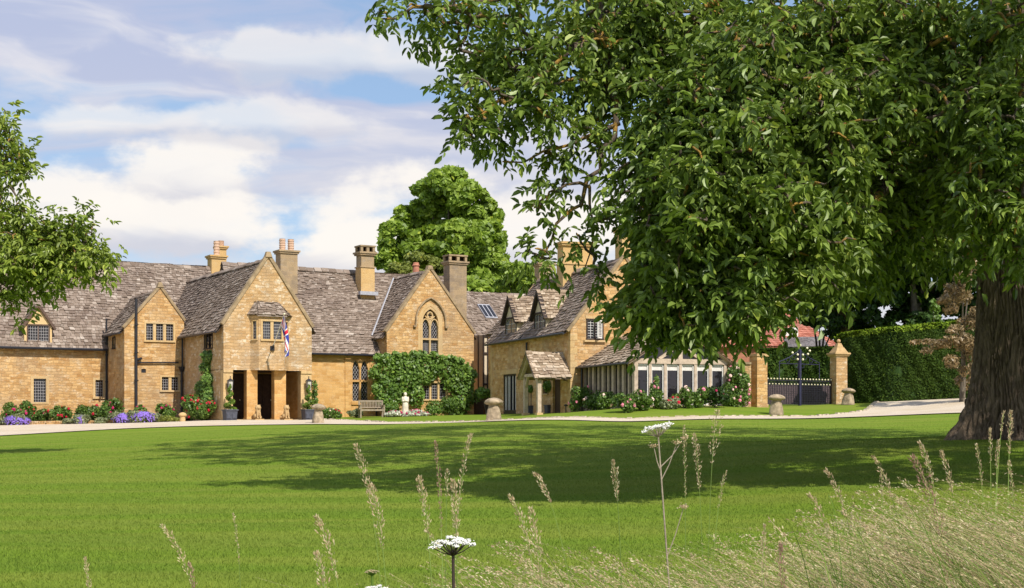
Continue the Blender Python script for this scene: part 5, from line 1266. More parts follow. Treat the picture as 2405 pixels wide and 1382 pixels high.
g = ground_point(1329, 65.4); r = empty('path_light', tuple(g), 0, 'small black garden light at the corner of the right-hand house', 'garden light'); b = MB(); b.tube([(0,0,-.1),(0,0,.32)], .03, 6); b.lathe((0,0,.3), [(.03,0),(.10,.03),(.11,.05),(.02,.10)], 12); b.build('light_body', M['iron'], r)
# roses before the garden room
for px, D, rx, h, fl, nf, lm, lab in ((1368,65.2,.6,1.35,'pink_fl',9,'shrub_leaf','pink rose bush at the corner where the garden room meets the house'),(1402,64.2,.7,1.05,'palepink_fl',10,'shrub_leaf','rose bush with soft pink blooms by the side windows of the garden room'),
    (1428,62.2,.5,1.25,'palepink_fl',5,'shrub_leaf','dark leafy rose against the middle side window of the garden room'),(1476,59.2,.75,1.15,'pink_fl',12,'shrub_leaf','rounded rose bush at the left corner post of the garden room'),(1510,59.6,.5,.75,'palepink_fl',8,'shrub_leaf','low rose between the first and second front windows'),
    (1541,60.2,.28,1.6,'pink_fl',5,'shrub_leaf','slim tall rose standing in front of the second front window'),(1572,60.0,.55,.7,'red_fl',8,'lav_leaf','low border plants below the third front window'),(1608,60.4,.6,1.1,'palepink_fl',12,'shrub_leaf','pale rose bush between the third and fourth front windows'),
    (1637,60.8,.5,1.1,'pink_fl',9,'shrub_leaf','rose bush below the fifth front window'),(1680,61.0,.65,1.35,'crimson_fl',8,'dark_leaf','dark rose bush with magenta blooms at the right end of the garden room')):
    n_ += 1; bush('rose_bush', lab, 'rose bush', 'pink roses before the garden room', px, D, rx*.85, h*.74, 2300, M[lm], .075, fl, nf, .075, ry=.4, seed=n_)

# ================================================= garden wall, gate piers, gate
def Wx(px, D): return (px-CX)/FPX*D
g = ground_point(1730, 62.6)
gwm = MB(); gwm.box((Wx(1698,62.6),62.6,g[2]-.5),(Wx(1764,62.6),62.95,EYE+(HY-856)/FPX*62.6)); gwm.box((Wx(1698,62.6),62.53,EYE+(HY-856)/FPX*62.6),(Wx(1764,62.6),63.02,EYE+(HY-851)/FPX*62.6), 1)
tag(gwm.build('garden_wall', [M['wall_pale'], M['coping']]), 'rubble garden wall behind the climbing rose, joining the garden room to the square pier', 'garden wall')
rs_cl = np.random.RandomState(77); r = empty('climbing_rose', (Wx(1732,62.4),62.4,g[2]), 0, 'climbing rose with pale pink blooms sprawling over the garden wall', 'climbing rose')
lb = [(Wx(a,62.3)-Wx(1732,62.4), -.1, (HY-b)/FPX*62.3+EYE-g[2], c, .35, d) for a,b,c,d in ((1725,880,.35,.35),(1745,900,.3,.5),(1715,920,.4,.4),(1740,935,.45,.35),(1722,945,.5,.3),(1735,868,.25,.2))]
P, U = lobe_points(lb, 4200, rs_cl, shell=(.5,1.1)); V, F = quad_leaves(P, U+rs_cl.normal(scale=.6,size=P.shape), rs_cl.uniform(.05,.10,len(P)), rs_cl); np_mesh('foliage', V, F, M['shrub_leaf'], r)
P, U = lobe_points(lb, 150, rs_cl, top=.2, shell=(1.0,1.12)); P = P[P[:,1]<0][:38]; blossoms(P[::2], .065, M['palepink_fl'], 'blossom', r, rs_cl); blossoms(P[1::4], .07, M['pink_fl'], 'blossom', r, rs_cl)
MB().tube([(0,0,-.1),(.1,0,1.2),(.0,0,1.9)], [.03,.02,.01], 6).build('stem', M['bark_grey'], r)
def pier(px0, px1, D, pytop, label, cap, m='wall_gold', rz=0.0):
    g = ground_point((px0+px1)/2, D); w_ = (px1-px0)/FPX*D*.80; h = EYE+(HY-pytop)/FPX*D-g[2]
    r = empty('gate_pier', tuple(g), rz, label, 'gate pier', 'stone gate piers'); b = MB(); b.taper((0,0),-.2,h,w_*1.0,w_*1.0,w_*.97,w_*.97); b.taper((0,0),-.2,.12,w_*1.12,w_*1.12,w_*1.1,w_*1.1); b.build('shaft', M[m], r)
    c = MB()
    if cap:
        c.taper((0,0),h,h+.1,w_*1.15,w_*1.15,w_*1.35,w_*1.35); c.taper((0,0),h+.1,h+.17,w_*1.4,w_*1.4,w_*1.35,w_*1.35); c.taper((0,0),h+.17,h+.42,w_*1.1,w_*1.1,w_*.6,w_*.6); c.taper((0,0),h+.42,h+.62,w_*.55,w_*.55,w_*.3,w_*.3)
        c.ball((0,0,h+.72), w_*.16, 6)
    else: c.taper((0,0),h,h+.12,w_*1.15,w_*1.15,w_*1.15,w_*1.15)
    c.build('cap', M['lion_stone'], r); return r
pier(1762, 1800, 63.0, 838, 'plain square golden pier left of the iron gate', False, 'wall', math.radians(28))
pier(1951, 1988, 66.0, 838, 'stone gate pier with moulded finial right of the iron gate', True, 'wall_pale', math.radians(18))
# iron gate with pale finials
ga, gb = np.array([Wx(1801,63.6),63.6]), np.array([Wx(1952,66.0),66.0]); gl_ = np.linalg.norm(gb-ga); gth = math.atan2(gb[1]-ga[1], gb[0]-ga[0]); gz_ = T1(*ga)+.03
r = empty('iron_gate', (ga[0],ga[1],gz_), gth, 'black double iron gate with two rows of pale finials and a central overthrow post', 'gate')
s_g = 65.0/FPX; zt = lambda py: (HY-py)*s_g+EYE-gz_
zb_, zmid, zrail = .06, zt(905), zt(893)
mid = gl_*.50
for k, (a, b) in enumerate(((.03, mid-.06),(mid+.06, gl_-.03))):
    lf = MB()
    for x in np.linspace(a, b, 19): lf.box((x-.012,-.012,zb_),(x+.012,.012,zrail))
    for z in np.arange(zb_, zmid, .10): lf.box((a,-.008,z),(b,.008,z+.014))
    for z in (zb_, zmid-.02, zrail-.06): lf.box((a,-.02,z),(b,.02,z+.045))
    for x in (a, b): lf.box((x-.03,-.03,0),(x+.03,.03,zrail+.1))
    o = lf.build('gate_leaf', M['iron'], r); fn = MB()
    for x in np.linspace(a, b, 11): fn.ball((x,-.03,zrail+.03), .040, 3); 
    for x in (np.linspace(a, b, 11)[:-1]+np.linspace(a,b,11)[1:])/2: fn.ball((x,-.03,zmid+.03), .036, 3)
    fn.build('finial', M['gold'], o)
ps = MB(); ps.box((mid-.06,-.06,0),(mid+.06,.06,zt(822))); ps.tube([(mid,0,zt(822)),(mid,0,zt(808))], [.04,.01], 8)
ps.tube([(mid-1.3,0,zt(852)),(mid-.7,0,zt(842)),(mid,0,zt(824)),(mid+.7,0,zt(842)),(mid+1.3,0,zt(852))], .022, 6)
for sg in (-1,1):
    for (cx_, cz_, rr_) in ((.35,zt(840),.16),(.75,zt(848),.13),(.2,zt(860),.12)):
        ps.tube([(mid+sg*cx_+rr_*math.cos(t)*(1-.05*t), 0, cz_+rr_*math.sin(t)*(1-.05*t)) for t in np.linspace(0,6.5,18)], .013, 5, caps=False)
ps.tube([(mid-1.3,0,zt(856)),(mid+1.3,0,zt(856))], .018, 6)
for sg in (-1,1): ps.tube([(mid+sg*1.3,0,zrail),(mid+sg*1.3,0,zt(852))], .02, 6)
ps.build('centre_post', M['blue_iron'], r); fn = MB()
for a, b in ((0,zt(812)),(-.17,zt(834)),(.17,zt(834)),(-.17,zt(845)),(.17,zt(845)),(.45,zt(818)),(.62,zt(824)),(.5,zt(832)),(-.5,zt(830))): fn.ball((mid+a,-.04,b), .055, 4)
fn.build('finial', M['gold'], r)
# woven fence panel and hedge beyond the gate
fp = MB(); xa, xb = Wx(1795,70), Wx(1960,73)
for k in range(46):
    t0, t1 = k/46, (k+.92)/46; fp.box((xa+(xb-xa)*t0, 70+3*t0, 1.4),(xa+(xb-xa)*t1, 70+3*t0+.04, EYE+(HY-903)/FPX*71))
tag(fp.build('board_fence', simple('fence_boards',(.15,.11,.12),.9,.1,var=.3)), 'dark close-boarded fence seen through the iron gate', 'fence')

def hedge(name, label, path, h_fn, width, n, leafm, seed, size=.07, cat='hedge', new=None):
    """clipped hedge following a ground path; dense small leaves over a shaped core"""
    rs = np.random.RandomState(seed); P0 = np.array(path, float); seg = np.linalg.norm(np.diff(P0,axis=0),axis=1); cum = np.r_[0,np.cumsum(seg)]; L = cum[-1]
    ctr = P0.mean(0); z0 = T1(*ctr); r = empty(name, (ctr[0],ctr[1],z0), 0, label, cat)
    def at(s): x = np.interp(s, cum, P0[:,0]); y = np.interp(s, cum, P0[:,1]); return np.c_[x,y]
    def dirv(s): d = at(np.minimum(s+.1,L))-at(np.maximum(s-.1,0)); return d/(np.linalg.norm(d,axis=1,keepdims=True)+1e-9)
    ns, nc = max(12,int(L/.25)), 26; ss = np.linspace(0,L,ns); a_ = at(ss); d_ = dirv(ss); nn = np.c_[-d_[:,1],d_[:,0]]; V = []
    prof = []
    for k in range(nc):
        t = k/(nc-1)
        if t < .38: prof.append((-1, t/.38*.97))
        elif t < .62: q_ = (t-.38)/.24; prof.append((-1+2*q_, .97+.03*math.sin(q_*math.pi)))
        else: prof.append((1, (1-t)/.38*.97))
    hs = np.array([h_fn(s/L) for s in ss]); gz = T(a_[:,0],a_[:,1])
    for k,(sx,sz) in enumerate(prof):
        bump = rs.normal(scale=.035,size=ns); V.append(np.c_[a_+nn*(sx*width/2*.84*(1-.05*sz)+bump[:,None]), gz-.1+(hs+.1)*sz*.985+bump*.5*(sz>.5)])
    V = np.array(V); V -= np.array([ctr[0],ctr[1],z0]); V = V.reshape(-1,3)
    i = (np.arange(nc-1)[:,None]*ns+np.arange(ns-1)[None,:]).ravel(); np_mesh('core', V, np.c_[i,i+1,i+1+ns,i+ns], M['dark_leaf'], r)
    # leaves
    s = rs.uniform(0,L,n); t = rs.uniform(0,1,n); w3_ = width/(2*np.interp(s/L,[0,1],[h_fn(0),h_fn(1)])+width)
    a_ = at(s); d_ = dirv(s); nn = np.c_[-d_[:,1],d_[:,0]]; h_ = np.array([h_fn(x) for x in s/L]); gz = T(a_[:,0],a_[:,1])
    top = rs.uniform(size=n) < w3_*1.2; side = np.where(rs.uniform(size=n)<.75,-1.,1.)
    # front is the side facing the camera
    nf = nn*np.where((nn*a_).sum(1)>0,-1,1)[:,None]*np.where(side<0,1,-1)[:,None]
    lump = .08*np.sin(s*1.7+t*5)+.06*np.sin(s*4.1-t*9)+.04*np.sin(s*9.3+t*17)
    z_ = np.where(top, h_+rs.normal(scale=.03,size=n), h_*t); off = np.where(top, rs.uniform(-1,1,n)*width/2, width/2+lump+rs.normal(scale=.03,size=n))
    P = np.c_[a_+nf*off[:,None], gz+z_]-np.array([ctr[0],ctr[1],z0]); N = np.where(top[:,None], np.array([[0,0,1.]]), np.c_[nf,np.full(n,.15)])+rs.normal(scale=.55,size=(n,3))
    V, F = quad_leaves(P, N, size*rs.uniform(.6,1.3,n), rs, 1.8); np_mesh('foliage', V, F, M[leafm], r)
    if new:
        sel = (h_-z_ < .22) & (rs.uniform(size=n) < .9); V, F = quad_leaves(P[sel]+np.array([0,0,.03]), N[sel]+np.array([0,0,.6]), size*rs.uniform(.7,1.5,sel.sum()), rs, 2.2); np_mesh('painted_top_light', V, F, M[new], r)  # brighter leaves near the top edge: sunlight put into the colour
    return r
hd = [(Wx(2000,70.5),70.5),(Wx(2014,67.4),67.4),(Wx(2100,66.2),66.2),(Wx(2250,65.8),65.8),(Wx(2420,66),66),(Wx(2600,67),67)]
hedge('clipped_hedge', 'tall clipped yew hedge between the gate pier and the big trunk', hd, lambda t: 3.15+.35*min(1,max(0,(t-.02)*2.2)), 1.5, 110000, 'hedge_leaf', 51, .062, new='sunlit_top_leaf')
hedge('clipped_hedge', 'dark lower hedge seen beyond the iron gate', [(Wx(1790,76),76),(Wx(1880,77),77),(Wx(1975,76),76)], lambda t: 3.0, 1.2, 14000, 'hedge_leaf', 52, .1)

# ================================================= neighbour's house behind
nb_ = empty('neighbour_house', (Wx(1830,98),98,1.4), math.radians(-4), 'distant house with red clay roof glimpsed under the walnut branches', 'house')
nz = lambda py, D=98: (HY-py)/FPX*D+EYE-1.4
wl = MB(); wl.box((Wx(1660,98)-Wx(1830,98),0,0),(Wx(1960,98)-Wx(1830,98),9,nz(812)+.05)); wl.build('wall', M['brick'], nb_)
random.seed(61); rf = MB(); xa, xb = Wx(1655,98)-Wx(1830,98), Wx(1975,98)-Wx(1830,98)
tiles(rf, (xa,-.3,nz(815)),(xb,-.3,nz(815)),(xb-3.6,4.5,nz(726,102)),(xa,4.5,nz(726,102)), c0=.3, c1=.3, wob=.01); tiles(rf, (xa,9.3,nz(815)),(xb,9.3,nz(815)),(xb-3.6,4.5,nz(726,102)),(xa,4.5,nz(726,102)), c0=.3,c1=.3); tiles(rf, (xb,-.3,nz(815)),(xb,9.3,nz(815)),(xb-3.6,4.52,nz(726,102)),(xb-3.6,4.48,nz(726,102)), c0=.3,c1=.3)
rf.build('roof', M['red_tile'], nb_)
MB().box((-3.9,-.35,nz(770)),(-3.8,1.6,nz(735))).build('downpipe', M['white'], nb_)
def nwin(x, z, w_, h): 
    P = Plane((0,.9,0),(1,0,0),(0,-1,0)); d = MB(); d.box((x-.15,.95,z-.2),(x+w_+.15,3.2,z+h+.15)); o = d.build('dormer', M['white'], nb_)
    window(nb_, P, x, x+w_, z, z+h, 2, frame='white', kind='grid', cell=(.3,.4), surr=.08, proud=.05, sill=False)
nwin(Wx(1846,98)-Wx(1830,98), nz(797), .8, .7); nwin(Wx(1712,98)-Wx(1830,98), nz(797), 1.2, .8)
rf = MB(); x0_, x1_ = Wx(1850,96)-Wx(1830,98), Wx(1945,96)-Wx(1830,98)
tiles(rf, (x0_,-3.0,nz(815,95)),(x1_,-3.0,nz(815,95)),(x1_,-.4,nz(794,98)),(x0_,-.4,nz(794,98)), c0=.3, c1=.3, wob=.01); rf.box((x0_+.1,-2.8,0),(x1_-.1,-.1,nz(813,95)-.1),1); rf.build('porch_roof', [M['slate'],M['render_grey']], nb_)

# ================================================= trees
def leafy_tree(name, label, cat, base, lobes, n, size, leafm, trunk, seed, group=None, limbs=8, hide=True, shell=(.55,1.16), top=.35, stretch=1.3, core=None):
    """broadleaf tree: lobed crown of many small faces, tapered trunk with limbs"""
    rs = np.random.RandomState(seed); r = empty(name, base, 0, label, cat, group); b = np.array(base)
    lb = [(x-b[0],y-b[1],z-b[2],rx,ry,rz) for x,y,z,rx,ry,rz in lobes]
    # small bosses over each lobe give light and dark clumps
    L2_ = []
    for l_ in lb:
        k = max(8, int(22*(l_[3]*l_[5])**.5/2))
        for _ in range(k):
            u = nrm(rs.normal(size=3)+np.array([0,-.15,.25])); s = rs.uniform(.16,.36); L2_.append((l_[0]+u[0]*l_[3]*.72, l_[1]+u[1]*l_[4]*.72, l_[2]+u[2]*l_[5]*.76, l_[3]*s*1.2, l_[4]*s*1.2, l_[5]*s*1.05))
    P, U = lobe_points(L2_, n, rs, top=top, shell=shell, hide=hide)
    V, F = quad_leaves(P, U+np.array([0,0,.25])+rs.normal(scale=.8,size=P.shape), size*rs.uniform(.55,1.3,len(P)), rs, stretch)
    np_mesh('crown', V, F, M[leafm], r)
    t = MB(); H = trunk[1]; t.tube([(0,0,-.4),(0,0,.3),(.05,0,H*.5),(0,0,H)], [trunk[0]*1.5,trunk[0]*1.05,trunk[0]*.85,trunk[0]*.6], 14)
    for k in range(limbs):
        l_ = lb[k % len(lb)]; t.tube([(0,0,H*.75),(l_[0]*.35,l_[1]*.35,H+(l_[2]-H)*.4),(l_[0],l_[1],l_[2])], [trunk[0]*.45,trunk[0]*.28,trunk[0]*.08], 7)
    t.build('trunk', M['bark_grey'], r, True); return r
def lobes_px(spec, D, dj=1.5, seed=0, squash=.9):
    rs = np.random.RandomState(seed); out = []
    for px, py, rp, rq in spec:
        d = D+rs.uniform(-dj,dj); c = W(px,py,d); k = d/FPX; out.append((c[0],c[1],c[2],rp*k,min(rp,rq)*k*1.1,rq*k*squash))
    return out
# tall round chestnut behind the hall
D_ = 112.0
leafy_tree('chestnut_tree', 'tall round-crowned bright green tree behind the hall roof', 'tree', tuple(W(1050,900,D_)[:2])+(1.2,),
    lobes_px([(1055,440,58,50),(1010,465,55,42),(1100,475,60,50),(1150,505,32,38),(1040,520,90,50),(960,520,45,38),(935,565,55,45),(1010,580,80,50),(1090,570,80,55),(1140,560,50,50),(905,610,34,32),(960,620,60,40),(1050,640,90,55),(1130,630,60,55),(1170,600,34,48),(1000,700,80,50),(1120,700,80,55),(1165,660,36,48),(1195,640,40,40),(1215,690,40,40)], D_, 3.0, 3), 80000, .40, 'chestnut_leaf', (.6,7.5), 71)
leafy_tree('small_tree', 'smaller olive-green tree in front of the tall round-crowned one', 'tree', tuple(W(985,900,100)[:2])+(1.2,),
    lobes_px([(985,625,50,32),(940,640,35,25),(1030,640,35,35),(1000,670,60,35)], 100, 1.0, 4), 14000, .22, 'olive_leaf', (.2,5.5), 72, limbs=6)
leafy_tree('small_tree', 'loose bright green tree between the tall one and the right-hand chimneys', 'tree', tuple(W(1225,900,104)[:2])+(1.2,),
    lobes_px([(1225,655,34,30),(1200,680,40,30),(1240,640,26,26),(1252,665,22,30),(1190,640,22,22)], 104, 1.0, 5), 9000, .26, 'chestnut_leaf', (.18,6), 73, limbs=6)
# dark evergreens and russet shrub behind the hedge
leafy_tree('dark_tree', 'dark evergreen mass behind the clipped hedge, left part', 'tree', tuple(W(1990,900,78)[:2])+(1.6,),
    lobes_px([(1990,560,110,110),(1960,680,70,70),(2030,650,80,90),(1900,600,90,90),(1985,740,60,40),(1975,775,40,30),(2050,760,60,40),(1932,735,50,45),(1950,775,30,26)], 78, 2.0, 6), 42000, .22, 'dark_leaf', (.5,6), 74)
leafy_tree('dark_tree', 'dark evergreen mass behind the clipped hedge, right part', 'tree', tuple(W(2150,900,76)[:2])+(1.6,),
    lobes_px([(2130,560,110,110),(2110,690,80,70),(2200,620,90,100),(2170,720,70,50),(2300,560,110,120),(2290,700,90,80),(2120,765,60,40),(2190,765,60,40),(2080,720,50,60)], 76, 2.0, 7), 52000, .22, 'dark_leaf', (.5,6), 75)
leafy_tree('dark_tree', 'smaller dark tree behind the iron gate before the red roof', 'tree', tuple(W(1925,900,84)[:2])+(1.6,),
    lobes_px([(1925,742,42,42),(1900,712,45,35),(1958,768,22,22),(1950,720,40,45)], 84, .6, 12), 16000, .20, 'dark_leaf', (.2,3.2), 79)
leafy_tree('dark_tree', 'tall dark tree filling the gap behind the walnut crown', 'tree', tuple(W(1760,900,120)[:2])+(1.4,),
    lobes_px([(1800,640,110,90),(1880,560,120,120),(1700,690,60,40),(1950,450,140,140),(2150,400,160,160),(2350,400,160,180)], 120, 3.0, 8), 60000, .38, 'dark_leaf', (.6,7), 76)
leafy_tree('russet_shrub', 'russet-leaved shrub between the hedge top and the walnut trunk', 'shrub', tuple(W(2260,900,60)[:2])+(2.0,),
    lobes_px([(2262,660,45,55),(2270,730,50,50),(2290,620,45,50),(2225,790,45,30),(2265,835,55,50),(2180,812,50,22),(2285,890,40,50),(2240,700,40,40)], 60, 1.0, 9), 12000, .07, 'brown_leaf', (.12,3.2), 77, stretch=2.4, limbs=7)
leafy_tree('sapling', 'young pale green sapling rising above the hedge', 'tree', tuple(W(2196,900,66)[:2])+(2.2,),
    lobes_px([(2196,735,13,20),(2190,715,9,14),(2204,752,12,12)], 66, .3, 10), 900, .12, 'vine_leaf', (.04,3.0), 78, limbs=3)

# ---- walnut: limbs as guided 3-D polylines, leaf clusters joined to the nearest branch
def compound_clusters(C, O, rs, k_leaf, size, spread=.9):
    """C cluster centres, O outward directions -> leaflet arrays"""
    n = len(C); Ps, Ds, Ns, Ls, Ws = [], [], [], [], []
    for j in range(k_leaf):
        base = C + rs.normal(scale=.09*size/.13, size=(n,3)); d = nrm(O + rs.normal(scale=spread, size=(n,3)) + np.array([0,0,.1])); L = rs.uniform(1.6,2.6,n)*size
        up = nrm(np.array([0,0,1.])+rs.normal(scale=.35,size=(n,3))); side = nrm(np.cross(d, up))
        for t, sg in ((.35,1),(.35,-1),(.62,1),(.62,-1),(.88,1),(.88,-1),(1.0,0)):
            p = base + d*(L*t)[:,None] + np.array([0,0,-1.])*(L*t*t*.35)[:,None]
            dd = nrm(side*sg*1.0 + d*(.55 if sg else 1.0) + np.array([0,0,-.55]) + rs.normal(scale=.22,size=(n,3)))
            s = size*rs.uniform(.6,1.3,n)*(.75+.35*t)
            Ps.append(p); Ds.append(dd); Ns.append(nrm(up+rs.normal(scale=.45,size=(n,3)))); Ls.append(s); Ws.append(s*rs.uniform(.37,.50,n))
    return lens_leaves(np.concatenate(Ps), np.concatenate(Ds), np.concatenate(Ns), np.concatenate(Ls), np.concatenate(Ws), .3, .18)
def grow(limbs, C, rs, tip_r=.009, step=.28, k=.0052):
    """attach cluster centres to the branch graph; returns tubes"""
    nodes = []; par = []; kind = []
    for pl in limbs:
        pts, r0, r1 = pl; pts = np.array(pts, float); prev = -1
        for a in range(len(pts)-1):
            L = np.linalg.norm(pts[a+1]-pts[a]); m_ = max(1,int(L/step))
            for q_ in range(m_): nodes.append(pts[a]+(pts[a+1]-pts[a])*q_/m_); par.append(prev); kind.append(0); prev = len(nodes)-1
        nodes.append(pts[-1]); par.append(prev); kind.append(0)
    N0 = len(nodes); arr = np.zeros((N0+len(C)*3,3)); arr[:N0] = nodes; cnt = N0
    d0 = np.array([np.min(np.linalg.norm(arr[:N0]-c,axis=1)) for c in C]); order = np.argsort(d0)
    tw = []; load = np.zeros(len(arr)); parent = -np.ones(len(arr), int); parent[:N0] = par
    for ci in order:
        c = C[ci]; d = np.linalg.norm(arr[:cnt]-c,axis=1) + .25*np.maximum(0, c[2]-arr[:cnt,2]) ; j = int(np.argmin(d)); a = arr[j]
        L = np.linalg.norm(c-a); m1 = a+(c-a)*.35+rs.normal(scale=.07*L,size=3)+np.array([0,0,.06*L]); m2 = a+(c-a)*.72+rs.normal(scale=.07*L,size=3)+np.array([0,0,.07*L])
        i1, i2, i3 = cnt, cnt+1, cnt+2; arr[i1], arr[i2], arr[i3] = m1, m2, c; parent[i1], parent[i2], parent[i3] = j, i1, i2; cnt += 3
        tw.append((j,i1,i2,i3)); q_ = i3
        load[i3] += 1
    for i_ in range(cnt-1, -1, -1):
        if parent[i_] >= 0: load[parent[i_]] += load[i_]
    V = []; F = []; nv_ = 0; ang = np.arange(5)*2*math.pi/5; ca, sa = np.cos(ang), np.sin(ang)
    for ids in tw:
        P = arr[list(ids)]; rad = [tip_r + k*math.sqrt(max(0,min(load[i_], load[ids[1]]))) for i_ in ids]; rad[-1] = tip_r*.7 + k*math.sqrt(max(0,load[ids[-1]]-1))
        for i_ in range(4):
            d = P[min(i_+1,3)]-P[max(i_-1,0)]; d = d/(np.linalg.norm(d)+1e-9); a = np.cross(d,[.1,.2,.97]); a /= (np.linalg.norm(a)+1e-9); b = np.cross(d,a)
            V.append(P[i_]+rad[i_]*(np.outer(ca,a)+np.outer(sa,b)))
        for i_ in range(3):
            for q_ in range(5): F.append((nv_+i_*5+q_, nv_+i_*5+(q_+1)%5, nv_+(i_+1)*5+(q_+1)%5, nv_+(i_+1)*5+q_))
        nv_ += 20
    return np.concatenate(V), np.array(F)
def boughs_pts(B, rs, clump=0):
    C = []; O = []
    for px, py, D, rp, rq, rd, n in B:
        c = W(px,py,D); k = D/FPX; u = nrm(rs.normal(size=(n,3)))*rs.uniform(0,1,(n,1))**(1/2.2); u[:,1] *= 1
        if clump and n > clump*2:
            m_ = max(2, n//clump); u = u[:m_][rs.randint(0, m_, n)]
        P = c + u*np.array([rp*k, rd, rq*k])
        if clump and n > clump*2: P = P + rs.normal(scale=.17, size=P.shape)
        C.append(P); O.append(u)
    return np.concatenate(C), np.concatenate(O)

DT = 24.0; tb_ = ground_point(2380, DT); tx, ty = tb_[0], tb_[1]
rsw = np.random.RandomState(101)
wal = empty('walnut_tree', tuple(tb_), 0, 'huge walnut tree with massive furrowed trunk and drooping leafy branches over the lawn', 'tree')
# trunk: fissured cylinder with root flare
na, nh = 420, 360; A_g = np.linspace(0,2*math.pi,na,endpoint=False); Hh = np.linspace(-.6,7.6,nh); TV = np.zeros((nh,na,3))
ph = rsw.uniform(0,6,12)
for i_, h in enumerate(Hh):
    r_ = .535-.012*h + .62*math.exp(-max(h,-.3)*1.9)*.32
    a = A_g + .10*math.sin(h*.8)
    root_ = (.5+.5*np.cos(5*a+ph[0]))**2*.24*math.exp(-max(h,-.2)*2.4) + .10*np.cos(3*a+ph[1])*math.exp(-max(h,0)*.7)
    warp_ = .35*np.sin(h*1.7+3*a)+.22*np.sin(h*4.1+5*a+ph[2])
    warp_ = warp_ + .25*np.sin(h*7.3+11*a+ph[3])*np.sin(h*1.9+2*a)
    fur = np.abs(np.sin(23*a+warp_*4+.9*np.sin(h*2.9+7*a)))**.7*.055 + np.abs(np.sin(41*a-warp_*6+1.3*np.sin(h*5+9*a)))**.8*.022 + .018*np.sin(h*26+13*np.sin(9*a)+4*warp_)*(np.sin(17*a+h*3)>0)
    rr = r_+root_+fur-.03+.03*np.cos(2*a+h*.6)
    TV[i_] = np.c_[rr*np.cos(A_g), rr*np.sin(A_g), np.full(na,h)]
i_ = (np.arange(nh-1)[:,None]*na+np.arange(na)[None,:]); j_ = (np.arange(nh-1)[:,None]*na+(np.arange(na)+1)[None,:]%na)
np_mesh('trunk', TV.reshape(-1,3), np.c_[i_.ravel(),j_.ravel(),j_.ravel()+na,i_.ravel()+na], M['bark'], wal, smooth=True)
limbs_px = [
 ([(2372,-60,24),(2350,120,23.2),(2290,175,21.5),(2225,205,20),(2190,300,18.8),(2120,400,18.0),(2060,470,17.5),(1900,560,16.8),(1760,640,16.3)], .20, .03),
 ([(2372,-120,24),(2200,-140,21.5),(1900,-150,19.5),(1650,-120,18.6),(1420,-60,18.0),(1405,60,17.8),(1430,180,17.6),(1455,290,17.4),(1430,370,17.3),(1385,440,17.2),(1340,500,17.2),(1290,560,17.2),(1270,610,17.2)], .22, .012),
 ([(1420,-60,18.0),(1250,-20,17.6),(1100,10,17.2),(960,25,17.0),(890,45,17.0)], .07, .010),
 ([(1405,60,17.8),(1300,150,17.3),(1180,230,17.1),(1090,300,17.0)], .05, .010),
 ([(2372,350,24),(2300,420,22.5),(2150,350,20.5),(1950,300,18.5),(1780,330,17.3),(1640,380,16.6),(1540,450,16.3)], .16, .02),
 ([(2372,560,24),(2250,580,22.5),(2050,600,20.5),(1880,610,19),(1750,600,17.6),(1650,680,16.8),(1560,770,16.4)], .17, .02),
 ([(2372,100,24),(2200,20,21.5),(2000,60,19),(1820,100,17.5),(1690,150,16.8),(1600,230,16.4)], .15, .02),
 ([(2372,200,24),(2380,150,21),(2360,200,18.5),(2330,300,17),(2300,420,16.4)], .14, .02),
 ([(1760,640,16.3),(1700,560,16.2),(1650,520,16.0)], .03, .01),
 ([(1455,290,17.4),(1380,330,17.2),(1280,360,17.1),(1180,380,17.0)], .03, .008),
 ([(1385,440,17.2),(1330,420,17.0),(1285,470,17.0),(1235,500,17.0)], .025, .006),
 ([(1385,440,17.2),(1400,520,17.1),(1395,600,17.1),(1370,640,17.1)], .02, .006),
]
limbs3 = [([W(*q_) for q_ in pts], a, b) for pts, a, b in limbs_px]
top_ = np.array([tx,ty,0])
extra = [((tx,ty,6.5),(tx+2,ty+2,9),(tx+5,ty+3,11.5)),((tx,ty,6.8),(tx-2,ty+3,9.5),(tx-4,ty+6,12)),((tx,ty,7),(tx+.5,ty-.5,10),(tx+.5,ty-1,14)),((tx,ty,6),(tx+4,ty,8),(tx+8,ty-.5,9)),((tx,ty,6.2),(tx-1,ty+4,8),(tx-2,ty+8,9)),((tx,ty,6.6),(tx-4,ty-1,9.5),(tx-7.5,ty-3,11)),((tx,ty,6.6),(tx+2,ty-4,9.4),(tx+4.6,ty-10,11))]  # last limb is added to carry the unseen shading lobe
limbs3 += [([np.array(p,float) for p in e], .22, .05) for e in extra]
lbm = MB()
for pts, a, b in limbs3:
    P = np.array(pts); t = np.r_[0,np.cumsum(np.linalg.norm(np.diff(P,axis=0),axis=1))]; tt = np.linspace(0,t[-1],max(6,int(t[-1]/.22))); Q = np.c_[[np.interp(tt,t,P[:,k]) for k in range(3)]].T
    Qs = Q.copy()
    for _ in range(3): Qs[1:-1] = (Qs[:-2]+Qs[1:-1]*2+Qs[2:])/4
    Qs[1:-1] += rsw.normal(scale=.035*min(1,a/.1+.3), size=(len(Qs)-2,3)); lbm.tube([q_-tb_ for q_ in Qs], list(np.linspace(a,b,len(Qs))), 9)
lbm.build('limb', M['bark_lichen'], wal, True)
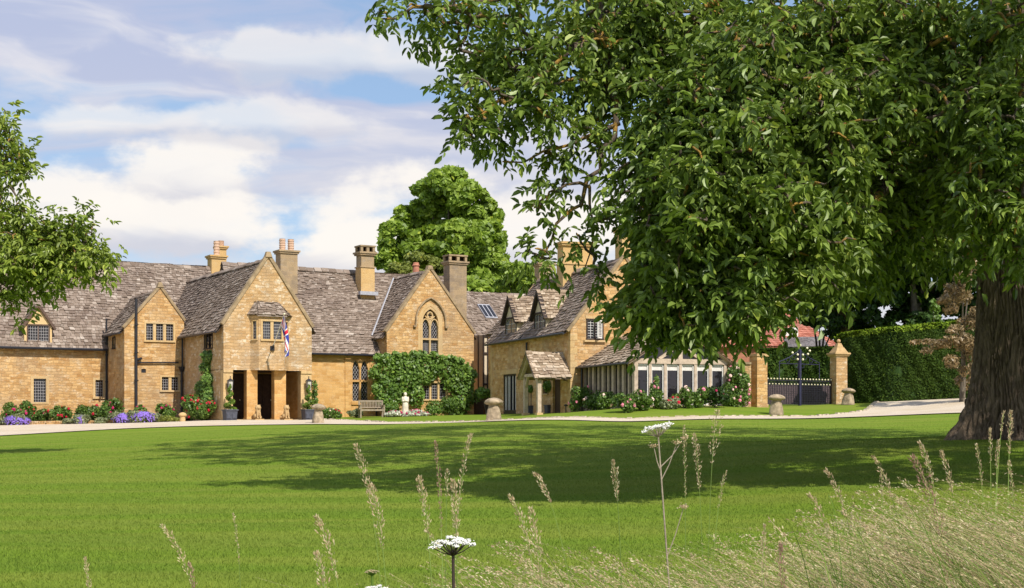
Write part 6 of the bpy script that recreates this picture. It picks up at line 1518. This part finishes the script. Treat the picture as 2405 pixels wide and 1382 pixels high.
B = [ # px, py, D, rx px, ry px, depth radius m, clusters
 (905,25,17.0,40,30,.4,8),(960,40,17.0,40,26,.4,8),(1010,30,17.1,50,40,.5,12),(1075,60,17.3,70,60,.8,30),(1130,150,17.2,75,60,.8,34),(1090,230,17.1,55,45,.6,18),(1120,290,17.0,70,34,.6,20),(1100,330,17.0,40,22,.4,7),(1180,320,17.1,70,34,.6,16),
 (1200,60,17.6,120,80,1.2,70),(1260,170,17.4,120,80,1.2,70),(1260,270,17.2,120,55,.9,42),(1350,90,17.8,110,100,1.2,70),(1390,220,17.6,90,90,1.0,46),(1380,330,17.3,80,35,.7,16),(1300,375,17.1,60,20,.5,7),
 (1500,60,18.2,110,90,1.3,70),(1480,170,17.9,90,80,1.1,46),
 (1262,485,17.0,46,36,.35,6),(1310,445,17.0,40,30,.3,4),(1245,590,17.1,46,40,.35,7),(1290,610,17.1,50,40,.3,6),(1350,560,17.1,50,50,.3,5),(1400,640,17.0,45,50,.3,8),(1440,520,16.9,50,60,.4,10),(1475,420,16.9,40,40,.4,5),
 (1560,300,16.6,80,80,.9,44),(1640,260,16.4,120,100,1.2,80),(1560,420,16.4,90,80,.9,60),(1650,420,16.2,120,100,1.2,95),(1530,520,16.3,80,60,.9,44),(1620,560,16.2,120,90,1.1,95),(1530,640,16.3,80,60,.8,46),(1620,680,16.3,120,70,1.0,85),
 (1490,740,16.4,60,40,.6,24),(1560,770,16.4,100,50,.8,60),(1600,815,16.4,60,34,.6,20),(1500,810,16.4,45,24,.5,10),(1700,760,16.6,90,50,.9,50),(1760,690,16.8,110,60,1.1,60),
 (1750,130,16.8,130,90,1.2,85),(1750,300,16.3,130,110,1.2,110),(1780,470,16.3,130,110,1.2,110),(1860,610,16.8,120,80,1.2,90),(1900,690,17.8,100,50,1.0,44),
 (1900,80,17.5,140,80,1.4,85),(1920,230,16.9,130,110,1.3,105),(1930,390,16.9,120,100,1.3,85),(1950,540,17.6,120,80,1.3,70),(2000,620,19.0,120,50,1.3,46),
 (2080,90,17.8,150,100,1.4,100),(2080,240,17.4,120,90,1.2,70),(2070,420,18.0,120,90,1.4,64),(2110,540,19,120,80,1.4,60),(2140,600,20.5,100,40,1.3,26),
 (2280,80,17.5,140,100,1.4,90),(2240,300,17.8,110,100,1.0,50),(2330,230,16.6,110,110,1.1,75),(2350,400,16.6,100,100,1.1,66),(2260,470,18.0,110,80,1.2,50),(2370,520,17.0,70,90,1.0,36),(2390,640,17.2,45,40,.6,8),(2200,560,20,100,50,1.2,30),
 (1620,100,18.8,150,110,1.5,80)]
def trim(b):
    px, py, D, rp, rq, rd, n = b
    left = px < 1475
    cut = 30 if left else 24
    if py > 690: py -= 42; rq = rq*.8
    f = .44 if left else .95
    rp, rq = max(10, rp-cut), max(8, rq-cut)
    if not (px < 1475 and py > 400):
        px = max(px, np.interp(py, [0,60,100,250,340,390,430,640,740,860], [800,840,950,965,1045,1180,1440,1440,1420,1450]) + rp + (62 if left else 84))
        py = min(py, np.interp(px, [850,950,1000,1080,1200,1420,1440,1540,1620,1700,1780,1850,1900,2400], [60,110,310,380,400,440,840,832,818,800,785,762,695,690]) - rq - (50 if left else 84))
    return (px, py, D, rp, rq, rd, max(3, int(n*f)))
B = [trim(b) for b in B]
C1, O1 = boughs_pts(B, rsw, 4)
# inner and rear crown: darker depth behind the front boughs, and the top above the frame
B2 = [(1800,250,20.5,230,220,2.0,130),(1740,560,19.0,130,130,1.4,80),(2100,200,22,260,230,2.0,150),(2150,430,23.5,220,140,2.0,120),(1950,450,21.5,220,200,1.8,140),(1900,600,21,170,60,1.5,60),(2350,300,27,200,250,2.5,120),(1640,680,18.0,110,50,.9,30)]
C2, O2 = boughs_pts(B2, rsw)
m_ = 820; u = nrm(rsw.normal(size=(m_,3)))*rsw.uniform(.45,1,(m_,1))**.5; C3 = np.array([tx+.2,ty-.2,EYE+11.2])+u*np.array([10.6,8.8,7.6]); ok = C3[:,2] > EYE+5.6; C3, O3 = C3[ok], u[ok]
u = nrm(rsw.normal(size=(420,3)))*rsw.uniform(.3,1,(420,1))**.5; C4 = np.array([tx+4.6,ty-9.6,EYE+9.4])+u*np.array([6.4,4.8,3.8]); C3 = np.concatenate([C3,C4]); O3 = np.concatenate([O3,u])  # extra unseen crown lobe towards the camera, added to shade the lawn at right
C12 = np.concatenate([C1,C2]); O12 = np.concatenate([O1,O2])
okk = C12[:,2] > 0; C12, O12 = C12[okk], O12[okk]
V, F = compound_clusters(C1, O1*.5, rsw, 4, .120, .9); V2_, F2_ = compound_clusters(C2, O2*.5, rsw, 5, .15, .8); V3_, F3_ = compound_clusters(C3, O3*.5, rsw, 6, .24, .9)
VV = np.concatenate([V,V2_,V3_])-tb_; FF = np.concatenate([F,F2_+len(V),F3_+len(V)+len(V2_)])
np_mesh('crown', VV, FF, M['walnut_leaf'], wal)
V, F = grow(limbs3, np.concatenate([C12,C3]), rsw); np_mesh('twigs', V-tb_, F, M['bark_lichen'], wal, smooth=True)

# ---- tree leaning in at the left edge
DL = 33.0; lb_ = ground_point(-260, DL); rsl = np.random.RandomState(103)
lt_ = empty('left_tree', tuple(lb_), 0, 'tree leaning in at the left edge, its leaves hanging before the left roof', 'tree')
BL = [(10,330,33,45,50,.8,36),(35,400,33,40,34,.7,18),(20,470,33,34,34,.6,12),(20,560,33.2,60,60,1.0,55),(80,580,33,60,45,.9,42),(140,560,33,50,45,.8,36),(190,560,33,50,40,.8,36),(230,590,33,42,30,.7,26),(130,625,33,70,30,.8,36),(210,625,33,40,24,.6,16),(40,640,33.4,50,50,.8,30),(20,710,33.4,45,30,.6,16),(165,640,33,30,22,.5,7),
      (-80,450,33.5,90,120,1.6,70),(-100,620,34,100,80,1.6,60),(-180,330,34,110,110,2.0,70),(-250,520,34,110,120,2.0,70),(-330,400,34,110,120,2.0,60)]
BL = [(a-26 if a > 100 else a,b,c,d*.9,e*.9,f,int(n*.9)) for a,b,c,d,e,f,n in BL]
CL, OL = boughs_pts(BL, rsl, 3)
limL = [([np.array([lb_[0],lb_[1],lb_[2]-.2]), W(-255,800,33), W(-230,640,33.5), W(-200,420,34), W(-190,250,34)], .28, .06), ([W(-245,720,33.3), W(-120,690,33.4), W(0,630,33.3), W(60,600,33.2), W(150,590,33), W(235,590,33)], .16, .012), ([W(-220,600,33.6), W(-100,520,33.5), W(-10,420,33.2), W(30,330,33)], .12, .012), ([W(0,630,33.3), W(20,680,33.4), W(30,730,33.4)], .04, .01), ([W(-10,420,33.2), W(40,400,33.1), W(60,420,33)], .03, .01)]
tm_ = MB()
for pts, a, b in limL:
    P = np.array(pts); t = np.r_[0,np.cumsum(np.linalg.norm(np.diff(P,axis=0),axis=1))]; tt = np.linspace(0,t[-1],24); Q = np.c_[[np.interp(tt,t,P[:,k]) for k in range(3)]].T
    for _ in range(2): Q[1:-1] = (Q[:-2]+Q[1:-1]*2+Q[2:])/4
    tm_.tube([q_-lb_ for q_ in Q], list(np.linspace(a,b,len(Q))), 9)
tm_.build('trunk', M['bark_lichen'], lt_, True)
V, F = compound_clusters(CL, OL*.5, rsl, 4, .15, .8); np_mesh('crown', V-lb_, F, M['olive_tree_leaf'], lt_)
V, F = grow(limL, CL, rsl, .008); np_mesh('twigs', V-lb_, F, M['bark_lichen'], lt_, smooth=True)

# ================================================= lawn blades and the wild grass in front
def tinted(name, stops, rough=.7, trans=.2, world=False):
    m, t, b, out = mat(name); g_ = t.n('ShaderNodeNewGeometry'); c = t.ramp(g_.outputs['Random Per Island'], stops)
    if world:
        x, y, z = t.sep(g_.outputs['Position']); arc = t.noise(t.comb(t.math('MULTIPLY', x, .10), t.math('MULTIPLY', y, .9), 0), 1.0, 3, .5, .8)
        c = t.mix(t.math('MULTIPLY', t.smooth(arc, .40, .60), .45), c, (.26,.30,.05)); band = t.math('SINE', t.math('ADD', t.math('MULTIPLY', t.math('ADD', y, t.math('MULTIPLY', x, .16)), 3.6), t.math('MULTIPLY', t.noise(t.vmath('MULTIPLY', g_.outputs['Position'], (.08,.16,.1)), 1.0, 3), 14.0))); c = t.mix(t.math('MULTIPLY_ADD', band, .10, .12), c, (.09,.165,.022))
    t.l(c, b.inputs['Base Color']); b.inputs['Roughness'].default_value = rough; b.inputs['Specular IOR Level'].default_value = .2
    tr = t.n('ShaderNodeBsdfTranslucent'); t.l(c, tr.inputs[0]); ms = t.n('ShaderNodeMixShader'); ms.inputs[0].default_value = trans; t.l(b.outputs[0], ms.inputs[1]); t.l(tr.outputs[0], ms.inputs[2]); t.l(ms.outputs[0], out.inputs[0]); return m
M['blade'] = tinted('lawn_blades', [(0,(.10,.16,.018)),(.5,(.162,.25,.024)),(1,(.225,.32,.04))], world=True)
rsg = np.random.RandomState(201); n = 560000
# density falls off with distance so blades stay about equally fine in view
y = 8.5*(58/8.5)**rsg.uniform(0,1,n); y = y[rsg.uniform(0,1,n) < np.clip((58-y)/26,0,1)]; n = len(y); x = rsg.uniform(-1.12,1.12,n)*y*.37
z = T(x[:1],y[:1]); 
gx = np.linspace(-25,25,101); gy = np.linspace(8,60,105); GX, GY = np.meshgrid(gx,gy); GZ = T(GX.ravel(),GY.ravel()).reshape(GX.shape)
def Tfast(x, y):
    fx = np.clip((x-gx[0])/(gx[1]-gx[0]),0,len(gx)-1.001); fy = np.clip((y-gy[0])/(gy[1]-gy[0]),0,len(gy)-1.001); ix, iy = fx.astype(int), fy.astype(int); tx_, ty_ = fx-ix, fy-iy
    return GZ[iy,ix]*(1-tx_)*(1-ty_)+GZ[iy,ix+1]*tx_*(1-ty_)+GZ[iy+1,ix]*(1-tx_)*ty_+GZ[iy+1,ix+1]*tx_*ty_
z = Tfast(x,y); h = rsg.uniform(.012,.028,n)*np.clip(1.15-y/70,.4,1); wd = .0022*(y/9)**.9+.001; a = rsg.uniform(0,2*math.pi,n); lean = rsg.normal(scale=.6,size=(n,2))*h[:,None]
V = np.empty((n,3,3)); V[:,0] = np.c_[x-wd*np.cos(a),y-wd*np.sin(a),z-.004]; V[:,1] = np.c_[x+wd*np.cos(a),y+wd*np.sin(a),z-.004]; V[:,2] = np.c_[x+lean[:,0],y+lean[:,1],z+h]
tag(np_mesh('lawn_grass', V.reshape(-1,3), np.arange(n*3).reshape(-1,3), M['blade']), label='short mown blades of the lawn', kind='stuff')

M['stalk'] = tinted('seeding_grass', [(0,(.44,.32,.17)),(.3,(.62,.49,.28)),(.38,(.36,.42,.13)),(.66,(.24,.36,.08)),(.70,(.55,.42,.26)),(1,(.78,.64,.42))], trans=.25)
M['head'] = tinted('seed_heads', [(0,(.48,.33,.21)),(.4,(.60,.45,.28)),(.7,(.64,.54,.32)),(1,(.78,.68,.47))], trans=.3)
M['head_pink'] = tinted('russet_seed_heads', [(0,(.30,.17,.13)),(1,(.52,.33,.25))], trans=.25)
M['green_blade'] = tinted('green_meadow_blades', [(0,(.08,.17,.02)),(1,(.20,.30,.05))], trans=.3)
def stalks(tips, bases, rs, w0=.0016, seg=9, bend=.35, head=.22, nsp=34, sp_l=.011, spread=.012, ribbon=False):
    """curved stalks base->tip with a spiky panicle on the last part; returns (V,F) stalk, (V,F) head"""
    n = len(tips); bend = np.asarray(bend)*np.ones(n); ctrl = bases + (tips-bases)*np.array([.15,.15,.72]) ; ctrl[:,2] = bases[:,2]+(tips[:,2]-bases[:,2])*(1+bend*.42)*.72
    t = np.linspace(0,1,seg+1)[None,:,None]; c = bases[:,None]*(1-t)**2+2*ctrl[:,None]*t*(1-t)+tips[:,None]*t**2
    wv = w0*(1.15-.75*t[...,0])*np.ones((n,1)); ang = rs.uniform(0,2*math.pi,(n,1))
    V = []; F = []
    nk = 2 if ribbon else 3
    for k in range(nk):
        a = ang+2*math.pi*k/nk; V.append(c+np.stack([wv*np.cos(a),wv*np.sin(a),np.zeros_like(wv)],-1))
    V = np.stack(V,2) # n,seg+1,nk,3
    idx = np.arange(n*(seg+1)*nk).reshape(n,seg+1,nk)
    for k in range(nk if nk==3 else 1):
        k2 = (k+1)%nk; F.append(np.stack([idx[:,:-1,k],idx[:,:-1,k2],idx[:,1:,k2],idx[:,1:,k]],-1).reshape(-1,4))
    SV, SF = V.reshape(-1,3), np.concatenate(F)
    if not nsp: return (SV,SF), None
    tt = 1-head*rs.uniform(0,1,(n,nsp))**1.1; T_ = tt[...,None]; p = bases[:,None]*(1-T_)**2+2*ctrl[:,None]*T_*(1-T_)+tips[:,None]*T_**2
    d = nrm(2*(1-T_)*(ctrl-bases)[:,None]+2*T_*(tips-ctrl)[:,None]); out_ = nrm(np.cross(d, rs.normal(size=p.shape))); prof = np.sin(np.clip((1-tt)/head,0,1)*math.pi*.85+.25)[...,None]
    st = p+out_*(rs.uniform(.0,1,(n,nsp,1))*spread*prof); dd = nrm(d*1.0+out_*.45+rs.normal(scale=.15,size=p.shape)); ln = (sp_l*rs.uniform(.7,1.4,(n,nsp)))[...,None]; sd = nrm(np.cross(dd,rs.normal(size=p.shape)))*ln*.16
    Q = np.stack([st, st+dd*ln*.5+sd, st+dd*ln, st+dd*ln*.5-sd],2).reshape(-1,3); return (SV,SF), (Q, np.arange(len(Q)).reshape(-1,4))
def ground_under(x, y): return T(x,y)
# envelope of the tips over the picture: the meadow thickens towards the right
env_x = [0,380,700,760,850,1000,1100,1250,1350,1500,1620,1750,1900,2000,2100,2200,2300,2405,2600]
env_y = [1420,1400,1370,1310,1290,1280,1290,1290,1300,1280,1270,1275,1225,1185,1165,1160,1150,1155,1150]
rsm = np.random.RandomState(301)
def meadow(n, dens_x, dens_w, up, Dr, base_off, **kw):
    cdf = np.cumsum(np.interp(np.linspace(-100,2550,500), dens_x, dens_w)); cdf /= cdf[-1]; px = np.interp(rsm.uniform(0,1,n), cdf, np.linspace(-100,2550,500))
    ncl = max(8, n//45); ci = rsm.randint(0, ncl, n); px = px*.25+px[ci]*.75+rsm.normal(scale=38, size=n); D = rsm.uniform(*Dr, n); D = D*.4+D[ci]*.6; ey = np.interp(px, env_x, env_y); lift_ = rsm.normal(scale=55, size=ncl)[ci]; py = ey+lift_*.7+20+np.abs(rsm.normal(scale=up,size=n))+rsm.uniform(0,60,n)
    tip = np.c_[(px-CX)/FPX*D, D, EYE+(HY-py)/FPX*D]; ln = rsm.uniform(*base_off,n); ln = ln*.45+ln[ci]*.55; bx = tip[:,0]+ln; by = D+rsm.uniform(-.25,.25,n); bz = T(bx,by)-.02
    return tip, np.c_[bx,by,bz]
dx_, dw_ = [-100,300,650,760,1000,1250,1450,1700,1900,2100,2300,2550], [.00,.02,.10,.48,.65,.60,.75,.95,1.3,1.5,1.6,1.6]
allV = [[],[],[]]; allF = [[],[],[]]; off = [0,0,0]
def addm(k, vf):
    if vf is None: return
    allV[k].append(vf[0]); allF[k].append(vf[1]+off[k]); off[k] += len(vf[0])
t_, b_ = meadow(6500, dx_, dw_, 190, (3.0,6.0), (.25,1.15)); s_, h_ = stalks(t_, b_, rsm, w0=.00145, nsp=7, head=.15, sp_l=.0075, spread=.003, bend=rsm.uniform(.1,.95,len(t_))); addm(0,s_); addm(1,h_)
t_, b_ = meadow(420, dx_, dw_, 90, (3.5,7.0), (.1,.7)); s_, h_ = stalks(t_, b_, rsm, w0=.0015, nsp=36, head=.2, sp_l=.011, spread=.012, bend=rsm.uniform(.3,1.1,len(t_))); addm(0,s_); addm(1,h_)
t_, b_ = meadow(2600, dx_, dw_, 170, (3.0,6.0), (.0,.8)); s_, h_ = stalks(t_, b_, rsm, w0=.0018, nsp=0, ribbon=True, bend=.8); addm(2,s_)
wg = empty('meadow_grass', (0,4,0.0), 0); tag(wg, 'tangle of tan and green seeding grasses across the foreground', kind='stuff')
for k, (nm_, mm_) in enumerate((('stalks','stalk'),('seed_heads','head'),('blades','green_blade'))):
    o = np_mesh(nm_, np.concatenate(allV[k])-np.array([0,4,0.]), np.concatenate(allF[k]), M[mm_], wg)
# single tall grasses that stand out
def one_grass(pts_tip, D, base_px, label, kind='tan', head=.26, nsp=90, spread=.016, sp_l=.013, w0=.0016, bend=.5):
    tip = W(pts_tip[0],pts_tip[1],D); bx = (base_px-CX)/FPX*D; bz = T1(bx,D)-.02; base = np.array([bx,D,bz])
    (sv,sf),(hv,hf) = stalks(tip[None], base[None], rsm, w0=w0, nsp=int(nsp*1.9), head=head*1.15, sp_l=sp_l*.75, spread=spread*.8, bend=bend, seg=14)
    r = empty('grass_stalk', tuple(base), 0, label, 'grass stalk', 'tall seeding grass stalks in the foreground'); np_mesh('stem', sv-base, sf, M['stalk'], r); np_mesh('seed_head', hv-base, hf, M['head_pink' if kind=='pink' else 'head'], r)
G = [((200,1312),3.4,235,'short pale seed spike at the far left bottom edge','tan',.2,70,.006),
 ((380,1235),4.0,540,'long drooping pale stalk left of the centre, bent over to the left','tan',.33,110,.014),
 ((548,1208),4.4,580,'thin upright stalk between the drooping one and the plumed clump','tan',.25,60,.005),
 ((445,1325),3.2,500,'dark brown stalk at the bottom left of the meadow','pink',.2,60,.006),
 ((742,1215),3.9,850,'fluffy tan plume at the left end of the meadow clump','tan',.26,130,.022),
 ((745,1300),3.5,805,'low fluffy tan plume hugging the bottom edge left of the lower umbel','tan',.30,120,.022),
 ((835,1047),4.2,925,'tallest loose panicle left of the lower umbel','tan',.24,110,.020),
 ((870,1140),4.0,935,'curling tan plume just right of the tallest loose panicle','tan',.26,130,.022),
 ((1023,1038),3.9,1050,'straight brown seed spike rising above the lower umbel','pink',.30,130,.008),
 ((1106,1022),4.2,1045,'slender panicle leaning right, tip highest above the lower umbel','tan',.36,120,.012),
 ((1050,1105),4.1,1045,'short pale spikelet between the brown spike and the right-leaning panicle','tan',.14,50,.010),
 ((985,1122),3.9,1035,'forked tan panicle left of the brown spike','tan',.24,100,.018),
 ((1064,1130),4.0,1080,'tan plume directly above the lower umbel','tan',.26,120,.016),
 ((1255,1112),4.3,1390,'stalk with arching pale head leaning left at mid picture','tan',.16,80,.012),
 ((1440,1085),4.6,1470,'upright pale panicle right of the arching head','tan',.20,90,.016),
 ((1197,1165),4.1,1310,'long nodding stalk left of the arching head','tan',.26,100,.014),
 ((1245,1195),3.8,1300,'thick nodding plume below the arching head','tan',.28,120,.018),
 ((1607,1000),5.0,1612,'straight slim spike close right of the upper umbel','tan',.30,90,.008),
 ((1630,1022),5.0,1660,'knobbly panicle second right of the upper umbel','tan',.26,110,.018),
 ((1685,965),5.0,1655,'open airy green-white panicle, highest right of the upper umbel','tan',.24,90,.034),
 ((1705,1108),4.8,1655,'short side spike curving right near the upper umbel','tan',.2,60,.008),
 ((1795,1235),3.6,1790,'stout whitish spike standing upright in the meadow','tan',.32,160,.010),
 ((1833,1280),3.2,1850,'brown bulrush-like spike at the bottom edge','pink',.26,180,.010),
 ((2050,1073),4.4,2180,'arching pale stalk left of the big russet plume','tan',.20,90,.012),
 ((1940,1105),4.6,2060,'thin arching stalk at the left shoulder of the right-hand meadow','tan',.22,90,.012),
 ((1900,1160),4.4,2020,'low arching stalk leading the right-hand meadow','tan',.25,90,.014),
 ((2070,1100),4.6,2075,'short upright spike between two arching stalks','tan',.18,60,.008),
 ((2140,1073),3.9,2290,'big russet plume bending left, the broadest of all','pink',.42,260,.026),
 ((2160,1040),4.6,2250,'hooked pale panicle above the big russet plume','tan',.2,90,.012),
 ((2210,1062),4.5,2285,'drooping pale panicle right of the big russet plume','tan',.2,90,.014),
 ((2293,1045),4.6,2330,'slim stalk left of the highest pair at the right','tan',.2,70,.008),
 ((2325,1008),4.6,2330,'dense spike third from the right','tan',.17,80,.008),
 ((2358,967),4.8,2325,'highest smooth stalk at the right edge, left of its pair','tan',.13,60,.005),
 ((2374,968),4.8,2362,'highest knobbly stalk at the right edge, right of its pair','tan',.2,100,.012),
 ((2345,1035),4.4,2330,'curving spike below the highest pair','tan',.15,70,.008),
 ((2370,1085),4.4,2400,'green spike beside the right picture edge','tan',.2,70,.008)]
for tip, D, bpx, lab, kd, hd_, ns_, sp_ in G: one_grass(tip, D, bpx, lab, kd, hd_, ns_, sp_*1.0, sp_l=.012 if sp_ > .01 else .009, w0=.0021)
# white umbels (cow parsley)
def umbel(name, label, head_c, D, base_px, R_, seed, tilt=0.0, side=(), nray=26, m='white_fl', stem_r=.004, flat=.28, stem_m='green_blade'):
    rs = np.random.RandomState(seed); hc = W(head_c[0],head_c[1],D); bx = (base_px-CX)/FPX*D; base = np.array([bx,D,T1(bx,D)-.02]); r = empty(name, tuple(base), 0, label, 'umbel flower', 'white umbel flowers in the meadow')
    st = MB(); node = hc-np.array([0,0,R_*.75]); mid_ = base+(node-base)*.5+np.array([.02*R_,0,0]); st.tube([base-base, mid_-base, node-base], [stem_r*1.3,stem_r,stem_r*.8], 7)
    ct = []
    for k in range(nray):
        a = k*2.399; q_ = math.sqrt((k+.5)/nray); p = hc+np.array([R_*q_*math.cos(a), R_*q_*math.sin(a), -flat*R_*q_*q_+R_*.06*rs.normal()+tilt*R_*q_*math.cos(a)]); ct.append(p)
        st.tube([node-base, (node+p)/2-base+np.array([0,0,-R_*.06]), p-base], [stem_r*.35,stem_r*.28,stem_r*.25], 4, caps=False)
    for (sp, sc_) in side:
        s = W(sp[0],sp[1],D); q_ = base+(node-base)*sc_; st.tube([q_-base, (q_+s)/2-base+np.array([0,0,-.01]), s-base], [stem_r*.6,stem_r*.5,stem_r*.4], 5)
    st.build('stem', M['green_blade'] if stem_m == 'green_blade' else M[stem_m], r)
    ct = np.array(ct); nf = 46; u = rs.normal(size=(len(ct),nf,3))*np.array([.075,.075,.03])*R_*1.1; P = (ct[:,None]+u).reshape(-1,3)
    V, F = quad_leaves(P-base, np.array([0,-.3,1.])+rs.normal(scale=.45,size=P.shape), R_*.075*rs.uniform(.5,1.2,len(P)), rs, 1.1); np_mesh('florets', V, F, M[m], r)
    for (sp, sc_) in side:
        s = W(sp[0],sp[1],D); u = rs.normal(size=(60,3))*np.array([.22,.22,.10])*R_*.7; V, F = quad_leaves(s+u-base, rs.normal(size=(60,3))+np.array([0,0,.6]), R_*.11*rs.uniform(.6,1.2,60), rs, 1.3); np_mesh('side_umbel', V, F, M['head'], r)
umbel('cow_parsley', 'flat white umbel low in the picture centre on a dark stem', (1064,1266), 3.3, 1078, .052, 401, 0.0, stem_r=.0045, stem_m='dark_wood')
umbel('cow_parsley', 'higher white umbel seen edge-on against the far lawn', (1546,1000), 4.6, 1618, .050, 402, .22, side=[((1535,1048),.92),((1590,1040),.90),((1607,1028),.93),((1606,1190),.72)], flat=.12, stem_r=.0032, stem_m='bench')
umbel('cow_parsley', 'small white umbel peeping over the bottom edge left of the tan plumes', (885,1378), 3.0, 890, .028, 403)
umbel('cow_parsley', 'small half-open cream umbel left of the lower white umbel', (874,1340), 3.3, 882, .016, 404, m='head')
